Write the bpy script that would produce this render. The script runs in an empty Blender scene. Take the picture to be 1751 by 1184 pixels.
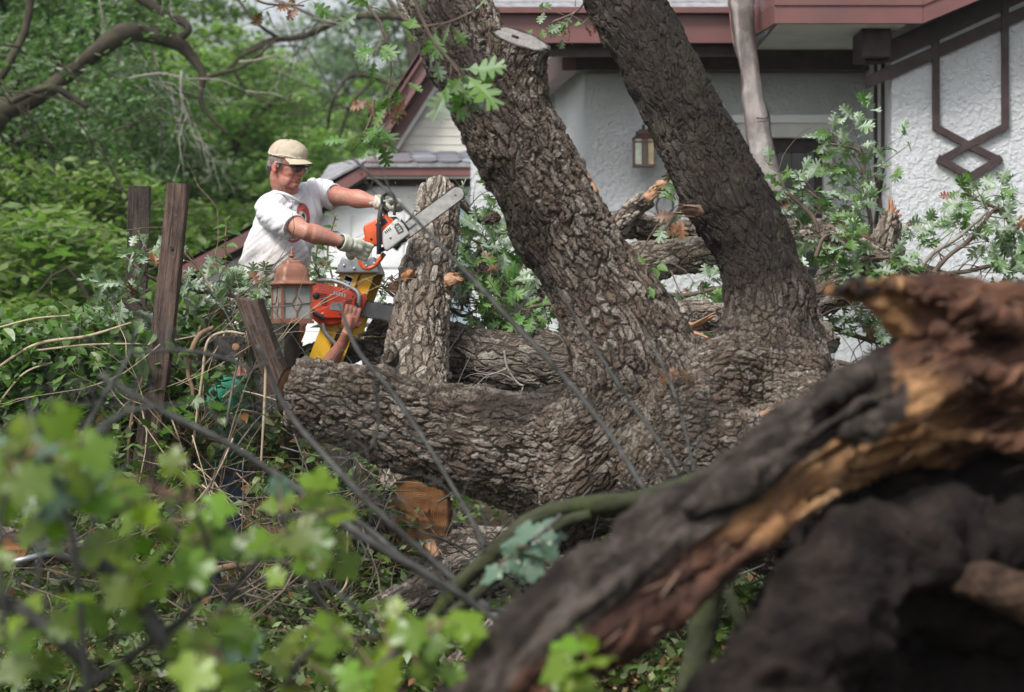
import bpy, bmesh, math, random
import numpy as np
from mathutils import Vector, Matrix, Quaternion

# ---------------------------------------------------------------- camera, world, sun, exposure
SC = bpy.context.scene
COL = SC.collection
CAM_H = 1.4
F = 85.0 / 36.0 * 1751.0
cam_d = bpy.data.cameras.new('camera')
cam_d.lens = 85.0; cam_d.sensor_width = 36.0
cam_d.clip_start = 0.1; cam_d.clip_end = 600.0
cam_d.dof.use_dof = True
cam_d.dof.focus_distance = 11.7
cam_d.dof.aperture_fstop = 2.8
cam_d.dof.aperture_blades = 9
cam = bpy.data.objects.new('camera', cam_d)
COL.objects.link(cam)
cam.location = (0, 0, CAM_H)
cam.rotation_euler = (math.radians(90), 0, 0)
SC.camera = cam

SUN_EL = math.radians(52)   # high, soft, from behind the left shoulder
world = bpy.data.worlds.new("World"); SC.world = world
world.use_nodes = True
wt = world.node_tree; wt.nodes.clear()
w_out = wt.nodes.new('ShaderNodeOutputWorld'); w_bg = wt.nodes.new('ShaderNodeBackground')
w_sky = wt.nodes.new('ShaderNodeTexSky'); w_sky.sky_type = 'NISHITA'; w_sky.sun_disc = False
w_sky.sun_elevation = SUN_EL; w_sky.sun_rotation = math.radians(215)
w_sky.air_density = 1.0; w_sky.dust_density = 4.0; w_sky.ozone_density = 1.0
w_hs = wt.nodes.new('ShaderNodeHueSaturation'); w_hs.inputs['Saturation'].default_value = 0.30
wt.links.new(w_sky.outputs[0], w_hs.inputs['Color'])
wt.links.new(w_hs.outputs[0], w_bg.inputs['Color'])
w_bg.inputs['Strength'].default_value = 0.125
wt.links.new(w_bg.outputs[0], w_out.inputs['Surface'])
sun_d = bpy.data.lights.new('sun', 'SUN'); sun_d.energy = 2.0; sun_d.angle = math.radians(14)
sun_d.color = (1.0, 0.965, 0.92)
sun = bpy.data.objects.new('sun', sun_d); COL.objects.link(sun)
_sv = Vector((math.sin(math.radians(215)) * math.cos(SUN_EL), math.cos(math.radians(215)) * math.cos(SUN_EL), math.sin(SUN_EL)))
sun.rotation_euler = _sv.to_track_quat('Z', 'Y').to_euler()
SC.view_settings.view_transform = 'Standard'
SC.view_settings.look = 'None'
SC.view_settings.exposure = 0.75
SC.view_settings.gamma = 1.0
SC.view_settings.use_curve_mapping = False
SC.render.engine = 'CYCLES'
SC.cycles.max_bounces = 6
SC.cycles.transparent_max_bounces = 8
SC.cycles.caustics_reflective = False
SC.cycles.caustics_refractive = False

# ---------------------------------------------------------------- helpers
def P(px, py, Y):
    """world point that a surveyed image position has at distance Y"""
    return Vector(((px - 875.5) * Y / F, Y, CAM_H - (py - 592) * Y / F))

OFF = {}
def _link(o, parent):
    COL.objects.link(o)
    if parent is not None:
        o.parent = parent
        OFF[o.name] = OFF[parent.name]
def thing(name, label, cat, loc=(0, 0, 0), group=None, kind=None):
    o = bpy.data.objects.new(name, None); o.empty_display_size = 0.05
    COL.objects.link(o); o.location = loc
    OFF[o.name] = Vector(loc)
    tag(o, label, cat, group, kind)
    return o
def tag(o, label=None, cat=None, group=None, kind=None):
    if label: o['label'] = label
    if cat: o['category'] = cat
    if group: o['group'] = group
    if kind: o['kind'] = kind
    return o

def newmesh(name, V, Fc, mat=None, smooth=True, attrs=None):
    me = bpy.data.meshes.new(name)
    V = np.asarray(V, dtype=np.float32).reshape(-1, 3)
    if isinstance(Fc, np.ndarray):
        n, k = Fc.shape
        me.vertices.add(len(V)); me.vertices.foreach_set('co', V.ravel())
        me.loops.add(n * k); me.loops.foreach_set('vertex_index', Fc.astype(np.int32).ravel())
        me.polygons.add(n)
        me.polygons.foreach_set('loop_start', np.arange(0, n * k, k, dtype=np.int32))
        me.polygons.foreach_set('loop_total', np.full(n, k, dtype=np.int32))
        me.update(calc_edges=True)
    else:
        me.from_pydata([tuple(v) for v in V.tolist()], [], Fc)
    if smooth is True:
        me.polygons.foreach_set('use_smooth', np.ones(len(me.polygons), dtype=bool))
    if mat is not None: me.materials.append(mat)
    if attrs:
        for k, a in attrs.items():
            a = np.asarray(a, dtype=np.float32)
            if a.ndim == 2:
                at = me.attributes.new(k, 'FLOAT_VECTOR', 'POINT'); at.data.foreach_set('vector', a.ravel())
            else:
                at = me.attributes.new(k, 'FLOAT', 'POINT'); at.data.foreach_set('value', a)
    return me

def part(name, geo, mat, parent=None, smooth=True, attrs=None, label=None, kind=None, flat=False):
    """one mesh object; geo = (V, F) in world coordinates"""
    V, Fc = geo
    V = np.array(V, dtype=np.float32).reshape(-1, 3)
    off = OFF[parent.name] if parent is not None else Vector((0, 0, 0))
    V = V - np.array(off, dtype=np.float32)
    me = newmesh(name, V, Fc, mat, smooth and not flat, attrs)
    o = bpy.data.objects.new(name, me)
    _link(o, parent)
    if parent is None: OFF[o.name] = Vector((0, 0, 0))
    if label: o['label'] = label
    if kind: o['kind'] = kind
    return o
def solo(name, geo, mat, label, cat, group=None, kind=None, **kw):
    o = part(name, geo, mat, None, **kw)
    # put the origin at the base of the thing
    me = o.data
    co = np.zeros(len(me.vertices) * 3, dtype=np.float32); me.vertices.foreach_get('co', co); co = co.reshape(-1, 3)
    c = co.mean(0); c[2] = co[:, 2].min()
    me.vertices.foreach_set('co', (co - c).ravel()); o.location = c.tolist(); OFF[o.name] = Vector(c.tolist())
    return tag(o, label, cat, group, kind)

def joing(gs):
    Vs, Fs, n = [], [], 0
    for V, Fc in gs:
        V = np.asarray(V, dtype=np.float32).reshape(-1, 3)
        for f in (Fc.tolist() if isinstance(Fc, np.ndarray) else Fc):
            Fs.append([i + n for i in f])
        Vs.append(V); n += len(V)
    return np.concatenate(Vs), Fs

def box(c, s, rot=None):
    c = Vector(c); hx, hy, hz = s[0] / 2, s[1] / 2, s[2] / 2
    V = [Vector((x, y, z)) for x in (-hx, hx) for y in (-hy, hy) for z in (-hz, hz)]
    if rot is not None: V = [rot @ v for v in V]
    V = [v + c for v in V]
    return np.array(V), [[0, 1, 3, 2], [4, 6, 7, 5], [0, 4, 5, 1], [2, 3, 7, 6], [0, 2, 6, 4], [1, 5, 7, 3]]
def bbox_(a, b):
    return box([(a[i] + b[i]) / 2 for i in range(3)], [abs(a[i] - b[i]) for i in range(3)])
def frame_rot(d, up=(0, 0, 1)):
    """matrix whose Z is d"""
    z = Vector(d).normalized(); u = Vector(up)
    if abs(z.dot(u)) > 0.98: u = Vector((0, 1, 0))
    x = u.cross(z).normalized(); y = z.cross(x)
    return Matrix((x, y, z)).transposed()
def plank(a, b, w, t, face=(0, -1, 0), chop=0.0):
    """rectangular bar from a to b; w across, t along `face`"""
    a, b = Vector(a), Vector(b); z = (b - a); L = z.length; z = z / L
    f = Vector(face); y = (f - z * f.dot(z)).normalized(); x = y.cross(z)
    R = Matrix((x, y, z)).transposed()
    return box((a + b) / 2, (w, t, L), R)
def prism(poly, n, d, bevel=0.0):
    """extrude a closed polygon of 3D points by vector n*d"""
    k = len(poly); n = Vector(n) * d
    V = [Vector(p) for p in poly] + [Vector(p) + n for p in poly]
    Fc = [list(range(k)), list(range(2 * k - 1, k - 1, -1))] + [[i + k, (i + 1) % k + k, (i + 1) % k, i] for i in range(k)]
    return np.array(V), Fc
def bevelled(geo, w, seg=2):
    bm = bmesh.new(); V, Fc = geo
    vs = [bm.verts.new(v) for v in np.asarray(V).tolist()]
    for f in Fc: bm.faces.new([vs[i] for i in f])
    bmesh.ops.recalc_face_normals(bm, faces=bm.faces)
    bmesh.ops.bevel(bm, geom=list(bm.edges), offset=w, segments=seg, affect='EDGES', profile=0.6, clamp_overlap=True)
    bm.verts.ensure_lookup_table()
    out = np.array([v.co[:] for v in bm.verts]), [[v.index for v in f.verts] for f in bm.faces]
    bm.free(); return out

def catmull(pts, n):
    """pts: list of (x,y,z,r..) ; n samples, evenly by arc length"""
    A = np.array(pts, dtype=float)
    if len(A) == 2:
        t = np.linspace(0, 1, n)[:, None]; return A[0] * (1 - t) + A[1] * t
    Q = np.vstack([2 * A[0] - A[1], A, 2 * A[-1] - A[-2]])
    out = []
    for i in range(1, len(Q) - 2):
        p0, p1, p2, p3 = Q[i - 1], Q[i], Q[i + 1], Q[i + 2]
        for t in np.linspace(0, 1, 16, endpoint=False):
            out.append(0.5 * ((2 * p1) + (-p0 + p2) * t + (2 * p0 - 5 * p1 + 4 * p2 - p3) * t * t + (-p0 + 3 * p1 - 3 * p2 + p3) * t ** 3))
    out.append(Q[-2]); out = np.array(out)
    d = np.r_[0, np.cumsum(np.linalg.norm(np.diff(out[:, :3], axis=0), axis=1))]
    t = np.linspace(0, d[-1], n)
    return np.stack([np.interp(t, d, out[:, k]) for k in range(out.shape[1])], 1)

def frames(C):
    """parallel transport frames for points C (n,3)"""
    T = np.gradient(C, axis=0); T /= np.linalg.norm(T, axis=1)[:, None] + 1e-12
    t0 = T[0]; a = np.array([0, 0, 1.0]) if abs(t0[2]) < 0.9 else np.array([1.0, 0, 0])
    e = np.cross(a, t0); e /= np.linalg.norm(e)
    E1 = [e]
    for i in range(1, len(C)):
        e = E1[-1] - T[i] * np.dot(E1[-1], T[i]); e /= np.linalg.norm(e) + 1e-12; E1.append(e)
    E1 = np.array(E1); E2 = np.cross(T, E1)
    return T, E1, E2

def tube(pts, nring=None, nseg=8, cap=True, step=None, wob=0.0, wobf=6.0, seed=0, squash=None, capends=(True, True)):
    """pts: list of (Vector|xyz, r). returns (V, F) and lc coords in tube.lc"""
    A = [list(p[0]) + [p[1]] for p in pts]
    L = sum((Vector(A[i][:3]) - Vector(A[i + 1][:3])).length for i in range(len(A) - 1))
    if nring is None: nring = max(3, int(L / step)) if step else max(3, 6 * (len(A) - 1))
    S = catmull(A, nring)
    C, R = S[:, :3], np.maximum(S[:, 3], 1e-4)
    T, E1, E2 = frames(C)
    th = np.linspace(0, 2 * np.pi, nseg, endpoint=False)
    s = np.r_[0, np.cumsum(np.linalg.norm(np.diff(C, axis=0), axis=1))]
    rr = np.repeat(R[:, None], nseg, 1)
    if wob:
        pp = np.stack([np.cos(th)[None, :] * np.ones_like(s)[:, None], np.sin(th)[None, :] * np.ones_like(s)[:, None], (s * wobf)[:, None] * np.ones(nseg)[None, :]], -1)
        rr = rr * (1 + wob * (vnoise(pp.reshape(-1, 3) * 1.5, seed).reshape(rr.shape) * 2 - 1))
    cx = rr * np.cos(th)[None, :]; cy = rr * np.sin(th)[None, :]
    if squash: cy = cy * squash
    V = C[:, None, :] + cx[..., None] * E1[:, None, :] + cy[..., None] * E2[:, None, :]
    V = V.reshape(-1, 3)
    lc = np.stack([cx, cy, np.repeat(s[:, None], nseg, 1)], -1).reshape(-1, 3)
    i = np.arange(nring - 1)[:, None] * nseg; j = np.arange(nseg)[None, :]; j2 = (j + 1) % nseg
    Q = np.stack([i + j, i + j2, i + nseg + j2, i + nseg + j], -1).reshape(-1, 4)
    Fc = Q
    if cap:
        Fc = Q.tolist()
        if capends[0]: Fc.append(list(range(nseg - 1, -1, -1)))
        if capends[1]: Fc.append(list(range((nring - 1) * nseg, nring * nseg)))
    tube.lc = lc; tube.C = C; tube.T = T; tube.E = (E1, E2); tube.R = R; tube.ends = (V[:nseg], V[-nseg:])
    return V, Fc
def stick(a, b, r0, r1=None, nseg=6):
    return tube([(a, r0), (b, r0 if r1 is None else r1)], nring=2, nseg=nseg)

def _hash(i, j, k, seed):
    h = (i.astype(np.int64) * 374761393 + j.astype(np.int64) * 668265263 + k.astype(np.int64) * 2147483647 + seed * 1274126177) & 0xffffffff
    h = ((h ^ (h >> 13)) * 1274126177) & 0xffffffff
    h = ((h ^ (h >> 16)) * 2246822519) & 0xffffffff
    return ((h ^ (h >> 15)) & 0xffffff) / float(0xffffff)
def vnoise(p, seed=0):
    p = np.asarray(p, dtype=float); f = np.floor(p); u = p - f; u = u * u * (3 - 2 * u); f = f.astype(np.int64)
    r = 0
    for dx in (0, 1):
        wx = u[:, 0] if dx else 1 - u[:, 0]
        for dy in (0, 1):
            wy = u[:, 1] if dy else 1 - u[:, 1]
            for dz in (0, 1):
                wz = u[:, 2] if dz else 1 - u[:, 2]
                r = r + wx * wy * wz * _hash(f[:, 0] + dx, f[:, 1] + dy, f[:, 2] + dz, seed)
    return r
def fbm(p, seed=0, o=4):
    r, a, t = 0, 1.0, 0
    p = np.asarray(p, dtype=float)
    for k in range(o):
        r = r + a * vnoise(p * 2 ** k + 17.3 * k, seed + k); t += a; a *= 0.5
    return r / t

def ellipsoid(c, s, rot=None, nu=16, nv=10):
    V, Fc = [], []
    for i in range(nv + 1):
        ph = math.pi * i / nv
        for j in range(nu):
            th = 2 * math.pi * j / nu
            v = Vector((s[0] * math.sin(ph) * math.cos(th), s[1] * math.sin(ph) * math.sin(th), s[2] * math.cos(ph)))
            if rot is not None: v = rot @ v
            V.append(v + Vector(c))
    for i in range(nv):
        for j in range(nu):
            j2 = (j + 1) % nu
            Fc.append([i * nu + j, (i + 1) * nu + j, (i + 1) * nu + j2, i * nu + j2])
    return np.array(V), Fc
def lathe(prof, c, nseg=24, rot=None, sq=False):
    """prof: list of (r, z). around local Z at c"""
    V, Fc = [], []
    for r, z in prof:
        for j in range(nseg):
            th = 2 * math.pi * (j + 0.5) / nseg
            v = Vector((r * math.cos(th), r * math.sin(th), z))
            if rot is not None: v = rot @ v
            V.append(v + Vector(c))
    for i in range(len(prof) - 1):
        for j in range(nseg):
            j2 = (j + 1) % nseg
            Fc.append([i * nseg + j, i * nseg + j2, (i + 1) * nseg + j2, (i + 1) * nseg + j])
    Fc.append(list(range(nseg - 1, -1, -1))); Fc.append([(len(prof) - 1) * nseg + j for j in range(nseg)])
    return np.array(V), Fc

def blob(gs, voxel, smooth=4, sub=0, factor=0.5):
    """union of closed shapes as one continuous skin"""
    V, Fc = joing(gs)
    me = newmesh('tmp', V, Fc, None, True)
    bm = bmesh.new(); bm.from_mesh(me); bmesh.ops.remove_doubles(bm, verts=bm.verts, dist=1e-5)
    bmesh.ops.recalc_face_normals(bm, faces=bm.faces); bm.to_mesh(me); bm.free()
    o = bpy.data.objects.new('tmp', me); COL.objects.link(o)
    m = o.modifiers.new('r', 'REMESH'); m.mode = 'VOXEL'; m.voxel_size = voxel; m.adaptivity = 0
    if smooth:
        m = o.modifiers.new('s', 'SMOOTH'); m.iterations = smooth; m.factor = factor
    if sub:
        m = o.modifiers.new('u', 'SUBSURF'); m.levels = sub; m.render_levels = sub
    dg = bpy.context.evaluated_depsgraph_get(); dg.update()
    ev = o.evaluated_get(dg); m2 = ev.to_mesh()
    n = len(m2.vertices); co = np.zeros(n * 3, dtype=np.float32); m2.vertices.foreach_get('co', co)
    no = np.zeros(n * 3, dtype=np.float32); m2.vertices.foreach_get('normal', no)
    nl = len(m2.loops); li = np.zeros(nl, dtype=np.int32); m2.loops.foreach_get('vertex_index', li)
    lt = np.zeros(len(m2.polygons), dtype=np.int32); m2.polygons.foreach_get('loop_total', lt)
    if (lt == 4).all(): Fo = li.reshape(-1, 4)
    else:
        Fo, k = [], 0
        for t in lt: Fo.append(li[k:k + t].tolist()); k += t
    ev.to_mesh_clear()
    bpy.data.objects.remove(o); bpy.data.meshes.remove(me)
    blob.no = no.reshape(-1, 3)
    return co.reshape(-1, 3), Fo

def limb_coords(V, limbs, dens=0.04):
    """nearest limb and runner-up: local coordinates for bark"""
    n = len(V); best = np.full(n, 1e9); sec = np.full(n, 1e9)
    lcA = np.zeros((n, 3), np.float32); lcB = np.zeros((n, 3), np.float32); idA = np.zeros(n, int)
    for k, L in enumerate(limbs):
        A = [list(p[0]) + [p[1]] for p in L]
        ln = sum((Vector(A[i][:3]) - Vector(A[i + 1][:3])).length for i in range(len(A) - 1))
        S = catmull(A, max(4, int(ln / dens))); C, R = S[:, :3], S[:, 3]; T, E1, E2 = frames(C)
        s = np.r_[0, np.cumsum(np.linalg.norm(np.diff(C, axis=0), axis=1))]
        for a in range(0, n, 20000):
            v = V[a:a + 20000]
            D = np.linalg.norm(v[:, None, :] - C[None], axis=2)
            i = D.argmin(1); d = D[np.arange(len(v)), i] / R[i]
            q = v - C[i]
            lc = np.stack([(q * E1[i]).sum(1), (q * E2[i]).sum(1), s[i] + (q * T[i]).sum(1) + 3.1 * k], 1)
            sl = slice(a, a + len(v))
            nb = d < best[sl]
            lB = lcB[sl]; lA = lcA[sl]
            lB[nb] = lA[nb]; sec[sl][nb] = best[sl][nb]
            lA[nb] = lc[nb]; best[sl][nb] = d[nb]; idA[sl][nb] = k
            m = (~nb) & (d < sec[sl]); lB[m] = lc[m]; sec[sl][m] = d[m]
            lcA[sl] = lA; lcB[sl] = lB
    gap = np.clip((sec - best) / 0.35, 0, 1)
    bw = 0.5 * (1 - gap) ** 1.0
    return lcA, lcB, bw, idA

# ---------------------------------------------------------------- materials
class NT:
    def __init__(s, name):
        s.m = bpy.data.materials.new(name); s.m.use_nodes = True; s.t = s.m.node_tree; s.t.nodes.clear()
        s.out = s.t.nodes.new('ShaderNodeOutputMaterial')
    def n(s, ty, **kw):
        nd = s.t.nodes.new('ShaderNode' + ty)
        for k, v in kw.items():
            if k.startswith('i_'):
                key = k[2:]
                nd.inputs[int(key) if key.isdigit() else key.replace('_', ' ')].default_value = v
            else: setattr(nd, k, v)
        return nd
    def l(s, a, b): s.t.links.new(a, b)
    def v(s, x, sock):
        if isinstance(x, (int, float)): sock.default_value = x
        elif isinstance(x, (tuple, list)): sock.default_value = tuple(x) if len(x) == len(sock.default_value) else tuple(x) + (1,)
        else: s.l(x, sock)
    def math(s, op, a, b=0.0, c=None, clamp=False):
        nd = s.n('Math', operation=op, use_clamp=clamp); s.v(a, nd.inputs[0]); s.v(b, nd.inputs[1])
        if c is not None: s.v(c, nd.inputs[2])
        return nd.outputs[0]
    def mix(s, f, a, b, mode='MIX'):
        nd = s.n('Mix', data_type='RGBA', blend_type=mode); s.v(f, nd.inputs['Factor']); s.v(a, nd.inputs[6]); s.v(b, nd.inputs[7])
        return nd.outputs[2]
    def mixf(s, f, a, b):
        nd = s.n('Mix', data_type='FLOAT'); s.v(f, nd.inputs['Factor']); s.v(a, nd.inputs[2]); s.v(b, nd.inputs[3])
        return nd.outputs[0]
    def noise(s, co, scale, det=4, rough=0.55, dist=0.0, out=0):
        nd = s.n('TexNoise'); s.v(co, nd.inputs['Vector']); nd.inputs['Scale'].default_value = scale
        nd.inputs['Detail'].default_value = det; nd.inputs['Roughness'].default_value = rough; nd.inputs['Distortion'].default_value = dist
        return nd.outputs[out]
    def vor(s, co, scale, feature='F1', out=0, rand=1.0):
        nd = s.n('TexVoronoi', feature=feature); s.v(co, nd.inputs['Vector']); nd.inputs['Scale'].default_value = scale
        nd.inputs['Randomness'].default_value = rand
        return nd.outputs[out]
    def ramp(s, f, stops, interp='LINEAR'):
        nd = s.n('ValToRGB'); s.v(f, nd.inputs[0]); r = nd.color_ramp; r.interpolation = interp
        while len(r.elements) < len(stops): r.elements.new(0.5)
        for e, (p, c) in zip(r.elements, stops):
            e.position = p; e.color = (c, c, c, 1) if isinstance(c, (int, float)) else tuple(c) + (1,)
        return nd.outputs[0]
    def mr(s, f, a, b, c=0.0, d=1.0):
        nd = s.n('MapRange'); s.v(f, nd.inputs[0]); nd.inputs[1].default_value = a; nd.inputs[2].default_value = b
        nd.inputs[3].default_value = c; nd.inputs[4].default_value = d
        return nd.outputs[0]
    def scalev(s, co, sc):
        nd = s.n('Mapping'); s.v(co, nd.inputs[0]); nd.inputs['Scale'].default_value = sc; return nd.outputs[0]
    def addv(s, a, b, k=1.0):
        m = s.n('VectorMath', operation='MULTIPLY_ADD'); s.v(b, m.inputs[0]); m.inputs[1].default_value = (k, k, k); s.v(a, m.inputs[2]); return m.outputs[0]
    def attr(s, name, out='Vector'): return s.n('Attribute', attribute_name=name).outputs[out]
    def obj(s): return s.n('TexCoord').outputs['Object']
    def bsdf(s, col, rough=0.8, spec=0.3, metal=0.0, bump=None, bstr=0.4, bdist=0.01, **kw):
        b = s.n('BsdfPrincipled'); s.v(col, b.inputs['Base Color']); s.v(rough, b.inputs['Roughness'])
        b.inputs['Specular IOR Level'].default_value = spec; b.inputs['Metallic'].default_value = metal
        for k, v in kw.items(): s.v(v, b.inputs[k.replace('_', ' ')])
        if bump is not None:
            bp = s.n('Bump'); bp.inputs['Strength'].default_value = bstr; bp.inputs['Distance'].default_value = bdist
            s.v(bump, bp.inputs['Height']); s.l(bp.outputs[0], b.inputs['Normal'])
        return b.outputs[0]
    def done(s, sh): s.l(sh, s.out.inputs['Surface']); return s.m
    def disp(s, h, scale, mid=0.5, both=True):
        d = s.n('Displacement'); s.v(h, d.inputs['Height']); d.inputs['Scale'].default_value = scale; d.inputs['Midlevel'].default_value = mid
        s.l(d.outputs[0], s.out.inputs['Displacement'])
        s.m.displacement_method = 'BOTH' if both else 'BUMP'

def plain(name, col, rough=0.6, spec=0.3, metal=0.0, var=0.25, vs=8.0, bump=0.15, bs=60.0, bd=0.002, dirt=None):
    m = NT(name); co = m.obj()
    f = m.noise(co, vs, 5)
    dark = [c * (1 - var) for c in col]; lite = [min(1, c * (1 + var)) for c in col]
    c = m.mix(m.mr(f, 0.3, 0.7), dark, lite)
    if dirt: c = m.mix(m.mr(m.noise(co, vs * 0.6, 6, 0.7), 0.5, 0.72, 0, dirt[1]), c, dirt[0])
    return m.done(m.bsdf(c, rough, spec, metal, m.noise(co, bs, 4), bump, bd))

def bark_mat(name, dark, mid, light, plate=28.0, stretch=0.42, depth=0.014, two=False, moss=0.0, wet=0.0, tint=(0.16, 0.085, 0.06)):
    m = NT(name)
    def layer(at, k=1.0):
        co = m.attr(at)
        nz = m.n('TexNoise'); m.l(co, nz.inputs['Vector']); nz.inputs['Scale'].default_value = 7.0; nz.inputs['Detail'].default_value = 2
        nf = m.n('TexNoise'); m.l(co, nf.inputs['Vector']); nf.inputs['Scale'].default_value = 42.0; nf.inputs['Detail'].default_value = 4
        c2 = m.addv(m.addv(co, nz.outputs['Color'], 0.07), nf.outputs['Color'], 0.022)
        cs = m.scalev(c2, (1, 1, stretch))
        e = m.vor(cs, plate, 'DISTANCE_TO_EDGE'); cell = m.vor(cs, plate, 'F1', 1)
        cs2 = m.scalev(c2, (1, 1, stretch * 1.3)); e2 = m.vor(cs2, plate * 2.1, 'DISTANCE_TO_EDGE'); cell2 = m.vor(cs2, plate * 2.1, 'F1', 1)
        sep = m.n('SeparateColor'); m.l(cell, sep.inputs[0]); sep2 = m.n('SeparateColor'); m.l(cell2, sep2.inputs[0])
        fis = m.noise(m.scalev(c2, (1, 1, 0.16)), plate * 0.42, 2, 0.5)
        fis = m.mr(m.math('ABSOLUTE', m.math('SUBTRACT', fis, 0.5)), 0.0, 0.05)
        wide = m.mr(e, 0.02, 0.14)
        pl = m.math('MULTIPLY', wide, m.math('ADD', 0.42, m.math('MULTIPLY', sep.outputs[0], 0.38)))
        fl = m.math('MULTIPLY', m.mr(e2, 0.0, 0.12), m.math('ADD', 0.08, m.math('MULTIPLY', sep2.outputs[0], 0.24)))
        h = m.math('MULTIPLY', m.math('ADD', pl, m.math('MULTIPLY', fl, wide)), m.math('ADD', 0.45, m.math('MULTIPLY', fis, 0.55)))
        h = m.math('ADD', h, m.math('MULTIPLY', m.noise(m.scalev(c2, (1, 1, .4)), 120, 4), 0.14))
        return h, m.math('ADD', m.math('MULTIPLY', sep.outputs[1], .6), m.math('MULTIPLY', sep2.outputs[1], .4)), e, c2
    h, cell, e, c2 = layer('lc')
    if two:
        hb, cellb, eb, _ = layer('lcb'); w = m.attr('bw', 'Fac')
        h = m.mixf(w, h, hb); cell = m.mixf(w, cell, cellb); e = m.mixf(w, e, eb)
    ob = m.obj()
    big = m.noise(ob, 2.3, 5, 0.6); med = m.noise(ob, 9, 5, 0.65)
    c = m.mix(cell, [x * .8 for x in mid], [x * 1.35 for x in mid])
    c = m.mix(m.mr(m.math('ADD', cell, m.math('MULTIPLY', med, 1.6)), 1.22, 1.62), c, light)     # weathered grey plates
    c = m.mix(m.mr(med, 0.52, 0.70, 0, 0.5), c, tint)
    c = m.mix(m.mr(m.noise(c2, 110, 4), 0.42, 0.62, 0.0, 0.5), c, [x * .5 for x in mid])
    c = m.mix(m.mr(h, 0.16, 0.42, 0.85, 0.0), c, dark)                                           # darker towards the bottom of the fissures
    if wet: c = m.mix(m.mr(big, 0.42, 0.60, 0, wet), c, [x * 1.3 for x in dark])
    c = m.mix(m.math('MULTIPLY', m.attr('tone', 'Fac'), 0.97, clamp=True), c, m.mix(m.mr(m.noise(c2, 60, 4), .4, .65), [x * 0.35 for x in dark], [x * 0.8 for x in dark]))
    if moss: c = m.mix(m.mr(m.noise(ob, 6, 5, 0.7), 0.52, 0.66, 0, moss), c, (0.05, 0.075, 0.02))
    sh = m.bsdf(c, m.mr(m.noise(ob, 20), 0.3, 0.7, 0.65, 0.95), 0.25)
    h = m.math('MULTIPLY', h, m.math('SUBTRACT', 1.0, m.math('MULTIPLY', m.attr('tone', 'Fac'), .55)))
    m.disp(h, depth, 0.45)
    return m.done(sh)

def leaf_mat(name, top, under, var=0.3, trans=0.35, rough=0.45, spec=0.4, hue=0.02, brown=0.0):
    m = NT(name)
    oi = m.n('ObjectInfo').outputs['Random']; rn = m.attr('rnd', 'Fac')
    r = m.math('FRACT', m.math('ADD', m.math('MULTIPLY', oi, 7.13), m.math('MULTIPLY', rn, 3.7)))
    bf = m.n('NewGeometry').outputs['Backfacing']
    t = m.mix(r, [c * (1 - var) for c in top], [c * (1 + var) for c in top])
    u = m.mix(r, [c * (1 - var) for c in under], [c * (1 + var) for c in under])
    c = m.mix(bf, t, u)
    hs = m.n('HueSaturation'); m.v(c, hs.inputs['Color']); m.v(m.mr(m.math('FRACT', m.math('MULTIPLY', r, 5.3)), 0, 1, 0.5 - hue, 0.5 + hue), hs.inputs['Hue'])
    c = hs.outputs[0]
    if brown: c = m.mix(m.math('LESS_THAN', m.math('FRACT', m.math('MULTIPLY', r, 11.7)), brown), c, (0.20, 0.085, 0.03))
    c = m.mix(m.mr(m.noise(m.obj(), 30, 3), 0.4, 0.7, 0, 0.25), c, [x * 0.6 for x in top])
    b = m.bsdf(c, rough, spec)
    tr = m.n('BsdfTranslucent'); tc = m.mix(0.5, c, m.mix(1.0, c, (1.0, 1.6, 0.35), 'MULTIPLY')); m.l(tc, tr.inputs[0])
    mx = m.n('MixShader'); mx.inputs[0].default_value = trans; m.l(b, mx.inputs[1]); m.l(tr.outputs[0], mx.inputs[2])
    return m.done(mx.outputs[0])

def wood_mat(name, cols, ring=False, attr='lc', rough=0.75, k=1.0):
    """streaked fresh wood; cols dark..light"""
    m = NT(name); co = m.attr(attr) if attr else m.obj()
    n1 = m.noise(m.scalev(co, (1, 1, 0.12)), 26 * k, 6, 0.65, 0.6)
    n2 = m.noise(m.scalev(co, (1, 1, 0.35)), 5 * k, 4, 0.6, 0.5)
    f = m.math('ADD', m.math('MULTIPLY', n1, 0.45), m.math('MULTIPLY', n2, 0.7))
    st = [(0.30 + 0.5 * i / (len(cols) - 1), c) for i, c in enumerate(cols)]
    c = m.ramp(f, st)
    return m.done(m.bsdf(c, rough, 0.25, 0, n1, 0.6, 0.01))
# ---------------------------------------------------------------- shared materials
RND = random.Random(7)
M = {}
M['trim'] = plain('dark_brown_trim', (0.052, 0.034, 0.034), 0.6, 0.3, var=0.3, vs=12, bump=0.2, dirt=((0.10, 0.085, 0.075), 0.4))
M['fascia'] = plain('maroon_metal_fascia', (0.155, 0.066, 0.062), 0.42, 0.5, var=0.18, vs=3, bump=0.05, dirt=((0.11, 0.075, 0.07), 0.6))
M['fascia_old'] = plain('faded_maroon_fascia', (0.19, 0.10, 0.095), 0.5, 0.4, var=0.2, vs=4, bump=0.1, dirt=((0.14, 0.1, 0.1), 0.6))
M['soffit'] = plain('white_soffit', (0.62, 0.62, 0.60), 0.6, 0.3, var=0.1, vs=2, dirt=((0.38, 0.37, 0.34), 0.6))
M['siding'] = plain('cream_siding', (0.60, 0.59, 0.53), 0.6, 0.3, var=0.08, vs=2, dirt=((0.42, 0.41, 0.37), 0.5))
M['white_paint'] = plain('white_paint', (0.80, 0.81, 0.82), 0.55, 0.35, var=0.06, vs=2, dirt=((0.55, 0.55, 0.54), 0.4))
M['blue_paint'] = plain('grey_blue_paint', (0.24, 0.31, 0.35), 0.5, 0.3, var=0.1)
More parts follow.
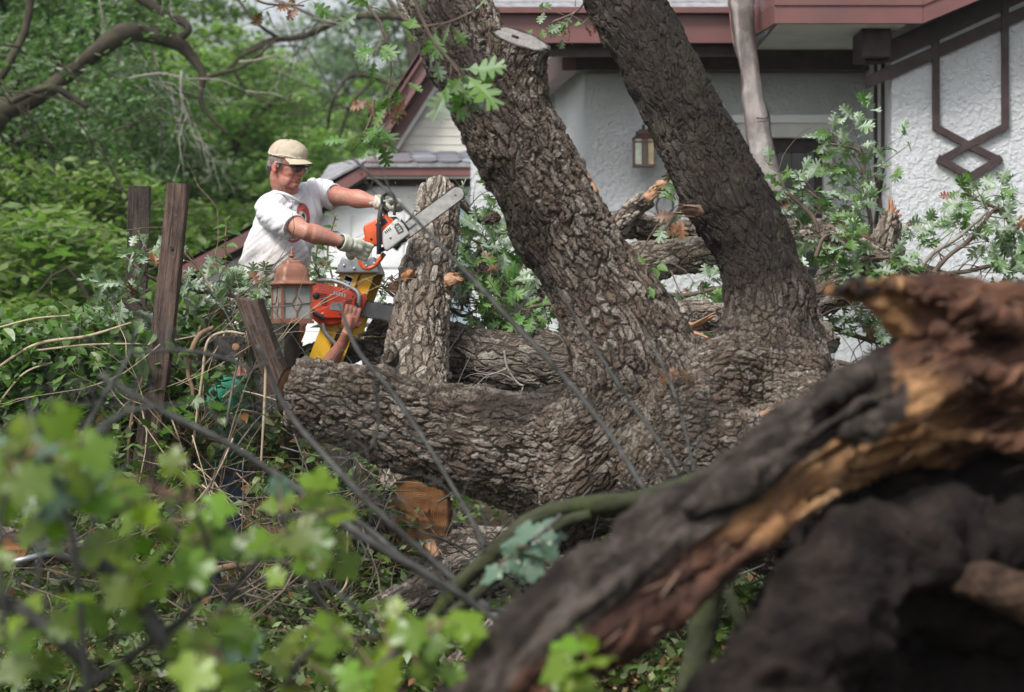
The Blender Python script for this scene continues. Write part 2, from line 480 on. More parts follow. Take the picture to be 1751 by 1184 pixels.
def stucco():
    m = NT('white_stucco'); co = m.obj()
    n1 = m.noise(co, 26, 4, 0.55, 0.6); n2 = m.noise(co, 45, 4, 0.6)
    v = m.vor(m.addv(co, m.noise(co, 9, 3, out=1), 0.08), 34, 'SMOOTH_F1')
    h = m.math('ADD', m.mr(n1, 0.42, 0.60), m.math('ADD', m.math('MULTIPLY', n2, 0.4), m.math('MULTIPLY', v, 0.8)))
    c = m.mix(m.mr(m.noise(co, 1.6, 6, 0.65), 0.45, 0.75, 0, 0.55), (0.54, 0.565, 0.58), (0.37, 0.385, 0.37))
    c = m.mix(m.mr(m.noise(m.scalev(co, (3, 3, 0.5)), 3.0, 5, 0.7), 0.55, 0.8, 0, 0.45), c, (0.36, 0.38, 0.34))
    b = m.bsdf(c, 0.85, 0.2, 0, h, 0.7, 0.008)
    return m.done(b)
M['stucco'] = stucco()
def shingle():
    m = NT('slate_grey_shingle'); co = m.obj(); r = m.n('ObjectInfo').outputs['Random']
    c = m.ramp(r, [(0.0, (0.12, 0.125, 0.145)), (0.4, (0.20, 0.21, 0.245)), (0.7, (0.165, 0.15, 0.165)), (0.85, (0.215, 0.155, 0.15)), (1.0, (0.27, 0.30, 0.34))])
    c = m.mix(m.mr(m.noise(co, 160, 3), 0.35, 0.65, 0, 0.5), c, (0.10, 0.10, 0.11))
    return m.done(m.bsdf(c, 0.9, 0.2, 0, m.noise(co, 200, 3), 0.5, 0.003))
M['shingle'] = shingle()
M['roof'] = plain('grey_roof', (0.24, 0.24, 0.255), 0.9, 0.2, var=0.3, vs=14, bump=0.5, bs=120, bd=0.004)
M['iron'] = plain('dark_iron', (0.035, 0.027, 0.028), 0.5, 0.4, metal=0.3, var=0.4, vs=20)
M['dark_interior'] = plain('dark_interior', (0.012, 0.013, 0.014), 0.3, 0.5)
def glassy(name, col, rough=0.15, alpha=None):
    m = NT(name); co = m.obj()
    c = m.mix(m.mr(m.noise(co, 14, 4), 0.35, 0.7), col, [x * 0.6 for x in col])
    return m.done(m.bsdf(c, rough, 0.6))
M['door_glass'] = glassy('dark_door_glass', (0.012, 0.015, 0.017), 0.08)
M['bgbark'] = plain('grey_brown_branch_bark', (0.052, 0.045, 0.034), 0.9, 0.15, var=0.5, vs=5, bump=0.6, bs=25, bd=0.01, dirt=((0.09, 0.10, 0.045), 0.7))
M['paletwig'] = plain('pale_dead_twig_bark', (0.27, 0.255, 0.23), 0.9, 0.15, var=0.3)
M['twig'] = plain('brown_twig_bark', (0.13, 0.10, 0.08), 0.85, 0.2, var=0.35, vs=20)
M['greytwig'] = plain('grey_green_twig_bark', (0.085, 0.088, 0.078), 0.8, 0.25, var=0.4, vs=14, dirt=((0.15, 0.155, 0.15), 0.6))
M['mosstwig'] = plain('mossy_branch_bark', (0.036, 0.040, 0.022), 0.9, 0.2, var=0.4, vs=14, bump=0.8, bs=60, bd=0.006, dirt=((0.055, 0.075, 0.014), 0.8))
M['reed'] = plain('tan_dry_stem', (0.36, 0.29, 0.20), 0.7, 0.3, var=0.25, vs=10)
M['vine_stem'] = plain('brown_vine_stem', (0.20, 0.13, 0.085), 0.8, 0.25, var=0.35, vs=12)
# leaves
M['l_far'] = leaf_mat('hazed_far_leaf', (0.21, 0.27, 0.215), (0.23, 0.28, 0.24), 0.2, 0.5)  # distance haze is put into this greyed, low-contrast leaf colour
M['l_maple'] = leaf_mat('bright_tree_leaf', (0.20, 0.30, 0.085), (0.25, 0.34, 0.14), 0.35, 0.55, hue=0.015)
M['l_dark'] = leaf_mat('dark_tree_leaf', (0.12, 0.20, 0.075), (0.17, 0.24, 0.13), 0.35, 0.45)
M['l_shrub'] = leaf_mat('shrub_leaf', (0.16, 0.24, 0.06), (0.20, 0.27, 0.10), 0.35, 0.5, hue=0.02)
M['l_oak'] = leaf_mat('oak_leaf', (0.155, 0.235, 0.115), (0.31, 0.385, 0.30), 0.22, 0.22, 0.42, 0.5, hue=0.012)
M['l_oakgreen'] = leaf_mat('green_oak_leaf', (0.10, 0.205, 0.035), (0.17, 0.27, 0.11), 0.25, 0.35, 0.4, 0.5, hue=0.012)
M['l_brown'] = leaf_mat('dead_brown_leaf', (0.15, 0.055, 0.025), (0.21, 0.11, 0.065), 0.35, 0.25, hue=0.02)
M['l_vine'] = leaf_mat('creeper_leaf', (0.085, 0.175, 0.028), (0.13, 0.21, 0.07), 0.45, 0.42, 0.35, 0.5, hue=0.012)
M['l_grape'] = leaf_mat('broad_leaf', (0.135, 0.225, 0.018), (0.175, 0.26, 0.05), 0.45, 0.42, 0.35, 0.5, hue=0.02)
M['l_grapeblue'] = leaf_mat('blue_green_broad_leaf', (0.10, 0.17, 0.115), (0.16, 0.23, 0.17), 0.2, 0.25, 0.35, 0.55, hue=0.01)
M['l_ground'] = leaf_mat('undergrowth_leaf', (0.080, 0.130, 0.024), (0.135, 0.185, 0.07), 0.55, 0.35, 0.4, 0.45, hue=0.02, brown=0.05)

# ---------------------------------------------------------------- the ground
def gz(x, y):
    t = min(1, max(0, (y - 12.6) / 4.2)); t = t * t * (3 - 2 * t)
    lf = min(1, max(0, (x + 6.0) / 5.0))
    return t * 0.62 * (0.35 + 0.65 * lf) + 0.05 * math.sin(x * 1.3 + y * 0.7) + 0.035 * math.sin(y * 2.1 - x)
def ground():
    ys = np.r_[np.linspace(2, 22, 90), np.linspace(23, 60, 30), np.linspace(70, 300, 16)]
    xs = np.r_[np.linspace(-160, -14, 14), np.linspace(-13, 13, 110), np.linspace(14, 160, 14)]
    X, Y = np.meshgrid(xs, ys)
    Z = np.vectorize(gz)(X, Y) + 0.06 * (fbm(np.stack([X.ravel(), Y.ravel(), X.ravel() * 0], 1) * 1.6, 3).reshape(X.shape) - 0.5)
    V = np.stack([X, Y, Z], -1).reshape(-1, 3); nx = len(xs)
    i = (np.arange(len(ys) - 1)[:, None] * nx + np.arange(nx - 1)[None]).ravel()
    Fc = np.stack([i, i + 1, i + nx + 1, i + nx], 1)
    m = NT('forest_soil'); co = m.obj()
    c = m.ramp(m.noise(co, 3, 8, 0.7), [(0.3, (0.035, 0.028, 0.018)), (0.5, (0.075, 0.058, 0.035)), (0.62, (0.05, 0.07, 0.02)), (0.8, (0.09, 0.11, 0.035))])
    c = m.mix(m.mr(m.noise(co, 60, 4, 0.8), 0.6, 0.75, 0, 0.8), c, (0.21, 0.15, 0.09))
    h = m.noise(co, 25, 8, 0.75)
    m.done(m.bsdf(c, 0.95, 0.15, 0, h, 1.0, 0.05))
    o = part('ground', (V, Fc), m.m); tag(o, kind='structure')
ground()

# ---------------------------------------------------------------- leaf meshes
def leaf_scatter(cent, axes, n, size, seed, droop=0.25, up=0.75, leaf=0):
    """n pointed leaves in gaussian sprays round each centre -> V, F(quads), rnd"""
    rg = np.random.default_rng(seed)
    k = len(cent); idx = np.repeat(np.arange(k), n)
    g = rg.normal(size=(k * n, 3)) * 0.55
    g /= np.maximum(1, np.linalg.norm(g, axis=1) / 1.25)[:, None]
    g = g * axes[idx]
    rad = np.linalg.norm(g[:, :2], axis=1)
    g[:, 2] -= droop * rad ** 2 / np.maximum(axes[idx, 0], 1e-3)
    c = cent[idx] + g
    N = rg.normal(size=(k * n, 3)); N[:, 2] = np.abs(N[:, 2]) + up * 1.6; N /= np.linalg.norm(N, axis=1)[:, None]
    a = rg.normal(size=(k * n, 3)); a[:, 2] -= 0.6; a -= N * (a * N).sum(1)[:, None]; a /= np.linalg.norm(a, axis=1)[:, None]
    b = np.cross(N, a); s = size * rg.uniform(0.6, 1.25, k * n)[:, None]
    V = np.stack([c - a * s, c + b * s * 0.48 - N * s * 0.12, c + a * s - N * s * 0.15, c - b * s * 0.48 - N * s * 0.12], 1).reshape(-1, 3)
    Fc = np.arange(k * n * 4).reshape(-1, 4)
    return V, Fc, np.repeat(rg.uniform(0, 1, k * n), 4)

def crown_mesh(name, seed, ax, nc, nl, size, mat, spray=(0.75, 0.22), hollow=0.25):
    rg = np.random.default_rng(seed)
    u = rg.normal(size=(nc, 3)); u /= np.linalg.norm(u, axis=1)[:, None]
    r = rg.uniform(hollow, 1, nc) ** 0.6
    lump = 0.72 + 0.5 * fbm(u * 1.7 + seed, seed, 3)
    c = u * (r * lump)[:, None] * np.array(ax)
    s = rg.uniform(0.55, 1.25, nc)
    axes = np.stack([s * spray[0], s * spray[0], s * spray[1]], 1)
    V, Fc, rnd = leaf_scatter(c, axes, nl, size, seed + 1)
    me = newmesh(name, V, Fc, mat, False, {'rnd': rnd})
    return me, c
CR = {
    'maple': crown_mesh('leafy_crown', 1, (3.1, 2.4, 2.6), 230, 190, 0.075, M['l_maple'], (0.62, 0.17)),
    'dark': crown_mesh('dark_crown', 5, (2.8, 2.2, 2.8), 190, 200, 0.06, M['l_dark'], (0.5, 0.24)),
    'far': crown_mesh('far_crown', 9, (3.4, 2.2, 3.8), 150, 120, 0.10, M['l_far'], (0.8, 0.2), 0.1),
    'shrub': crown_mesh('shrub_crown', 13, (1.9, 1.3, 1.5), 150, 150, 0.06, M['l_shrub'], (0.4, 0.17)),
}
def bg_tree(kind, pos, sc, rz, label, cat='tree', group=None, name='broadleaf_tree', branch=True, trunk_r=0.16):
    x, y, zc = pos
    g = gz(x, y)
    t = thing(name, label, cat, (x, y, g), group)
    me, cc = CR[kind]
    o = bpy.data.objects.new('crown', me); COL.objects.link(o); o.parent = t; OFF[o.name] = OFF[t.name]
    o.location = (0, 0, zc - g); o.rotation_euler = (0, 0, rz); o.scale = sc
    gs = []
    base = Vector((x, y, g)); top = Vector((x + 0.3, y, zc + 0.5))
    gs.append(tube([(base, trunk_r), (base.lerp(top, 0.45) + Vector((0.15, 0, 0)), trunk_r * 0.8), (top, trunk_r * 0.45)], 14, 9))
    rr = random.Random(int(x * 100) + int(y * 10))
    for k in range(11 if branch else 3):
        c = cc[rr.randrange(len(cc))]
        q = Matrix.Rotation(rz, 3, 'Z') @ Vector((c[0] * sc[0], c[1] * sc[1], c[2] * sc[2])) + Vector((x, y, zc))
        s0 = base.lerp(top, rr.uniform(0.35, 0.9))
        mid = s0.lerp(q, 0.5) + Vector((0, 0, rr.uniform(-.1, .5)))
        gs.append(tube([(s0, trunk_r * .42), (mid, trunk_r * .28), (q, trunk_r * .08)], 9, 6))
    part('trunk', joing(gs), M['bgbark'], t)
    return t
def PX(px, Y): return (px - 875.5) * Y / F
def PZ(py, Y): return CAM_H - (py - 592) * Y / F
for i, (kind, px, py, Y, sc, label, cat, name) in enumerate([
    ('maple', 330, 305, 33, (.9, 1, .78), 'bright green broad tree behind the man in the cap, middle of the garden', 'tree', 'broadleaf_tree'),
    ('maple', 110, 40, 38, (1.15, 1, 1.1), 'light green tall tree far behind the arching branch at upper left', 'tree', 'broadleaf_tree'),
    ('dark', 20, 330, 27.5, (0.85, 1, 1.15), 'dark drooping tree at the left edge above the hedge', 'tree', 'broadleaf_tree'),
    ('dark', -60, 40, 28, (0.9, 1, 1.0), 'dark tree half cut off by the upper left corner', 'tree', 'broadleaf_tree'),
    ('maple', 500, 330, 41, (.9, 1, .8), 'green tree directly behind the head of the man in the cap', 'tree', 'broadleaf_tree'),
    ('far', 640, 190, 55, (1.0, 1, .95), 'hazy blue green thin tree left of the steep gable', 'tree', 'thin_tree'),
    ('far', 440, 230, 64, (1.0, 1, .8), 'hazy tree with sky gaps above it behind the bright green crown', 'tree', 'thin_tree'),
    ('far', 290, 400, 70, (1.5, 1, .9), 'far tree closing the view behind the garden trees', 'tree', 'thin_tree'),
    ('far', 20, 250, 66, (1.6, 1, 1.8), 'far tree behind the dark trees at the left edge', 'tree', 'thin_tree'),
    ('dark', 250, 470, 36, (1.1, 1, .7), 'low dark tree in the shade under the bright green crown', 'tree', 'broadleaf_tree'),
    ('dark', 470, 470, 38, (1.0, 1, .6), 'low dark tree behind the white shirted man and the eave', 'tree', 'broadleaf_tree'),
    ('shrub', 60, 470, 22, (1.0, 1, .9), 'light green shrub behind the creeper at the left edge', 'shrub', 'garden_shrub'),
    ('shrub', 210, 500, 24, (1.1, 1, .75), 'leafy shrub behind the tall shorter plank', 'shrub', 'garden_shrub'),
    ('shrub', 370, 480, 29, (1.1, 1, .7), 'shrub growing just above the sloping maroon eave', 'shrub', 'garden_shrub'),
    ('shrub', -80, 600, 19, (1.3, 1, 1.0), 'shrub low at the left edge behind the creeper', 'shrub', 'garden_shrub'),
    ('shrub', 130, 680, 18, (1.0, 1, .55), 'pale green shrub low down under the creeper covered fence', 'shrub', 'garden_shrub'),
]):
    bg_tree(kind, (PX(px, Y), Y, PZ(py, Y)), sc, RND.uniform(0, 6.28), label, cat, None, name, trunk_r=0.2 if cat == 'tree' else 0.05)

# arching old limbs and bare twigs of the tree at upper left
def twiggy(gs, a, d, L, r, rr, depth=2, grav=-0.1):
    pts = [(a, r)]; p = Vector(a); v = Vector(d).normalized()
    for k in range(4):
        v = (v + Vector((rr.uniform(-.35, .35), rr.uniform(-.3, .3), rr.uniform(-.35, .35) + grav))).normalized()
        p = p + v * L / 4; pts.append((p.copy(), r * (1 - (k + 1) / 5.0)))
        if depth and rr.random() < 0.75:
            dd = (v + Vector((rr.uniform(-1, 1), rr.uniform(-.6, .6), rr.uniform(-1, 1)))).normalized()
            twiggy(gs, p.copy(), dd, L * rr.uniform(.4, .7), r * .55, rr, depth - 1, grav)
    gs.append(tube(pts, 9, 5))
def arching_tree():
    Y = 22
    t = thing('old_tree', 'old leaning tree with a dark arching limb across the upper left', 'tree', (PX(-160, Y), Y, gz(PX(-160, Y), Y)))
    def L(pts, mat='bgbark', seg=9, name='limb'):
        g = tube([(P(a, b, y), r * Y / F) for a, b, y, r in pts], max(10, 7 * len(pts)), seg, wob=0.12, wobf=4, seed=len(pts))
        return part(name, g, M[mat], t)
    part('trunk', tube([((PX(-160, Y), Y, gz(-4, Y) - .1), .32), (P(-130, 500, Y), .27), (P(-60, 260, Y), .2), (P(0, 185, Y), .14)], 30, 12, wob=.1), M['bgbark'], t)
    L([(-20, 195, Y, 24), (60, 165, Y, 17), (120, 125, Y, 13), (170, 85, Y - .2, 15), (205, 60, Y - .2, 18), (250, 56, Y, 17), (300, 72, Y, 14), (328, 98, Y, 9), (347, 130, Y, 7), (342, 168, Y, 5), (355, 195, Y, 4), (390, 230, Y, 3)])
    L([(300, 72, Y, 9), (322, 50, Y, 7), (300, 30, Y, 8), (260, 10, Y, 9), (220, -20, Y, 10)])
    L([(345, 135, Y, 4), (380, 125, Y, 4), (420, 112, Y + .5, 3), (470, 70, Y + 1, 3)])
    L([(-10, 150, Y, 9), (40, 60, Y, 7), (55, -20, Y, 7)])
    L([(20, 175, Y - .5, 6), (80, 150, Y - 1, 6), (120, 165, Y - 1, 6), (150, 185, Y - 1, 4)])
    gs = []; rr = random.Random(4)
    for k in range(10):
        a = P(rr.uniform(90, 420), rr.uniform(-30, 150), Y + rr.uniform(-.8, .8))
        twiggy(gs, a, (rr.uniform(-.3, 1), 0, rr.uniform(-.7, .5)), rr.uniform(.5, 1.1), 0.011, rr, 2)
    part('dead_twigs', joing(gs), M['paletwig'], t, kind='stuff')
    gs = []
    for k in range(8):
        a = P(rr.uniform(0, 200), rr.uniform(60, 260), Y - 1 + rr.uniform(-.8, .8))
        twiggy(gs, a, (rr.uniform(-.3, 1), 0, rr.uniform(-.7, .3)), rr.uniform(.5, 1.0), 0.012, rr, 2)
    part('fine_twigs', joing(gs), M['bgbark'], t, kind='stuff')
    # sparse foliage hanging from it
    rg = np.random.default_rng(8)
    cs = [tuple(P(px, py, Y + rg.uniform(-1.2, .6))) for px, py in [(30, 90), (80, 40), (60, 190), (130, 200), (20, 250), (90, 260), (140, 20), (200, 150), (160, 110), (230, 120), (40, 320), (110, 340), (60, 400), (170, 260), (20, 10), (150, -10), (250, 20), (300, 140), (210, 210), (30, 170), (10, 440), (70, 480)]]
    cs = np.array(cs); ax = np.stack([rg.uniform(.25, .5, len(cs))] * 2 + [rg.uniform(.12, .25, len(cs))], 1)
    cs[:, 1] += .7
    V, Fc, rnd = leaf_scatter(cs, ax, 200, 0.045, 21, droop=.6)
    part('foliage', (V, Fc), M['l_dark'], t, flat=True, attrs={'rnd': rnd}, kind='stuff')
arching_tree()
def far_branch():
    Y = 30
    t = thing('bare_branch_tree', 'thin bare grey branches crossing in front of the hazy trees', 'tree', (PX(720, Y), Y, gz(0, Y)))
    gs = []; rr = random.Random(11)
    gs.append(tube([((PX(720, Y), Y, 0), .12), (P(735, 300, Y), .1), (P(700, 60, Y), .07), (P(690, -60, Y), .06)], 24, 8))
    for pts in ([(700, 30, 7), (600, 30, 6), (520, 62, 6), (460, 70, 5), (420, 90, 3), (380, 130, 2)],
                [(560, 45, 4), (520, 20, 3), (470, 0, 3)], [(480, 68, 4), (440, 40, 3), (400, -10, 3)],
                [(735, 175, 6), (660, 140, 5), (600, 130, 4), (570, 170, 3), (560, 220, 2)],
                [(640, 135, 4), (600, 180, 3), (580, 240, 2)], [(700, 200, 4), (650, 210, 3), (600, 260, 2)],
                [(460, 72, 3), (400, 110, 3), (430, 160, 2), (470, 180, 2)]):
        gs.append(tube([(P(a, b, Y + rr.uniform(-.3, .3)), r * Y / F) for a, b, r in pts], 6 * len(pts), 6))
    part('trunk', joing(gs), M['bgbark'], t)
    gs = []
    for k in range(22):
        twiggy(gs, P(rr.uniform(380, 690), rr.uniform(-10, 200), Y), (rr.uniform(-1, .3), 0, rr.uniform(-.8, .5)), rr.uniform(.5, 1.3), .010, rr, 2)
    part('dead_twigs', joing(gs), M['bgbark'], t, kind='stuff')
far_branch()

# ---------------------------------------------------------------- the house on the right
def poly_px(pts, Y): return [P(a, b, Y) for a, b in pts]
def strip_px(pts, w, Y, t, closed=False):
    """flat board following image-surveyed corner points at distance Y; thickness t toward the viewer"""
    A = [P(a, b, Y) for a, b in pts]; n = len(A); L, R = [], []
    for i in range(n):
        ds = []
        if i > 0: ds.append((A[i] - A[i - 1]).normalized())
        if i < n - 1: ds.append((A[i + 1] - A[i]).normalized())
        d = sum(ds, Vector()); d.normalize(); nn = Vector((-d.z, 0, d.x))
        k = 1 / max(0.5, abs(nn.dot(Vector((-ds[0].z, 0, ds[0].x)))))
        L.append(A[i] + nn * w / 2 * k); R.append(A[i] - nn * w / 2 * k)
    gs = []
    for i in range(n - 1): gs.append(prism([L[i], L[i + 1], R[i + 1], R[i]], (0, 1, 0), t))
    return joing(gs)
def house():
    h = thing('stucco_house', 'white stucco house with dark timber trim, maroon eaves and open porch recess', 'house', (1.6, 17.5, 0.5))
    X0, X1, YB, YW = 0.527, 2.56, 17.5, 16.3
    zt = 4.2
    part('porch_wall', joing([bbox_((X0, YB, .3), (PX(1272, YB), YB + .2, zt)), bbox_((PX(1413, YB), YB, .3), (X1, YB + .2, zt)),
                              bbox_((PX(1272, YB), YB, PZ(232, YB)), (PX(1413, YB), YB + .2, zt)), bbox_((PX(1272, YB), YB, .3), (PX(1413, YB), YB + .2, PZ(232, YB) - 2.06))]), M['stucco'], h, flat=True)
    part('side_wall', prism([(X0, YB + .003, .3), (X0, YB + .003, zt), (0.34, 19.3, zt), (0.34, 19.3, .3)], (1, 0, 0), .15), M['stucco'], h, flat=True)
    part('rear_wall', bbox_((-.33, 19.3, .3), (.36, 19.5, 5)), M['stucco'], h, flat=True)
    part('wing_wall', bbox_((X1, YW, .3), (8.5, YW + .2, 5.6)), M['stucco'], h, flat=True)
    part('wing_side_wall', bbox_((X1, YW + .2, .3), (X1 + .2, YB + .3, 5.0)), M['stucco'], h, flat=True)
    # dark beam over the porch
    part('beam', bevelled(bbox_((PX(985, 17.3), 17.3, PZ(120, 17.3)), (X1 - .004, YB - .003, PZ(84, 17.3))), .008), M['trim'], h, flat=True)
    a, b = P(985, 88, 17.45), P(944, 158, 19.2)
    part('raking_beam', prism([P(990, 84, 17.35), P(990, 121, 17.35), (b.x - .05, 19.25, PZ(170, 19.25)), (b.x - .05, 19.25, PZ(122, 19.25))], (-1, 0, 0), .12), M['fascia_old'], h, flat=True)
    part('beam_end', bevelled(bbox_((PX(1472, 16.2), 16.15, PZ(99, 16.2)), (PX(1522, 16.2), 16.6, PZ(50, 16.2))), .01), M['trim'], h, flat=True)
    # soffit and fascias
    part('soffit', joing([bbox_((-.15, 16.78, 3.52), (1.70, 17.6, 3.545)), bbox_((1.75, 15.94, 3.5205), (2.60, 17.6, 3.5455))]), M['soffit'], h, flat=True)
    fl = []
    part('eave_fascia', joing([bbox_((-.15, 16.74, 3.50), (1.66, 16.78, 3.72)), bbox_((-.15, 16.68, 3.70), (1.66, 16.74, 3.74))]), M['fascia'], h, flat=True)
    part('eave_underboard', bbox_((-.15, 16.86, 3.42), (1.62, 16.90, 3.52)), M['trim'], h, flat=True)
    zc = PZ(40, 15.9)
    for k, (z0, z1, dy) in enumerate(((zc, zc + .125, 0), (zc + .118, zc + .40, -.012))):
        Yf = 15.9 + dy
        part('corner_fascia', prism([(PX(1332, 15.9), Yf, z0), (PX(1332, 15.9) + .0, Yf, z1), (PX(1578, 15.9), Yf, z1), (PX(1578, 15.9), Yf, z0)], (0, 1, 0), .03), M['fascia'], h, flat=True)
        part('return_fascia', prism([(PX(1332, 15.9) + .001, Yf, z0), (PX(1332, 15.9) + .001, Yf, z1), (PX(1285, 16.72), 16.72, z1), (PX(1285, 16.72), 16.72, z0)], (-1, 0, 0), .03), M['fascia'], h, flat=True)
        xr = PX(1578, 15.9); s = .42
        part('rake_fascia', prism([(xr + .002, Yf, z0), (xr + .002, Yf, z1), (xr + 3, Yf, z1 + 3 * s), (xr + 3, Yf, z0 + 3 * s)], (0, 1, 0), .03), M['fascia'], h, flat=True)
    # timber ornament on the wing: bands, lozenge
    yb = YW - .03
    part('rake_band', strip_px([(1478, 95), (1522, 88), (1751, -17), (1900, -85)], .135, yb, .035), M['trim'], h, flat=True)
    part('lower_band', strip_px([(1479, 149 - 7), (1522, 124), (1751, 22), (1900, -45)], .082, yb, .033), M['trim'], h, flat=True)
    w = .047
    part('ornament_board', strip_px([(1601, -60), (1601, 218), (1660, 250), (1712, 275)], w, yb - .004, .036), M['trim'], h, flat=True)
    part('ornament_board', strip_px([(1719.5, -60), (1719.5, 216), (1660, 246), (1606, 275)], w, yb - .007, .036), M['trim'], h, flat=True)
    part('ornament_board', strip_px([(1604, 270), (1660, 302), (1713, 270)], w * 1.05, yb - .010, .036), M['trim'], h, flat=True)
    # small lozenge on the narrow side wall
    xs = X1 - .012
    gs = []
    for (z1, y1, z2, y2) in ((3.6, 16.62, 2.62, 16.62), (3.6, 16.95, 2.62, 16.95), (2.62, 16.62, 2.25, 16.95), (2.62, 16.95, 2.25, 16.62), (2.25, 16.62, 2.12, 16.78), (2.25, 16.95, 2.12, 16.78)):
        gs.append(plank((xs, y1, z1), (xs, y2, z2), .045, .02, (1, 0, 0)))
    part('side_ornament', joing(gs), M['trim'], h, flat=True)
    # door
    dx0, dx1, dz = PX(1280, YB), PX(1408, YB), PZ(236, YB)
    fr = part('door_frame', joing([bbox_((dx0 - .075, YB - .03, dz - 2.04), (dx0, YB + .12, dz)), bbox_((dx1, YB - .03, dz - 2.04), (dx1 + .06, YB + .12, dz)), bbox_((dx0 - .075, YB - .034, dz + .001), (dx1 + .06, YB + .12, dz + .11))]), M['soffit'], h, flat=True)
    part('lintel', bbox_((dx0 - .12, YB - .06, dz + .105), (dx1 + .11, YB + .02, dz + .16)), M['white_paint'], h, flat=True)
    d = part('door', joing([bbox_((dx0, YB + .06, dz - 2.04), (dx0 + .05, YB + .10, dz)), bbox_((dx1 - .05, YB + .06, dz - 2.04), (dx1, YB + .10, dz)), bbox_((dx0, YB + .062, dz - .10), (dx1, YB + .10, dz))]), M['iron'], h, flat=True)
    part('pane', bbox_((dx0 + .05, YB + .09, dz - 2.04), (dx1 - .05, YB + .097, dz - .1)), M['door_glass'], d, flat=True)
    gs = [bbox_((dx0 + .05, YB + .083, dz - .1 - k * .21 - .004), (dx1 - .05, YB + .088, dz - .1 - k * .21 + .004)) for k in (1, 2, 3, 4, 5)]
    gs += [bbox_((x - .004, YB + .081, dz - 2), (x + .004, YB + .0855, dz - .1)) for x in np.linspace(dx0 + .12, dx1 - .12, 4)]
    part('leading', joing(gs), plain('grey_leading', (.09, .10, .10)), d, flat=True)
    part('doorstep', bevelled(bbox_((dx0 - .3, YB - .5, dz - 2.35), (dx1 + .3, YB + .02, dz - 2.05)), .01), M['soffit'], h, flat=True)
    # roof planes above the eaves with shingle courses
    s = .5
    V = []
    part('roof_deck', prism([(-.15, 16.75, 3.70), (1.72, 16.75, 3.70), (1.72, 19.5, 3.70 + 2.75 * s), (-.15, 19.5, 3.70 + 2.75 * s)], (0, 0, 1), .02), M['roof'], h, flat=True)
    for k in range(8):
        y = 16.72 + k * .14
        part('shingle_course', prism([(-.15, y, 3.735 + (y - 16.75) * s), (1.70, y, 3.735 + (y - 16.75) * s), (1.70, y + .16, 3.728 + (y + .16 - 16.75) * s), (-.15, y + .16, 3.728 + (y + .16 - 16.75) * s)], (0, 0, 1), .012), M['roof'], h, flat=True)
    part('wing_roof', prism([(PX(1332, 15.9), 15.88, zc + .4), (PX(1578, 15.9), 15.88, zc + .4), (PX(1578, 15.9) + 4, 15.88, zc + .4 + 4 * .42), (PX(1578, 15.9) + 4, 20, zc + .4 + 4 * .42), (PX(1578, 15.9), 20, zc + .4), (PX(1332, 15.9), 20, zc + .4)], (0, 0, 1), .06), M['roof'], h, flat=True)
    # half round sunburst vent beside the corner
    c = P(962, 238, 18.9)
    v = part('sunburst_vent', lathe([(.0, 0), (.20, 0), (.20, .03), (0, .03)], (c.x, 19.27, c.z), 28, Matrix.Rotation(math.radians(90), 3, 'X')), M['siding'], h, flat=True)
    part('rays', joing([plank(Vector((c.x, 19.235, c.z)), Vector((c.x + .19 * math.cos(a), 19.235, c.z + .19 * math.sin(a))), .008, .012) for a in np.linspace(0, math.pi, 15)]), M['paletwig'], v, flat=True)
    return h
house()

def wall_lamp():
    Y = 17.32; c = P(1101, 250, Y); c.y = Y
    t = thing('wall_lantern', 'small dark wall lantern with coloured glass panes on the stucco', 'wall lamp', (c.x, 17.5, c.z - .15))
    part('back_plate', bevelled(bbox_((c.x - .05, 17.46, c.z - .10), (c.x + .05, 17.498, c.z + .12)), .006), M['iron'], t)
    part('arm', tube([((c.x, 17.46, c.z + .1), .008), ((c.x, 17.40, c.z + .15), .008), ((c.x, Y, c.z + .14), .008), ((c.x, Y, c.z + .09), .008)], 14, 8), M['iron'], t)
    cop = plain('lantern_copper', (.10, .055, .05), .5, .4, .3)
    part('hood', joing([lathe([(.115, .048), (.118, .053), (.06, .085), (.045, .087)], (c.x, Y, c.z), 4), lathe([(.055, .087), (.055, .115), (.05, .118)], (c.x, Y, c.z), 4)]), cop, t, flat=True)
    bars = [bbox_((c.x + sx * .072 - .006, Y + sy * .072 - .006, c.z - .14), (c.x + sx * .072 + .006, Y + sy * .072 + .006, c.z + .05)) for sx in (-1, 1) for sy in (-1, 1)]
    bars += [bbox_((c.x - .08, Y - .08, c.z - .15), (c.x + .08, Y + .08, c.z - .135)), bbox_((c.x - .075, Y - .079, c.z + .02), (c.x + .075, Y - .070, c.z + .03)), bbox_((c.x - .02, Y - .0795, c.z - .135), (c.x - .012, Y - .071, c.z + .05)), bbox_((c.x + .018, Y - .0795, c.z - .135), (c.x + .026, Y - .071, c.z + .05))]
    part('cage', joing(bars), cop, t, flat=True)
    for x0, x1, col in ((-.066, -.02, (.42, .47, .38)), (-.012, .018, (.10, .08, .04)), (.026, .066, (.42, .36, .22))):
        part('pane', bbox_((c.x + x0, Y - .074, c.z - .135), (c.x + x1, Y - .070, c.z + .046)), glassy('lantern_glass', col, .3), t, flat=True)
    for sx in (-1, 1):
        part('side_pane', bbox_((c.x + sx * .071, Y - .066, c.z - .135), (c.x + sx * .074, Y + .066, c.z + .046)), glassy('lantern_glass', (.3, .3, .22), .3), t, flat=True)
wall_lamp()
def hose_ring():
    c = P(1137, 352, 17.42); gs = [tube([((c.x + .06 * math.cos(a), 17.44, c.z + .075 * math.sin(a)), .007) for a in np.linspace(0, 2 * math.pi, 20)], 40, 7)]
    gs.append(stick((c.x, 17.44, c.z + .07), (c.x, 17.5, c.z + .07), .008))
    solo('hose_hook', joing(gs), M['iron'], 'small dark metal ring hook on the stucco below the wall lantern', 'hook')
hose_ring()

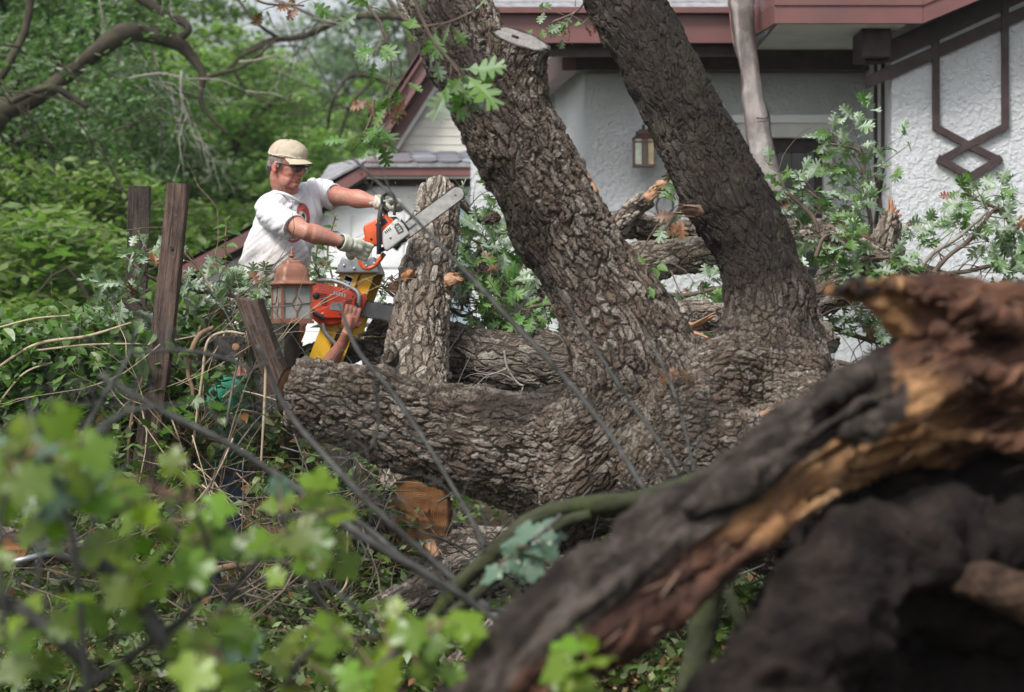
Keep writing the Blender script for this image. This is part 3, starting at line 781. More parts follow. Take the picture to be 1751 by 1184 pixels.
def downspout():
    # crushed metal gutter hanging from the eave
    sec = [(-.5, .25), (-.5, -.18), (-.42, -.25), (-.1, -.16), (.2, -.25), (.5, -.15), (.5, .25), (.38, .28)]
    pts = [(1268, -25, 16.3, 46), (1270, 40, 16.15, 38), (1282, 120, 16.0, 30), (1292, 190, 15.9, 36), (1303, 260, 15.8, 42), (1322, 340, 15.6, 48), (1330, 368, 15.5, 46)]
    A = catmull([list(P(a, b, y)) + [w * y / F] for a, b, y, w in pts], 90)
    V = []
    rg = np.random.default_rng(3)
    for i, (x, y, z, w) in enumerate(A):
        tw = .25 * math.sin(i * .09) - .1
        for k, (a, b) in enumerate(sec):
            n = .16 * (vnoise(np.array([[i * .16, k * 1.3, 0]]), 5)[0] - .5)
            u = Vector((math.cos(tw), math.sin(tw), 0)); v = Vector((-math.sin(tw), math.cos(tw), 0))
            V.append(Vector((x, y, z)) + u * (a + n) * w + v * (b + n * .8) * w * .8)
    k = len(sec); Fc = [[i * k + j, i * k + j + 1, (i + 1) * k + j + 1, (i + 1) * k + j] for i in range(len(A) - 1) for j in range(k - 1)]
    m = NT('bent_gutter_metal'); co = m.obj()
    c = m.ramp(m.noise(m.scalev(co, (1, 1, .35)), 9, 6, .7), [(.3, (.035, .028, .025)), (.5, (.095, .082, .074)), (.7, (.20, .185, .175))])
    c = m.mix(m.mr(m.noise(co, 3, 3), .5, .6, 0, .4), c, (.10, .065, .06))
    m.done(m.bsdf(c, .5, .4, .15, m.noise(co, 40, 4), .3, .004))
    t = thing('bent_downspout', 'crushed grey metal downspout torn loose from the maroon eave', 'downspout', tuple(P(1330, 368, 15.5)))
    g = part('channel', (np.array(V), Fc), m.m, t)
    sol = g.modifiers.new('t', 'SOLIDIFY'); sol.thickness = .003
    e = [V[i * k] for i in range(0, len(A), 3)]
    part('red_edge', tube([(p, .006) for p in e], len(e), 6), M['fascia'], t)
    for i in (52, 84):
        q = Vector(A[i][:3]); part('strap', tube([(q + Vector((-.01, -.05, .02)), .005), (q + Vector((.04, -.055, .015)), .004), (q + Vector((.075, -.04, .03)), .004)], 8, 5), M['iron'], t)
downspout()

# ---------------------------------------------------------------- gabled wing and garage on the left
def left_wing():
    Y = 21.0
    h = thing('gabled_wing', 'cream sided steep gable with maroon rake boards behind the garage', 'building', (PX(800, Y), Y, .6))
    for k in range(16):            # lapped siding boards clipped to the gable
        y1 = 262 - k * 14.5; y0 = y1 - 15
        xl = 659 + (262 - y1) / 1.55; xl2 = 659 + (262 - y0) / 1.55
        part('siding_board', prism([P(xl, y1, Y), P(xl2, y0, Y), P(860, y0, Y), P(860, y1, Y)], (0, 1, 0), .02 + .01 * 0), M['siding'], h, flat=True).rotation_euler = (0, 0, 0)
        part('siding_lip', bbox_(P(xl + 2, y1 - 1.2, Y - .006), P(860, y1, Y + .01)), M['siding'], h, flat=True)
    part('gable_wall', prism([P(661, 262, Y + .03), P(860, -40, Y + .03), P(860, 560, Y + .03), P(661, 560, Y + .03)], (0, 1, 0), .2), M['siding'], h, flat=True)
    d = (P(731, 142, Y) - P(658, 255, Y)).normalized()
    def rake(x0, y0, w, Yf, t, name, mat, s0=0., L=1.9):
        a = P(x0, y0, Yf); nn = Vector((-d.z, 0, d.x))
        part(name, prism([a + nn * w / 2, a + nn * w / 2 + d * L, a - nn * w / 2 + d * L, a - nn * w / 2], (0, 1, 0), t), M[mat], h, flat=True)
    rake(652, 219, .15, 20.72, .04, 'rake_board', 'fascia_old')
    rake(648, 205, .06, 20.68, .05, 'rake_drip_edge', 'fascia')
    rake(662, 229, .05, 20.78, .12, 'rake_soffit', 'trim')
    rake(663, 253, .10, 20.91, .05, 'inner_rake_board', 'fascia_old')
    rake(671, 258, .07, 20.92, .04, 'inner_rake_trim', 'soffit')
    a = P(650, 205, 20.68)
    part('roof_slope', prism([a, a + d * 2.2, a + d * 2.2 + Vector((0, 3, 0)), a + Vector((0, 3, 0))], (-d.z, 0, d.x), .03), M['roof'], h, flat=True)
left_wing()
def garage():
    Y = 20.5
    t = thing('garage', 'low white garage with a maroon eave and one band of grey hexagonal shingles', 'garage', (PX(600, Y), Y, .6))
    wall = [(560, 350), (640, 306), (835, 306), (835, 780), (100, 780), (100, 600), (150, 560), (310, 474), (410, 418)]
    part('front_wall', prism([P(a, b, Y) for a, b in wall], (0, 1, 0), .18), M['white_paint'], t, flat=True)
    part('dark_frieze', joing([bbox_(P(630, 304, Y - .05), P(835, 319, Y + .0)), strip_px([(640, 304 + 6), (560, 352), (410, 430), (310, 486), (150, 566)], .075, Y - .05, .05)]), M['trim'], t, flat=True)
    part('eave_fascia', bevelled(bbox_(P(617, 280, Y - .24), P(835, 303, Y - .18)), .01), M['fascia'], t, flat=True)
    part('eave_lip', bbox_(P(626, 300, Y - .22), P(835, 306, Y - .16)), M['soffit'], t, flat=True)
    part('eave_soffit', bbox_(P(622, 304, Y - .18), P(835, 306, Y)), M['trim'], t, flat=True)
    part('raking_fascia', strip_px([(619, 291), (545, 338), (410, 410), (310, 463), (140, 551)], .125, Y - .24, .06), M['fascia'], t, flat=True)
    part('raking_roof', strip_px([(619, 281), (545, 327), (410, 399), (310, 452), (140, 540)], .03, Y - .24, 5.0), M['roof'], t, flat=True)
    # pent roof deck and its hexagonal shingles
    y0, z0 = Y - .26, PZ(280, Y - .24); y1 = Y + .5; z1 = PZ(262, y1)
    x0, x1 = PX(626, Y), PX(812, Y) + .1
    part('pent_roof', prism([(x0, y0, z0), (x1, y0, z0), (x1, y1, z1), (x0 + .25, y1, z1)], (0, 0, -1), .03), M['roof'], t, flat=True)
    d = Vector((0, y1 - y0, z1 - z0)); L = d.length; d /= L; n = Vector((0, -d.z, d.y)); W = .155; rows = 3; rh = L / rows
    pts = [(-.5, .25), (-.3, 0.0), (.3, 0.0), (.5, .25), (.5, .8), (.3, 1.08), (-.3, 1.08), (-.5, .8)]
    first = None
    for r in range(rows):
        k = 0
        while True:
            x = x0 + W * (k + .5 + .5 * (r % 2)) * 1.32 + r * .08; k += 1
            if x > x1 + .05: break
            c = Vector((x, y0, z0)) + d * rh * r
            if first is None:
                poly = [Vector((a * W * 1.28, 0, 0)) + d * b * rh * .97 for a, b in pts]
                g = prism([p + n * .012 for p in poly], -n, .012)
                first = newmesh('shingle', np.array(g[0]), g[1], M['shingle'], False)
            o = bpy.data.objects.new('shingle', first); COL.objects.link(o); o.parent = t
            o.location = c - OFF[t.name] + n * (.004 + .004 * RND.random())
            o.rotation_euler = (0, 0, RND.uniform(-.01, .01))
    # hip shingles at the left end
    part('hip_roof', prism([(x0 - .02, y0, z0 - .01), (x0 + .25, y1, z1), (x0 - .35, y1, z1 - .12), (x0 - .42, y0, z0 - .22)], (0, 0, 1), .02), M['roof'], t, flat=True)
    # diagonal braces
    part('brace', strip_px([(752, 318), (672, 425)], .09, Y - .045, .04), M['trim'], t, flat=True)
    part('brace', strip_px([(762, 318), (818, 382)], .09, Y - .042, .04), M['trim'], t, flat=True)
    # white post at the right end
    part('corner_post', bbox_(P(808, 262, Y - .45), P(838, 700, Y - .2)), M['white_paint'], t, flat=True)
    # blue door
    dr = part('blue_door', bbox_(P(762, 356, Y - .05), P(806, 560, Y - .001)), M['blue_paint'], t, flat=True)
    part('door_panel', bevelled(bbox_(P(768, 366, Y - .065), P(783, 540, Y - .051)), .005), M['blue_paint'], dr)
    part('door_panel', bevelled(bbox_(P(787, 366, Y - .065), P(802, 540, Y - .051)), .005), M['blue_paint'], dr)
    # sectional garage door: each panel its own piece
    gd = part('garage_door', bbox_(P(555, 362, Y - .03), P(740, 700, Y - .001)), M['white_paint'], t, flat=True)
    pan = None
    for r in range(7):
        for c in range(4):
            a, b = P(560 + c * 45, 368 + r * 47, Y - .045), P(600 + c * 45, 411 + r * 47, Y - .031)
            part('panel', bevelled(bbox_(a, b), .006), M['white_paint'], gd)
    part('downpipe', stick(P(235, 520, Y - .1), P(235, 700, Y - .1), .04, nseg=10), M['fascia'], t)
garage()

# ---------------------------------------------------------------- damp summer air between the garden and the far trees
def haze():
    m = bpy.data.materials.new('damp_air'); m.use_nodes = True; nt = m.node_tree; nt.nodes.clear()
    o = nt.nodes.new('ShaderNodeOutputMaterial'); v = nt.nodes.new('ShaderNodeVolumePrincipled')
    v.inputs['Color'].default_value = (.86, .92, .97, 1); v.inputs['Density'].default_value = HAZE_D; v.inputs['Anisotropy'].default_value = .3
    nt.links.new(v.outputs[0], o.inputs['Volume'])
    h = part('haze', bbox_((-170, -4, -1.3), (170, 310, 14.5)), m, None, flat=True); tag(h, kind='stuff', label='pale humid air thickening toward the far trees')
HAZE_D = .0006
haze()
# ---------------------------------------------------------------- the fallen oak
M['bark_oak'] = bark_mat('weathered_oak_bark', (0.030, 0.022, 0.017), (0.132, 0.099, 0.076), (0.34, 0.31, 0.27), 33, .27, .025, two=True, wet=.45, moss=.12)
M['bark_log'] = bark_mat('grey_log_bark', (0.05, 0.037, 0.028), (0.205, 0.165, 0.13), (0.43, 0.40, 0.345), 24, .32, .024, wet=.15)
M['bark_logdark'] = bark_mat('brown_log_bark', (0.035, 0.026, 0.02), (0.15, 0.118, 0.094), (0.36, 0.33, 0.29), 24, .30, .026, wet=.35, moss=.1)
def rings_mat(name, cols, k=60):
    m = NT(name); co = m.attr('lc')
    d = m.addv(co, m.noise(co, 14, 3, out=1), .012)
    ln = m.n('VectorMath', operation='LENGTH'); m.l(m.scalev(d, (1, 1, 0)), ln.inputs[0])
    r = ln.outputs['Value']
    s = m.math('SINE', m.math('MULTIPLY', r, k * 12.0)); s = m.mr(s, -1, 1)
    n = m.noise(m.scalev(co, (1, 1, 1)), 35, 5, .7)
    saw = m.noise(m.scalev(co, (60, 3, 1)), 3.0, 3, .6)
    f = m.math('ADD', m.math('MULTIPLY', s, .16), m.math('ADD', m.math('MULTIPLY', n, .4), m.math('MULTIPLY', saw, .4)))
    c = m.ramp(f, [(.25, cols[0]), (.5, cols[1]), (.78, cols[2])])
    c = m.mix(m.mr(m.attr('rim', 'Fac'), .84, .93), c, [x * .35 for x in cols[0]])
    return m.done(m.bsdf(c, .8, .2, 0, f, .5, .006))
M['cut_orange'] = rings_mat('fresh_cut_orange_wood', ((.17, .07, .028), (.34, .16, .068), (.52, .30, .15)))
M['cut_tan'] = rings_mat('fresh_cut_tan_wood', ((.26, .14, .07), (.42, .25, .14), (.55, .37, .22)))
M['cut_grey'] = rings_mat('old_grey_cut_wood', ((.11, .10, .09), (.25, .235, .22), (.42, .41, .40)))
M['splinter'] = wood_mat('fresh_splintered_wood', [(.20, .09, .05), (.40, .23, .14), (.58, .40, .28)])
M['stubwood'] = wood_mat('weathered_stub_wood', [(.10, .06, .045), (.22, .14, .10), (.36, .25, .18)])
M['hole_shade'] = plain('dark_hole_shade', (.03, .018, .012), .9, .2)
M['chip'] = plain('sawdust_chip', (.60, .40, .23), .8, .2, var=.25, vs=30)

def end_cap(name, ring, T, mat, parent, bulge=.004, nr=14, rough=.004, label=None, seed=1):
    """sawn face inside the ring of points (n,3), facing T"""
    ring = np.asarray(ring); c = ring.mean(0); n = len(ring); T = np.array(T) / np.linalg.norm(T)
    e1 = ring[0] - c; R = np.linalg.norm(ring - c, axis=1).mean(); e1 = e1 - T * np.dot(e1, T); e1 /= np.linalg.norm(e1); e2 = np.cross(T, e1)
    V = [c]; rim = [0]
    for k in range(1, nr + 1):
        f = k / nr; V += [c + (p - c) * f for p in ring]; rim += [f] * n
    V = np.array(V); q = V - c
    lc = np.stack([(q * e1).sum(1), (q * e2).sum(1), (q * T).sum(1)], 1)
    V = V + T * (bulge + rough * (fbm(lc * np.array([8, 60, 1]), seed, 3) - .5))[:, None]
    Fc = [[0, 1 + j, 1 + (j + 1) % n] for j in range(n)]
    for k in range(nr - 1):
        a = 1 + k * n; b = a + n
        Fc += [[a + j, b + j, b + (j + 1) % n, a + (j + 1) % n] for j in range(n)]
    return part(name, (V, Fc), mat, parent, attrs={'lc': lc, 'rim': rim}, label=label)

def T3(L, Y0=10.0):
    return [(P(a[0], a[1], a[3] if len(a) > 3 else Y0), a[2] * (a[3] if len(a) > 3 else Y0) / F) for a in L]
def torn_piece(name, L, mat, parent):
    """broken wood: a wobbly core whose end splits into separate pointed shards"""
    if mat.startswith('bark'):
        g = tube(L, step=.012, nseg=24, wob=.2, wobf=14, seed=3); part(name, g, M[mat], parent, attrs={'lc': tube.lc}); return
    rr = random.Random(int(L[0][0][0] * 991)); gs, lcs = [], []
    a, b = Vector(L[0][0]), Vector(L[-1][0]); d = (b - a); ln = d.length; d.normalize(); r = L[0][1]
    g = tube([(p, q * .8) for p, q in L[:-1]] + [(L[-2][0] + (L[-1][0] - L[-2][0]) * .4, L[-1][1] * .5)], step=.008, nseg=16, wob=.5, wobf=26, seed=4); gs.append(g); lcs.append(tube.lc)
    u = d.orthogonal().normalized(); v = d.cross(u)
    for k in range(13):
        q = rr.uniform(0, 6.28); o = (u * math.cos(q) + v * math.sin(q)) * r * rr.uniform(.25, .85)
        s0 = a + d * ln * rr.uniform(0, .45) + o; e0 = s0 + d * ln * rr.uniform(.35, .85) + o * rr.uniform(-.3, .5)
        g = tube([(s0, r * .22), (s0.lerp(e0, .6), r * rr.uniform(.12, .26)), (e0, r * .02)], 7, 5, wob=.3, wobf=30, seed=k, squash=.45); gs.append(g); lcs.append(tube.lc)
    part(name, joing(gs), M[mat], parent, attrs={'lc': np.concatenate(lcs)}, flat=True)
def big_oak():
    Y = 10.0
    A = [(742, -70, 80, 10.2), (765, 20, 80, 10.1), (808, 105, 80, 10.05), (862, 200, 82, 10), (912, 300, 84, 10), (963, 395, 90, 10), (1008, 470, 90, 9.98), (1062, 560, 104, 9.95), (1110, 680, 125, 9.95), (1120, 760, 120, 9.95)]
    B = [(1040, -70, 70, 10.5), (1066, 0, 70, 10.45), (1112, 80, 72, 10.35), (1160, 180, 74, 10.25), (1208, 270, 76, 10.2), (1257, 360, 78, 10.1), (1297, 440, 78, 10.05), (1315, 520, 82, 10), (1318, 600, 100, 10), (1310, 700, 130, 10)]
    Cc = [(492, 672, 66, 9.9), (560, 688, 72, 9.92), (640, 708, 76, 9.94), (730, 738, 86, 9.95), (820, 758, 100, 9.96), (910, 775, 110, 9.98), (1000, 770, 125, 10.05), (1090, 760, 120, 10.1)]
    D = [(1010, 800, 100, 10), (1100, 775, 165, 10.05), (1220, 775, 190, 10.1), (1340, 795, 195, 10.1), (1480, 850, 195, 10.0), (1700, 900, 200, 9.8)]
    E = [(1120, 720, 110, 9.9), (1040, 800, 110, 9.9), (970, 870, 80, 9.95), (920, 930, 50, 10)]
    G = [(880, 205, 66, 10), (884, 150, 52, 9.97), (884, 98, 48, 9.95), (882, 78, 46, 9.94)]
    limbs = [[(p, r * .955) for p, r in T3(x)] for x in (A, B, Cc, D, E, G)]
    gs = [tube(L, step=.04, nseg=26) for L in limbs]
    # knots, burls and flare lumps
    for px, py, y, r in ((650, 660, 9.86, 40), (628, 640, 9.80, 22), (700, 690, 9.80, 34), (1160, 640, 9.95, 50), (1250, 640, 9.7, 75), (1180, 700, 9.55, 70), (1090, 395, 9.8, 14), (1350, 640, 9.75, 70), (1260, 780, 9.5, 90), (1400, 720, 9.6, 80), (1010, 740, 9.78, 88), (990, 830, 9.75, 70), (1075, 640, 9.8, 95), (1180, 800, 9.6, 110), (1300, 620, 9.85, 95)):
        gs.append(ellipsoid(P(px, py, y), [r * y / F * k for k in (1.1, .8, .9)]))
    V, Fc = blob(gs, .032, 14, 2)
    no = blob.no.copy()
    V = V + no * ((fbm(V * 5.5, 4, 3) - .5) * .05)[:, None] + no * ((fbm(V * 14, 9, 3) - .5) * .024)[:, None]
    la, lb, bw, idA = limb_coords(V, limbs)
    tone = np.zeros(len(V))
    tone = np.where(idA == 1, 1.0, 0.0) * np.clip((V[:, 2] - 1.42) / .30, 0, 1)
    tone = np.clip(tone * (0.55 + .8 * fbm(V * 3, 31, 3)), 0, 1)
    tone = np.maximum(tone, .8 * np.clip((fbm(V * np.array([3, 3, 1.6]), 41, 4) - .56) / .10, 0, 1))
    t = thing('fallen_oak', 'massive fallen oak trunk with two thick rising limbs and one sawn limb pointing left', 'fallen tree', tuple(P(1150, 1000, 10)))
    cut = P(486, 668, 9.9)
    # sawn left end: flatten
    d = np.array([-1, 0.42, .10]); d /= np.linalg.norm(d); q = (V - np.array(P(497, 668, 9.9))) @ d
    m = (q > 0) & (idA == 2); V[m] -= np.outer(q[m], d)
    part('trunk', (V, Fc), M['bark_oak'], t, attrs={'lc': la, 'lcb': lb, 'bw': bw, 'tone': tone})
    # oblique sawn face on the upper stub
    ctr = P(884, 80, 9.93); r = 53 * 9.95 / F
    n = np.array([.36, -.42, 1.0]); n /= np.linalg.norm(n)
    u = np.cross([0, 1, 0], n); u /= np.linalg.norm(u); v = np.cross(n, u)
    ring = [np.array(ctr) + n * .034 + u * r * 1.02 * math.cos(a) * (1 + .05 * math.sin(3 * a)) + v * r * (1.0 + .07 * math.sin(2 * a + 1) + .03 * math.sin(7 * a)) * math.sin(a) for a in np.linspace(0, 2 * math.pi, 40, endpoint=False)]
    g = np.array([p - n * .09 for p in ring])
    k = len(ring)
    part('sawn_rim', (np.vstack([ring, g]), [[i, (i + 1) % k, (i + 1) % k + k, i + k] for i in range(k)]), M['bark_oak'], t, attrs={'lc': np.vstack([ring, g]) * .9})
    end_cap('sawn_face', ring, n, M['cut_grey'], t, bulge=.002, rough=.026)
    R3 = Matrix((Vector(u), Vector(v), Vector(n))).transposed()
    part('knot_hole_disc', lathe([(.016, -.004), (.015, .006)], Vector(ctr) + Vector(n) * .034 - Vector(u) * .02, 14, R3), M['hole_shade'], t)  # dark disc paints the shade inside a hole; no hole is cut
    # sawn left end face
    c = np.array(P(497, 671, 9.94)); r = 44 * 9.9 / F; u = np.cross([0, 0, 1], d); u /= np.linalg.norm(u); v = np.cross(d, u)
    ring = [c + d * .006 + u * r * math.cos(a) + v * r * math.sin(a) for a in np.linspace(0, 2 * math.pi, 40, endpoint=False)]
    end_cap('sawn_face', ring, d, M['cut_tan'], t)
    # short broken twigs and stubs on the bark
    torn_piece('broken_stub', T3([(1195, 364, 15, 9.93), (1175, 360, 11, 9.86), (1150, 362, 5, 9.8)]), 'stubwood', t)
    g = tube(T3([(850, 372, 9, 9.9), (838, 374, 8, 9.85), (826, 378, 5, 9.82)]), 8, 8, wob=.2)
    part('broken_stub', g, M['bark_oak'], t, attrs={'lc': tube.lc})
    g = tube(T3([(655, 640, 20, 9.9), (668, 600, 12, 9.86), (662, 590, 5, 9.86)]), 10, 9, wob=.25)
    part('broken_stub', g, M['bark_oak'], t, attrs={'lc': tube.lc})
    for pts in ([(1020, 330, 5, 9.95), (1003, 300, 5, 10.0), (1000, 288, 2, 10.0)],):
        part('splinter', tube(T3(pts), 6, 5), M['splinter'], t, attrs={'lc': tube.lc})
    # torn flap behind the crotch
    part('torn_slab', tube(T3([(1300, 712, 18, 9.6), (1370, 690, 14, 9.55), (1430, 672, 6, 9.55)]), 14, 8, wob=.3, wobf=14, squash=.4), M['splinter'], t, attrs={'lc': tube.lc})
big_oak()

# ---------------------------------------------------------------- foreground splintered trunk
def splinter_mat():
    m = NT('torn_heartwood_and_bark'); co = m.attr('lc'); w = m.attr('wood', 'Fac'); hot = m.attr('hot', 'Fac'); ob = m.obj()
    n1 = m.noise(m.scalev(co, (1, 1, 0.07)), 38, 7, .7, .5); n2 = m.noise(m.scalev(co, (1, 1, .35)), 5, 5, .6, 1.0)
    f = m.math('ADD', m.math('MULTIPLY', n1, .45), m.math('MULTIPLY', n2, .62))
    red = m.ramp(f, [(.36, (.014, .008, .007)), (.47, (.045, .021, .014)), (.56, (.11, .050, .030)), (.65, (.21, .105, .060)), (.76, (.40, .26, .17))])
    tan = m.ramp(f, [(.32, (.055, .024, .012)), (.46, (.20, .095, .042)), (.58, (.36, .20, .09)), (.72, (.50, .34, .20))])
    c = m.mix(m.mr(m.math('ADD', hot, m.math('MULTIPLY', n2, .5)), .55, .95), red, tan)
    bk = m.ramp(m.noise(m.scalev(co, (1, 1, .4)), 30, 7, .7), [(.32, (.012, .009, .007)), (.5, (.034, .026, .021)), (.68, (.095, .078, .066))])
    msk = m.mr(m.math('ADD', w, m.math('MULTIPLY', m.math('SUBTRACT', m.noise(ob, 9, 5, .65), .5), .55)), .44, .56)
    c = m.mix(msk, bk, c)
    h = m.math('ADD', n1, m.math('MULTIPLY', m.noise(m.scalev(co, (1, 1, .3)), 60, 4), .4))
    return m.done(m.bsdf(c, .8, .25, 0, h, .9, .03))
M['torn'] = splinter_mat()
def earth_wood_mat():
    m = NT('dark_rotten_bark'); ob = m.obj()
    n = m.noise(ob, 8, 8, .7, .4)
    c = m.ramp(n, [(.3, (.007, .005, .005)), (.5, (.018, .013, .011)), (.65, (.038, .027, .022)), (.8, (.085, .058, .04))])
    return m.done(m.bsdf(c, .9, .2, 0, m.math('ADD', n, m.math('MULTIPLY', m.noise(ob, 50, 5), .3)), 1.0, .05))
M['rotten'] = earth_wood_mat()
def foreground_trunk():
    t = thing('splintered_trunk', 'out of focus splintered brown trunk filling the lower right corner with torn orange heartwood', 'broken trunk', tuple(P(1500, 1184, 5.4)))
    arm = [(740, 1290, 60, 4.9), (840, 1215, 78, 4.95), (935, 1110, 84, 5.0), (1030, 1030, 86, 5.1), (1120, 950, 84, 5.2), (1215, 888, 86, 5.3), (1310, 820, 90, 5.4), (1400, 764, 92, 5.5), (1500, 722, 92, 5.55), (1600, 672, 120, 5.6), (1720, 640, 140, 5.65), (1850, 650, 150, 5.7)]
    top = [(1408, 494, 4, 5.5), (1440, 498, 9, 5.5), (1500, 508, 20, 5.52), (1570, 532, 44, 5.55), (1650, 560, 75, 5.6), (1760, 590, 85, 5.65), (1850, 620, 90, 5.7)]
    limbs = [[(p, r * .88) for p, r in T3(arm)], T3(top)]
    gs = [tube(limbs[0], step=.03, nseg=22, wob=.10, wobf=8, seed=2), tube(limbs[1], step=.025, nseg=18, wob=.16, wobf=12, seed=3)]
    rr = random.Random(5)
    # raised splinters and ridges running with the grain
    for k, pts in enumerate([
        [(1180, 880, 14, 5.12), (1330, 790, 16, 5.25), (1450, 710, 14, 5.35), (1520, 680, 8, 5.4)],
        [(1450, 760, 16, 5.3), (1540, 700, 22, 5.3), (1620, 640, 26, 5.35), (1640, 590, 12, 5.4)],
        [(1010, 1130, 14, 4.98), (1110, 1060, 16, 5.05), (1230, 985, 16, 5.15), (1330, 915, 14, 5.25), (1440, 845, 12, 5.35)],
        [(1560, 500, 9, 5.45), (1640, 520, 14, 5.42), (1740, 560, 16, 5.5)],
        [(1420, 497, 6, 5.45), (1500, 489, 9, 5.47), (1620, 496, 13, 5.5), (1700, 520, 14, 5.55)],
        [(1600, 560, 12, 5.38), (1680, 640, 18, 5.36), (1760, 660, 20, 5.4)],
        [(1380, 715, 8, 5.36), (1430, 672, 9, 5.40), (1480, 640, 4, 5.45)],
        [(1560, 770, 13, 5.4), (1650, 745, 15, 5.4), (1760, 765, 14, 5.45)]]):
        L = T3(pts); gs.append(tube(L, step=.03, nseg=9, wob=.25, wobf=12, seed=20 + k))
    V, Fc = blob(gs, .012, 2, 1)
    no = blob.no.copy()
    la, lb, bw, idA = limb_coords(V, limbs, .03)
    st = fbm(la * np.array([22, 22, 2.2]), 8, 4) - .5
    rdg = 1 - np.abs(fbm(la * np.array([16, 16, 1.5]) + 3, 12, 3) * 2 - 1)
    rd2 = 1 - np.abs(fbm(la * np.array([48, 48, 5]) + 3, 13, 2) * 2 - 1)
    tip = np.clip((V[:, 0] - .70) / .14, .25, 1) * (idA == 1) + (idA != 1)
    V = V + (no * tip[:, None]) * (st * .05 + (rdg ** 2 - .6) * .05 + (rd2 - .6) * .020 + (fbm(V * 45, 14, 3) - .5) * .022)[:, None] + no * ((fbm(V * 6, 3, 3) - .5) * .06)[:, None]
    # the bark survives on the upper side of the arm, the heartwood shows below and to the right
    px = V[:, 0] / V[:, 1] * F + 875.5; py = 592 - (V[:, 2] - CAM_H) / V[:, 1] * F
    S = catmull([list(p) + [r] for p, r in limbs[0]], 200)
    i = np.array([np.linalg.norm(S[:, :3] - v, axis=1).argmin() for v in V])
    up = (V[:, 2] - S[i, 2]) / S[i, 3]
    wood = np.clip(.5 - (up - .30) * 1.1, 0, 1)
    right = np.clip((V[:, 0] - .80) / .12, 0, 1); wood = np.maximum(wood, right)
    wood = np.where(V[:, 1] > S[i, 1] + .08, 0, wood)
    wood = np.where(idA == 1, np.clip(.9 - (.42 if True else 0) * (V[:, 1] > 5.62), 0, 1), wood)
    hot = np.clip(.35 + 1.3 * np.exp(-(((V[:, 0] - .82) / .16) ** 2 + ((V[:, 2] - 1.20) / .13) ** 2)) + .8 * np.exp(-(((V[:, 0] - .60) / .14) ** 2 + ((V[:, 2] - 1.02) / .05) ** 2)) + 1.2 * (idA == 1) * np.clip((.93 - V[:, 0]) / .12, 0, 1), 0, 1.3) - .15
    part('splintered_limb', (V, Fc), M['torn'], t, attrs={'lc': la, 'wood': wood, 'hot': hot})
    # long fibres and shards standing off the break
    gs, lcs = [], []; rg = np.random.default_rng(6); idx = np.nonzero((wood > .62))[0]; Tn = {}
    for k in range(200):
        i = int(rg.choice(idx)); p = Vector(V[i]); nn = Vector(no[i]); S_ = S
        j = np.linalg.norm(S[:, :3] - V[i], axis=1).argmin(); d = Vector(S[min(199, j + 2), :3] - S[max(0, j - 2), :3]).normalized()
        if rg.random() < .5: d = -d
        d = (d + Vector(rg.normal(0, .16, 3)) + nn * .12).normalized(); ln = rg.uniform(.03, .13); r = rg.uniform(.0010, .0032)
        g = tube([(p - d * ln * .3, r * .5), (p + d * ln * .2 + nn * .003, r), (p + d * ln * .8 + nn * .010, .0004)], 5, 4, squash=.5)
        gs.append(g); lcs.append(tube.lc + rg.uniform(0, 3, 3))
    part('shards', joing(gs), M['stubwood'], t, flat=True, attrs={'lc': np.concatenate(lcs)}, kind='stuff')
    # hollow dark trunk below
    body = [T3(x) for x in (
        [(1200, 1330, 90, 5.0), (1290, 1200, 100, 5.1), (1400, 1080, 110, 5.2), (1520, 985, 100, 5.35), (1650, 960, 100, 5.45), (1830, 1010, 110, 5.5)],
        [(1420, 960, 90, 5.75), (1550, 900, 110, 5.8), (1700, 880, 130, 5.85), (1850, 880, 140, 5.9)],
        [(1500, 860, 60, 5.7), (1650, 830, 60, 5.7), (1800, 820, 70, 5.75)],
        [(1380, 1260, 120, 5.7), (1550, 1200, 140, 5.75), (1750, 1200, 160, 5.8), (1900, 1200, 150, 5.8)])]
    gs = [tube(L, step=.05, nseg=20, wob=.12, wobf=5, seed=k) for k, L in enumerate(body)]
    V, Fc = blob(gs, .03, 4, 1); no = blob.no
    V = V + no * ((fbm(V * 4, 5, 4) - .5) * .20 + (1 - np.abs(fbm(V * np.array([9, 9, 16]), 16, 4) * 2 - 1) - .7) * .09)[:, None] + no * ((fbm(V * 22, 6, 3) - .5) * .05)[:, None]
    part('hollow_trunk', (V, Fc), M['rotten'], t)
    g = tube(T3([(1640, 1000, 22, 5.28), (1690, 995, 36, 5.22), (1740, 1020, 40, 5.2), (1800, 1060, 30, 5.2)]), step=.02, nseg=16, wob=.3, wobf=18)
    part('bark_flap', g, plain('brown_rotten_wood', (.060, .036, .024), .9, .2, var=.75, vs=26, bump=1.0, bs=60, bd=.02, dirt=((.02, .013, .01), .8)), t)
foreground_trunk()

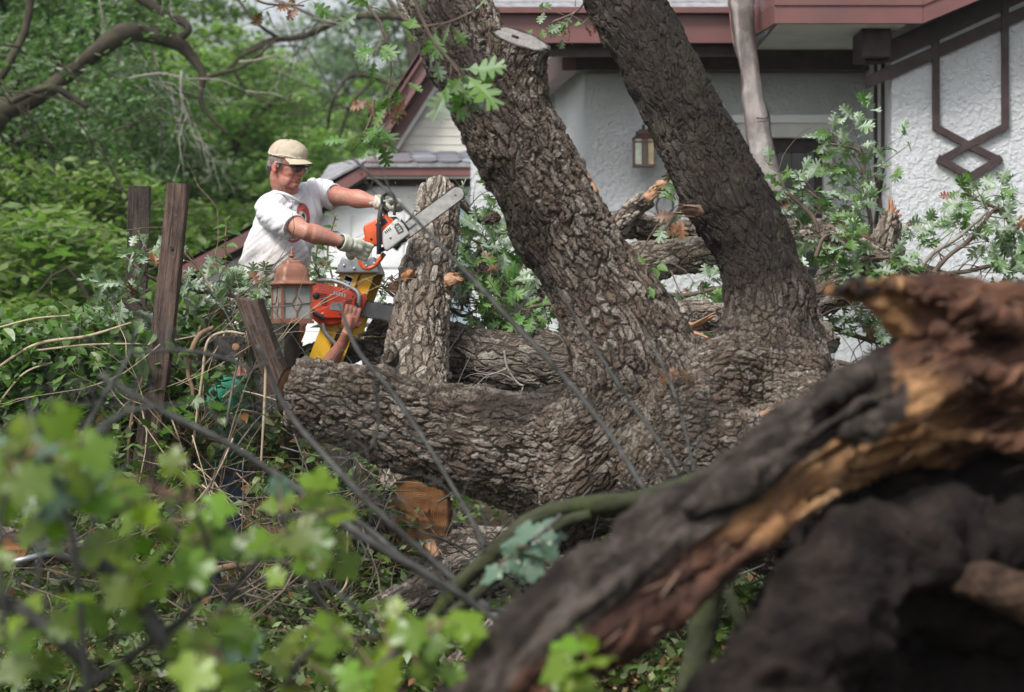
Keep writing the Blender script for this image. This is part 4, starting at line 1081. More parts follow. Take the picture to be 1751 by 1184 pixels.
# ---------------------------------------------------------------- logs
def log(name, label, pts, mat='bark_log', cat='log', seg=56, cuts=(None, None), step=.013, wob=.08, group=None, stubs=(), bias_cut=None):
    L = T3(pts)
    g = tube(L, step=step, nseg=seg, cap=False, wob=wob, wobf=5, seed=int(pts[0][0]) % 97)
    lc, ends, C, T = tube.lc, tube.ends, tube.C.copy(), tube.T.copy()
    if bias_cut is not None:                       # the saw went through obliquely
        n = np.array(bias_cut); n = n / np.linalg.norm(n); d = -T[0]; V = np.array(g[0]); nr = len(V) // seg
        for k in range(min(nr, 60)):
            sl = slice(k * seg, (k + 1) * seg); q = (V[sl] - C[0]) @ n / (d @ n)
            mm = (q > 0) if k else np.ones(seg, bool)
            V[sl][mm] -= np.outer(q[mm], d)
        g = (V, g[1]); ends = (V[:seg], ends[1])
    t = thing(name, label, cat, tuple(C[len(C) // 2] - np.array([0, 0, L[len(L) // 2][1]])), group)
    part('bark', g, M[mat], t, attrs={'lc': lc})
    for e, c in enumerate(cuts):
        ring = ends[e]; d = (np.array(bias_cut) if bias_cut is not None else -T[0]) if e == 0 else T[-1]
        end_cap('cut_face', ring, d, M[c or 'cut_grey'], t, bulge=.0, rough=.012)
    for s in stubs:
        torn_piece(s[1], T3(s[0]), s[2], t)
    return t
log('leaning_log', 'tall grey log leaning upright beside the chainsaws, sawn orange face at its foot',
    [(713, 884, 60, 11.25), (706, 800, 60, 11.4), (704, 700, 59, 11.7), (714, 600, 52, 11.95), (724, 500, 47, 12.1), (740, 420, 40, 12.25), (748, 340, 33, 12.35), (749, 322, 26, 12.4)],
    'bark_log', seg=90, step=.009, cuts=('cut_orange', 'cut_tan'), wob=.12, bias_cut=(.08, -1, -.30),
    stubs=[([(770, 480, 15, 12.05), (782, 478, 12, 11.98), (786, 470, 5, 11.98)], 'torn_bark', 'splinter'),
           ([(690, 500, 14, 12.1), (672, 492, 11, 12.1), (662, 480, 9, 12.1)], 'sawn_stub', 'splinter'),
           ([(695, 476, 13, 12.0), (702, 466, 9, 11.98), (712, 458, 3, 11.99)], 'bark_wound', 'cut_orange'),
           ([(735, 930, 12, 11.2), (745, 950, 9, 11.18), (750, 962, 5, 11.18)], 'splinter', 'splinter')])
log('lying_log', 'thick grey log lying between the leaning log and the oak limb, twig curled on it',
    [(640, 590, 46, 12.5), (730, 600, 50, 12.4), (830, 612, 52, 12.3), (940, 625, 56, 12.2), (1060, 640, 58, 12.1)], 'bark_logdark', wob=.12)
log('short_log', 'short log with a pale sawn face toward the camera above the thick lying log',
    [(852, 548, 26, 12.6), (880, 530, 29, 12.9), (920, 510, 31, 13.3), (1000, 490, 32, 13.9)], 'bark_log', cuts=('cut_tan', None))
log('dark_branch_log', 'dark log running right from the leaning log under oak leaves',
    [(745, 470, 25, 12.8), (800, 470, 27, 12.9), (855, 478, 26, 13.0), (930, 505, 26, 13.2)], 'bark_logdark')
log('grey_log', 'grey flaky log visible between the two rising limbs, upper of two',
    [(1040, 455, 30, 13.4), (1100, 450, 33, 13.4), (1160, 440, 30, 13.5), (1230, 436, 30, 13.6), (1330, 430, 28, 13.8)], 'bark_log')
log('forked_branch', 'broken branch with orange torn tip rising in front of the white stucco wall',
    [(1000, 410, 28, 13.7), (1060, 385, 24, 13.8), (1110, 392, 21, 13.9), (1170, 398, 20, 14.0), (1260, 395, 18, 14.2)], 'bark_logdark', 'branch',
    stubs=[([(1058, 385, 19, 13.75), (1082, 360, 17, 13.7), (1108, 340, 14, 13.65)], 'fork', 'bark_log'),
           ([(1104, 343, 13, 13.66), (1122, 328, 13, 13.62), (1135, 316, 12, 13.6), (1146, 309, 5, 13.6)], 'torn_tip', 'splinter')])
log('low_log', 'grey ridged log lying low between the two limbs behind pink splinters',
    [(1110, 560, 24, 12.6), (1170, 542, 26, 12.7), (1230, 545, 25, 12.8), (1330, 560, 25, 12.9)], 'bark_log')
log('thick_log', 'thick log on the right lying behind the torn trunk tip',
    [(1320, 560, 30, 12.9), (1400, 510, 32, 13.0), (1470, 480, 34, 13.1), (1560, 485, 36, 13.2), (1660, 520, 36, 13.3)], 'bark_logdark',
    stubs=[([(1490, 480, 30, 13.1), (1505, 440, 26, 13.05), (1518, 400, 20, 13.0), (1524, 366, 15, 13.0)], 'upright_stub', 'bark_log'),
           ([(1523, 372, 6, 13.0), (1524, 345, 4, 13.0), (1524, 332, 2, 13.0)], 'pink_splinter', 'splinter')])
log('side_log', 'long log behind the second limb running under oak leaves toward the stub',
    [(1340, 395, 20, 14.2), (1400, 398, 22, 14.1), (1470, 410, 20, 14.0), (1540, 440, 18, 13.9)], 'bark_logdark')
log('slanting_branch', 'slanting branch crossing the thick log on the right',
    [(1425, 395, 10, 13.0), (1480, 425, 12, 12.9), (1540, 460, 14, 12.8), (1610, 485, 15, 12.8)], 'bark_logdark', 'branch', seg=30)
log('hanging_log', 'dark log end hanging below the thick log right of the second limb',
    [(1330, 500, 22, 12.7), (1385, 555, 24, 12.6), (1420, 595, 20, 12.5)], 'bark_logdark')
log('far_left_log', 'small grey log behind the lamp post and the reaching hand',
    [(500, 612, 16, 12.3), (560, 602, 18, 12.2), (640, 600, 18, 12.2)], 'bark_logdark', seg=36)
log('supporting_log', 'half hidden log with a pale split side in the shade under the oak trunk',
    [(640, 1060, 30, 10.6), (720, 1020, 34, 10.6), (800, 985, 38, 10.7), (880, 960, 40, 10.9)], 'bark_logdark', cuts=('splinter', None))
log('buried_log', 'dark log under the oak limb holding up the leaning log',
    [(640, 950, 40, 11.5), (760, 960, 60, 11.4), (860, 960, 60, 11.3), (1000, 980, 70, 11.0)], 'bark_logdark')
log('bottom_log', 'rough bark log at the bottom between green leaves and the torn trunk',
    [(790, 1180, 44, 9.6), (850, 1110, 46, 9.8), (930, 1070, 44, 10.0), (1010, 1060, 42, 10.3)], 'bark_logdark')
def pink_splinters():
    gs = []; rr = random.Random(2)
    g = tube(T3([(1160, 552, 10, 12.2), (1190, 556, 13, 12.15), (1222, 540, 4, 12.1)]), 14, 8, wob=.4, wobf=20, squash=.4); l1 = tube.lc
    t = thing('split_wood', 'pink fresh split wood lying between the two rising limbs', 'wood piece', tuple(P(1190, 570, 12.15)))
    part('slab', g, M['splinter'], t, attrs={'lc': l1})
    for pts in ([(1170, 565, 6, 12.1), (1195, 572, 7, 12.08), (1220, 582, 2, 12.05)], [(1162, 575, 5, 12.2), (1180, 560, 7, 12.1), (1224, 534, 1.5, 12.0)]):
        g = tube(T3(pts), 10, 6, wob=.3, wobf=20, squash=.5); part('splinter', g, M['splinter'], t, attrs={'lc': tube.lc})
pink_splinters()
def stump():
    Y = 11.2; c = P(432, 1100, Y)
    t = thing('low_stump', 'low sawn stump with a pale flat top in sawdust at the bottom left', 'stump', (c.x, c.y, gz(c.x, c.y)))
    z1 = PZ(1080, Y)
    g = tube([((c.x, c.y, 0.0), .15), ((c.x, c.y, (z1 - 0.02) * .6), .135), ((c.x, c.y, z1), .13)], 14, 40, cap=False, wob=.15, wobf=3)
    part('bark', g, M['bark_logdark'], t, attrs={'lc': tube.lc}); ring = tube.ends[1]
    end_cap('cut_face', ring, (0, 0, 1), M['cut_tan'], t)
stump()
# ---------------------------------------------------------------- tools
M['orange'] = plain('orange_plastic', (.62, .095, .022), .38, .5, var=.12, vs=20, bump=.05, dirt=((.20, .06, .03), .5))
M['redorange'] = plain('red_orange_plastic', (.60, .055, .022), .36, .5, var=.12, vs=20, bump=.05, dirt=((.16, .04, .025), .6))
M['black'] = plain('black_plastic', (.018, .018, .02), .45, .4, var=.3, vs=20, dirt=((.09, .085, .08), .5))
M['greyplastic'] = plain('light_grey_cover', (.50, .50, .48), .5, .4, var=.1, vs=20, dirt=((.28, .27, .25), .6))
M['steel'] = plain('worn_steel', (.42, .415, .40), .42, .5, .35, var=.2, vs=25, dirt=((.20, .19, .17), .7))
M['darksteel'] = plain('dark_steel_bar', (.13, .13, .135), .35, .5, .5, var=.15, vs=25)
M['chain'] = plain('oily_chain', (.045, .042, .04), .4, .5, .5)
M['alu'] = plain('scuffed_aluminium', (.30, .31, .33), .45, .5, .5, var=.3, vs=25, dirt=((.10, .10, .11), .7))
M['yellow'] = plain('yellow_fibreglass', (.70, .42, .025), .5, .4, var=.1, vs=15, bump=.05, dirt=((.40, .24, .04), .6))
M['white_label'] = plain('white_sticker', (.72, .72, .70), .5, .4, var=.06)
M['red_label'] = plain('red_sticker', (.50, .05, .04), .5, .4, var=.06)
M['ink'] = plain('black_ink', (.03, .03, .03), .6, .3)

def chainsaw(name, label, o, ang, Y, spec, yaw=0.0):
    """spec in saw-plane millimetres-like units (1/344 m); o = bar root image position"""
    O = P(o[0], o[1], Y); k = 12.0 / F
    U = Vector((math.cos(ang), 0, math.sin(ang))); Vv = Vector((-math.sin(ang), 0, math.cos(ang))); Wd = Vector((0, -1, 0))
    if yaw:
        R = Matrix.Rotation(yaw, 3, Vv); U = R @ U; Wd = R @ Wd
    X = lambda u, v, w=0: O + (U * u + Vv * v + Wd * w) * k
    t = thing(name, label, 'chainsaw', tuple(O))
    L, hw = spec['bar']
    out = [(-8, hw * .8), (0, hw), (L - hw, hw)] + [(L - hw + hw * math.sin(a), hw * math.cos(a)) for a in np.linspace(.3, math.pi - .3, 7)] + [(L - hw, -hw), (0, -hw), (-8, -hw * .8)]
    b = part('bar', prism([X(u, v, -.9) for u, v in out], Wd, 1.8 * k), spec['barmat'], t, flat=True)
    part('slot', prism([X(u, v, .92) for u, v in [(L * .02, 2), (L * .2, 2), (L * .2, -2), (L * .02, -2)]], Wd, .25 * k), M['darksteel'], b, flat=True)
    ch = part('chain', joing([tube([(X(u, v * 1.06, 0), .9 * k) for u, v in out], 60, 5)]), M['chain'], t)
    # cutters of the chain, every link apart
    A = catmull([list(X(u, v * 1.10 + (.4 if v > 0 else -.4), 0)) for u, v in out], 46)
    gs = []
    for i in range(1, 45):
        p = Vector(A[i]); d = (Vector(A[i + 1]) - Vector(A[i - 1])).normalized() if i < 45 else U
        gs.append(plank(p - d * 1.0 * k, p + d * 1.0 * k, 1.7 * k, (2.6 if i % 2 else 1.4) * k, Wd))
    part('cutters', joing(gs), M['chain'], ch, flat=True)
    for nm, poly, w0, w1, mat, bev in spec['solids']:
        part(nm, bevelled(prism([X(u, v, w0) for u, v in poly], Wd, (w1 - w0) * k), bev * k), mat, t)
    for nm, pts, r, mat in spec['tubes']:
        part(nm, tube([(X(*p), r * k) for p in pts], 8 * len(pts), 10), mat, t)
    for nm, poly, w0, w1, mat in spec['details']:
        part(nm, prism([X(u, v, w0) for u, v in poly], Wd, (w1 - w0) * k), mat, t, flat=True)
    for nm, u, v, w, r, d, mat in spec.get('discs', []):
        R = Matrix((U, Vv, Wd)).transposed()
        part(nm, lathe([(r * k, 0), (r * k, d * k * .7), (r * .8 * k, d * k)], X(u, v, w), 18, R), mat, t)
    return X
def rect(u0, v0, u1, v1): return [(u0, v0), (u1, v0), (u1, v1), (u0, v1)]
letters = []
saw1 = dict(bar=(121, 11.5), barmat=M['steel'],
    solids=[('body', [(-64, 26), (-55, 46), (-49, 51), (-9, 44), (-4, 30), (-8, 8), (-30, 2), (-58, 12)], -22, 7, M['orange'], 3),
            ('engine', [(-30, 30), (-12, 40), (4, 30), (4, 5), (-30, 0)], -26, 2, M['black'], 3),
            ('clutch_cover', [(-31, 23), (2, 27), (6, 12), (4, -8), (-44, -9), (-46, -3), (-43, 6)], 2, 13, M['greyplastic'], 2.5),
            ('under_tray', [(-58, -2), (-6, -14), (-6, -8), (-44, -6), (-50, 6)], -16, 6, M['black'], 1.5),
            ('front_spike_plate', [(2, 18), (8, 22), (9, 2), (4, -4)], -4, 2, M['black'], .6)],
    tubes=[('rear_handle', [(-56, 32, -6), (-70, 28, -6), (-84, 18, -6), (-93, 4, -6), (-92, -8, -6), (-78, -15, -6), (-50, -8, -6)], 4.2, M['orange']),
           ('front_handle', [(-58, -4, 11), (-50, 6, 14), (-36, 26, 15), (-20, 45, 13), (-6, 58, 6), (0, 60, -6), (-6, 52, -20), (-14, 36, -27)], 4.2, M['black']),
           ('hand_guard', [(-2, 44, 8), (-4, 60, 6), (6, 72, 4), (17, 70, 2), (20, 60, 0), (12, 46, 2), (2, 34, 4)], 2.6, M['black']),
           ('guard_strut', [(14, 48, -12), (20, 62, -12), (10, 72, -12), (-1, 62, -12)], 2.2, M['black'])],
    details=[('air_vent', rect(-34, 30, -14, 40), 7, 7.6, M['black']),
             ('badge', [(-12, 3), (-10, 17), (-6, 20), (0, 19), (1, 6), (-2, 1)], 13, 13.5, M['darksteel']),
             ('badge_number', [(-8, 5), (-7, 16), (-2, 15), (-3, 4)], 13.5, 13.8, M['greyplastic'])] +
            [('badge_bar', rect(-7 + 0, y, -3, y + 1.6), 13.8, 14, M['darksteel']) for y in (7, 11.5)] +
            [('lettering', rect(-28 + i * 3.2, 16, -26.2 + i * 3.2, 21), 13, 13.3, M['ink']) for i in range(4)],
    discs=[('cover_nut', -26, 7, 13, 2.2, 1.5, M['steel']), ('trigger_pivot', -54, 24, 7, 2.2, 1, M['black']), ('nose_rivet', 106, 0, .9, 1.6, .5, M['darksteel'])])
X1 = chainsaw('chainsaw', 'orange chainsaw with pale grey cover held up in gloved hands over the leaning log', (693, 397), math.radians(36.4), 11.95, saw1)
saw2 = dict(bar=(64, 12.5), barmat=M['darksteel'],
    solids=[('body', [(-92, 24), (-86, 30), (-60, 30), (-8, 27), (0, 18), (0, -8), (-14, -26), (-40, -36), (-62, -40), (-84, -28), (-90, -4)], -10, 16, M['redorange'], 4),
            ('starter_cover', [(-84, 18), (-74, 24), (-20, 24), (-8, 16), (-8, -8), (-24, -22), (-56, -28), (-76, -20)], 14, 22, M['redorange'], 2.5),
            ('front_guard', [(-6, 24), (6, 26), (9, 14), (5, -6), (-2, -10)], -8, 14, M['redorange'], 1.5)],
    tubes=[('top_handle', [(-82, 34, 0), (-50, 38, 8), (-16, 30, 16), (-4, 20, 22), (-4, 0, 22), (-12, -16, 20)], 4.0, M['alu']),
           ('lower_handle', [(-58, -36, 14), (-50, -52, 14), (-36, -64, 12), (-16, -76, 6)], 3.6, M['alu']),
           ('grip_sleeve', [(-4, 8, 22), (-5, -6, 22), (-10, -14, 20)], 4.6, M['black']),
           ('rear_handle', [(-88, -6, 0), (-104, -10, 0), (-116, -22, 0), (-108, -38, 0), (-84, -34, 0)], 5.5, M['redorange']),
           ('choke_lever', [(-82, -16, 22), (-66, -24, 24), (-56, -28, 22)], 3.5, M['black'])],
    details=[('maker_plate', [(-48, 2), (-28, 4), (-27, -10), (-50, -11)], 22, 22.8, M['alu'])] +
            [('cooling_slot', rect(-72 + i * 1.2, 12 - i * 3.0, -58 + i * .6, 13.4 - i * 3.0), 22, 22.5, M['ink']) for i in range(7)] +
            [('cooling_slot', rect(-25, 10 - i * 3.2, -14, 11.5 - i * 3.2), 22, 22.5, M['ink']) for i in range(6)] +
            [('lettering', rect(-48 + i * 4.6, 15 - i * .3, -45 + i * 4.6, 21 - i * .3), 22, 22.4, M['greyplastic']) for i in range(5)],
    discs=[('fuel_cap', -76, 8, 21, 6, 3, M['black']), ('screw', -52, 14, 22, 1.8, 1, M['steel']), ('screw', -14, 16, 22, 1.8, 1, M['ink']), ('screw', -60, -20, 22, 1.8, 1, M['steel']), ('screw', -30, -16, 22, 1.8, 1, M['ink'])])
X2 = chainsaw('chainsaw', 'red orange chainsaw reaching from behind the lamp toward the leaning log, bar level', (616, 527), math.radians(-9.5), 12.0, saw2)

# ---------------------------------------------------------------- people
def skin_mat(name, col):
    m = NT(name); co = m.obj()
    c = m.mix(m.mr(m.noise(co, 16, 5, .65), .35, .7), col, (col[0] * 1.15, col[1] * .72, col[2] * .68))
    c = m.mix(m.mr(m.noise(co, 120, 3), .42, .62, 0, .5), c, [x * .6 for x in col])
    c = m.mix(m.mr(m.noise(co, 38, 3), .5, .68, 0, .4), c, (col[0] * 1.2, col[1] * 1.25, col[2] * 1.25))
    b = m.bsdf(c, .5, .45, 0, m.noise(co, 180, 4), .35, .002, Subsurface_Weight=.08)
    return m.done(b)
M['skin'] = skin_mat('ruddy_skin', (.40, .185, .14))
M['skin_arm'] = skin_mat('tanned_arm_skin', (.42, .235, .175))
M['skin2'] = skin_mat('tanned_hand_skin', (.36, .175, .125))
def shirt_mat():
    m = NT('white_cotton_shirt'); g = m.n('NewGeometry'); pos = g.outputs['Position']
    sp = m.n('SeparateXYZ'); m.l(pos, sp.inputs[0]); X, Y, Z = sp.outputs
    c = m.mix(m.mr(m.noise(m.obj(), 5, 4), .3, .7), (.67, .67, .70), (.60, .60, .63))
    b0 = P(460, 462, 12)
    # earth and sweat stains over the belly
    dx = m.math('DIVIDE', m.math('SUBTRACT', X, b0.x), .21); dz = m.math('DIVIDE', m.math('SUBTRACT', Z, b0.z - .01), .17)
    dd = m.math('SQRT', m.math('ADD', m.math('MULTIPLY', dx, dx), m.math('MULTIPLY', dz, dz)))
    st = m.math('MULTIPLY', m.mr(dd, 0.2, 1.25, 1, 0), m.mr(m.noise(pos, 11, 6, .7), .30, .58))
    c = m.mix(m.math('MULTIPLY', st, .85), c, (.30, .235, .19))
    # printed emblem: plain red crest with a pale field, and a red disc lower down
    def ell(px, py, rx, rz, sk=0.0):
        q = P(px, py, 11.9); ex = m.math('SUBTRACT', X, q.x); ez = m.math('SUBTRACT', Z, q.z)
        ex = m.math('DIVIDE', m.math('SUBTRACT', ex, m.math('MULTIPLY', ez, sk)), rx); ez = m.math('DIVIDE', ez, rz)
        s = m.math('ADD', m.math('MULTIPLY', ex, ex), m.math('MULTIPLY', ez, ez)); return m.mr(s, .85, 1.1, 1, 0)
    front = m.mr(Y, 11.86, 11.95, 1, 0)
    front = m.math('MULTIPLY', m.math('LESS_THAN', Y, 12.12), m.mr(Y, 11.84, 11.875, 0, 1))
    red = m.mix(m.mr(m.noise(pos, 60, 3), .35, .6), (.34, .06, .05), (.42, .12, .11))
    for a, col in ((ell(516, 366, .030, .060, -.1), red), (ell(514, 372, .020, .034), (.62, .60, .60)), (ell(516, 371, .008, .022), (.10, .08, .09)), (ell(501, 405, .034, .030), red), (ell(504, 400, .017, .011), (.55, .5, .5))):
        c = m.mix(m.math('MULTIPLY', a, front), c, col)
    h = m.math('ADD', m.noise(pos, 28, 3, .5, .8), m.math('MULTIPLY', m.noise(pos, 900, 2), .05))
    return m.done(m.bsdf(c, .85, .15, 0, h, .35, .012))
def cloth(name, col, var=.2):
    m = NT(name); co = m.obj()
    c = m.mix(m.mr(m.noise(co, 7, 5, .65), .3, .7), [x * (1 - var) for x in col], [x * (1 + var) for x in col])
    c = m.mix(m.mr(m.noise(co, 3, 5, .7), .52, .7, 0, .5), c, [x * .5 for x in col])
    return m.done(m.bsdf(c, .9, .15, 0, m.math('ADD', m.noise(co, 24, 3, .5, 1), m.math('MULTIPLY', m.noise(co, 700, 2), .1)), .5, .01))
M['shirt'] = shirt_mat(); M['cap'] = cloth('khaki_cap_cloth', (.44, .38, .29), .12); M['pants'] = cloth('grey_work_trousers', (.23, .22, .21))
M['glove'] = cloth('pale_leather_glove', (.52, .53, .44), .14); M['jeans'] = cloth('faded_blue_jeans', (.16, .22, .36), .3); M['green_shirt'] = cloth('green_shirt_cloth', (.06, .36, .23), .2)
M['hair'] = plain('short_grey_hair', (.16, .14, .125), .8, .3, var=.4, vs=60, bump=.8, bs=200)
M['lens'] = None
def lens_mat():
    m = NT('tinted_safety_lens')
    b = m.bsdf((.10, .075, .065), .08, .7); t = m.n('BsdfTransparent'); mx = m.n('MixShader'); mx.inputs[0].default_value = .55
    m.l(t.outputs[0], mx.inputs[1]); m.l(b, mx.inputs[2]); return m.done(mx.outputs[0])
M['lens'] = lens_mat()

def fist(c, palm_dir, knuckle_dir, thumb_side, s=1.0, wrist=None, wr=.034, curl=.75):
    """hand closed on a bar: palm_dir = direction from wrist to knuckles, knuckle_dir = along the row of fingers, thumb_side = outward normal of the back of the hand"""
    c = Vector(c); a = Vector(palm_dir).normalized(); k = Vector(knuckle_dir); k = (k - a * k.dot(a)).normalized(); n = Vector(thumb_side); n = (n - a * n.dot(a) - k * n.dot(k)).normalized()
    R = Matrix((a, k, n)).transposed(); gs = []
    gs.append(ellipsoid(c, (.046 * s, .043 * s, .019 * s), R))
    gs.append(tube([(c - a * .055 * s, .026 * s), (c - a * .02 * s, .029 * s), (c + a * .02 * s, .028 * s)], 8, 12, squash=.75))
    for i, (off, ln) in enumerate(((-.031, .92), (-.010, 1.0), (.011, .95), (.031, .78))):
        b = c + a * .040 * s + k * off * s
        j1 = b + (a * .018 + n * .004) * s; j2 = j1 + (a * .012 - n * .030 * curl) * s * ln; j3 = j2 + (-a * .022 - n * .012) * s * ln; j4 = j3 + (-a * .012 + n * .010) * s * ln
        gs.append(tube([(b - a * .03 * s, .0105 * s), (j1, .0108 * s), (j2, .0098 * s), (j3, .0088 * s), (j4, .0075 * s)], 16, 9))
    tb = c - a * .02 * s - k * .036 * s - n * .004 * s
    gs.append(tube([(tb, .013 * s), (tb + (a * .026 - k * .016 - n * .014) * s, .0125 * s), (tb + (a * .048 - k * .006 - n * .034) * s, .0105 * s), (tb + (a * .062 + k * .012 - n * .04) * s, .0085 * s)], 14, 9))
    if wrist is not None: gs.append(tube([(wrist, wr), (c - a * .045 * s, wr * .85)], 6, 12))
    return gs

def man_in_cap():
    hips = P(462, 520, 12.05)
    t = thing('person', 'man in khaki cap, safety glasses and stained white shirt leaning over with a raised chainsaw', 'person', (P(440, 850, 12.1).x, 12.1, .62))
    # --- skin: head, neck, arms as one body
    hc = P(491, 283, 11.98); yaw = math.radians(36); pit = math.radians(-11)
    fw = Vector((math.cos(yaw), -math.sin(yaw), 0)); rt = Vector((-math.sin(yaw), -math.cos(yaw), 0))
    fw = (fw * math.cos(pit) + Vector((0, 0, math.sin(pit)))).normalized(); up = rt.cross(fw) * -1
    if up.z < 0: up = -up
    up = (up + Vector((.06, 0, 0))).normalized()
    R = Matrix((fw, rt, up)).transposed()
    H = lambda a, b, c: hc + fw * a + rt * b + up * c
    s = 1.0
    gs = [ellipsoid(H(-.005, 0, .035), (.098, .077, .088), R), ellipsoid(H(.045, 0, -.02), (.052, .060, .068), R), ellipsoid(H(.035, 0, -.062), (.055, .054, .042), R),
          ellipsoid(H(.070, 0, -.088), (.024, .026, .020), R), ellipsoid(H(.058, .032, -.026), (.032, .026, .024), R), ellipsoid(H(.058, -.032, -.026), (.032, .026, .024), R),
          ellipsoid(H(.075, 0, .022), (.024, .052, .014), R),
          tube([(H(.088, 0, .008), .009), (H(.106, 0, -.016), .0125), (H(.100, 0, -.028), .013)], 8, 10), ellipsoid(H(.094, .012, -.028), (.011, .008, .008), R), ellipsoid(H(.094, -.012, -.028), (.011, .008, .008), R),
          ellipsoid(H(.084, 0, -.050), (.016, .026, .008), R), ellipsoid(H(.082, 0, -.066), (.015, .023, .0075), R), ellipsoid(H(.035, .040, -.070), (.040, .016, .030), R), ellipsoid(H(.035, -.040, -.070), (.040, .016, .030), R)]
    for sg in (1, -1):
        gs.append(ellipsoid(H(-.012, .078 * sg, -.010), (.016, .008, .028), R @ Matrix.Rotation(.25, 3, 'Y')))
        gs.append(ellipsoid(H(-.004, .078 * sg, -.030), (.010, .008, .014), R))
    nb = P(484, 352, 12.08)
    gs.append(tube([(H(-.02, 0, -.02), .062), (H(-.015, 0, -.075), .060), (P(488, 330, 12.04), .064), (nb, .085)], 14, 18))
    rs, re, rw = P(464, 358, 11.93), P(519, 395, 11.72), P(584, 414, 11.76)
    ls, le, lw = P(540, 330, 12.24), P(598, 338, 12.12), P(642, 346, 12.03)
    gs.append(tube([(P(490, 392, 12.08), .04), (rs, .040), (rs.lerp(re, .35), .048), (rs.lerp(re, .6), .052), (re, .043), (re.lerp(rw, .12), .045), (re.lerp(rw, .32), .049), (re.lerp(rw, .6), .040), (re.lerp(rw, .85), .031), (rw, .028), (rw.lerp(P(606, 421, 11.8), .5), .027)], 34, 18))
    gs.append(tube([(P(500, 378, 12.12), .04), (ls, .045), (ls.lerp(le, .5), .052), (le, .042), (le.lerp(lw, .12), .045), (le.lerp(lw, .35), .048), (le.lerp(lw, .75), .034), (lw, .028), (lw.lerp(P(660, 349, 12.0), .4), .026)], 34, 18))
    V, Fc = blob(gs, .0038, 3)
    # eye hollows, mouth line, face folds
    for sg in (1, -1):
        e = np.array(H(.084, .030 * sg, .002)); d = np.linalg.norm(V - e, axis=1); V += np.array(-fw)[None] * (np.clip(1 - d / .020, 0, 1) * .007)[:, None]
    e = np.array(H(.098, .004, -.058)); q = V - e; d = np.sqrt((q @ np.array(rt) / .024) ** 2 + (q @ np.array(up) / .0042) ** 2 + (q @ np.array(fw) / .03) ** 2)
    V += np.array(-fw)[None] * (np.clip(1 - d, 0, 1) ** .5 * .007)[:, None]
    body = part('body', (V, Fc), M['skin'], t)
    body.data.materials.append(M['skin_arm'])
    cz = np.zeros(len(body.data.polygons) * 3, dtype=np.float32); body.data.polygons.foreach_get('center', cz); cz = cz.reshape(-1, 3)
    zz = cz[:, 2] + OFF[t.name].z
    body.data.polygons.foreach_set('material_index', (zz < P(0, 325, 12).z).astype(np.int32))
    for sg in (1, -1):
        ey = part('eye', ellipsoid(H(.080, .030 * sg, .002), (.011, .011, .011), R, 14, 8), plain('eye_white', (.5, .45, .42), .3, .5), t)
        part('iris', ellipsoid(H(.089, .030 * sg, .001), (.0035, .0052, .0052), R, 12, 6), M['ink'], ey)
    part('lips', joing([tube([(H(.090, -.022, -.056), .0022), (H(.1, 0, -.053), .0040), (H(.090, .022, -.057), .0022)], 10, 7), tube([(H(.088, -.020, -.060), .0022), (H(.097, 0, -.0635), .0044), (H(.088, .020, -.061), .0022)], 10, 7)]), plain('lip_skin', (.36, .13, .12), .45, .4), t)
    part('teeth', ellipsoid(H(.092, .003, -.0583), (.005, .014, .0035), R, 12, 6), plain('teeth', (.65, .62, .55), .3, .5), t)
    part('eyebrow', joing([tube([(H(.088, .012 * sg, .022), .003), (H(.088, .03 * sg, .027), .0035), (H(.07, .048 * sg, .022), .002)], 8, 6) for sg in (1, -1)]), M['hair'], t)
    # short grey hair showing under the cap
    V, Fc = blob([ellipsoid(H(-.014, 0, .024), (.096, .0805, .062), R), tube([(H(-.05, .062, .0), .022), (H(-.075, .03, -.03), .024), (H(-.078, 0, -.036), .024), (H(-.075, -.03, -.03), .024), (H(-.05, -.062, 0), .022)], 16, 10),
                   tube([(H(.012, .074, .012), .010), (H(.012, .076, -.016), .006)], 6, 8), tube([(H(.012, -.074, .012), .010), (H(.012, -.076, -.016), .006)], 6, 8)], .004, 2)
    q = V - np.array(H(0, 0, 0)); a = q @ np.array(fw); keep = a < .035
    V = V + np.array(-fw)[None] * np.clip(a - .032, 0, 1)[:, None]
    V = V + blob.no * ((fbm(V * 120, 3, 3) - .5) * .006)[:, None]
    part('hair', (V, Fc), M['hair'], t)
    # cap: crown with seams, band and curved peak
    cap = []
    nu, nv = 40, 14
    Vv = []; 
    for i in range(nv + 1):
        ph = (math.pi / 2) * i / nv
        for j in range(nu):
            th = 2 * math.pi * j / nu
            rr_ = 1 - .012 * (1 - abs(math.sin(th * 3))) ** 6 * math.sin(ph)
            fr = math.cos(th)
            a = .106 * math.sin(ph) ** .85 * math.cos(th) * rr_; b = .087 * math.sin(ph) ** .85 * math.sin(th) * rr_; z = .083 * math.cos(ph) ** .9 + .004 * max(0, fr) * math.sin(ph)
            w = .007 * (vnoise(np.array([[a * 40, b * 40, z * 40]]), 8)[0] - .5)
            Vv.append(H(a * (1 + w * 8) - .008, b * (1 + w * 8), z + .043 + w * 1.5))
    Fc = [[i * nu + j, (i + 1) * nu + j, (i + 1) * nu + (j + 1) % nu, i * nu + (j + 1) % nu] for i in range(nv) for j in range(nu)]
    Fc.append(list(range(nv * nu, nv * nu + nu)))
    cp = part('cap', (np.array(Vv), Fc), M['cap'], t)
    part('button', ellipsoid(H(-.008, 0, .128), (.007, .007, .004), R, 12, 6), M['cap'], cp)
    part('seam', joing([tube([(H(.107 * math.sin(p) ** .85 * math.cos(a) - .008, .088 * math.sin(p) ** .85 * math.sin(a), .0845 * math.cos(p) ** .9 + .043) , .0012) for p in np.linspace(.1, 1.5, 8)], 20, 5) for a in np.linspace(0, 2 * math.pi, 7)[:-1] + .52]), M['cap'], cp)
    V0, F0 = [], []
    n1, n2 = 22, 8
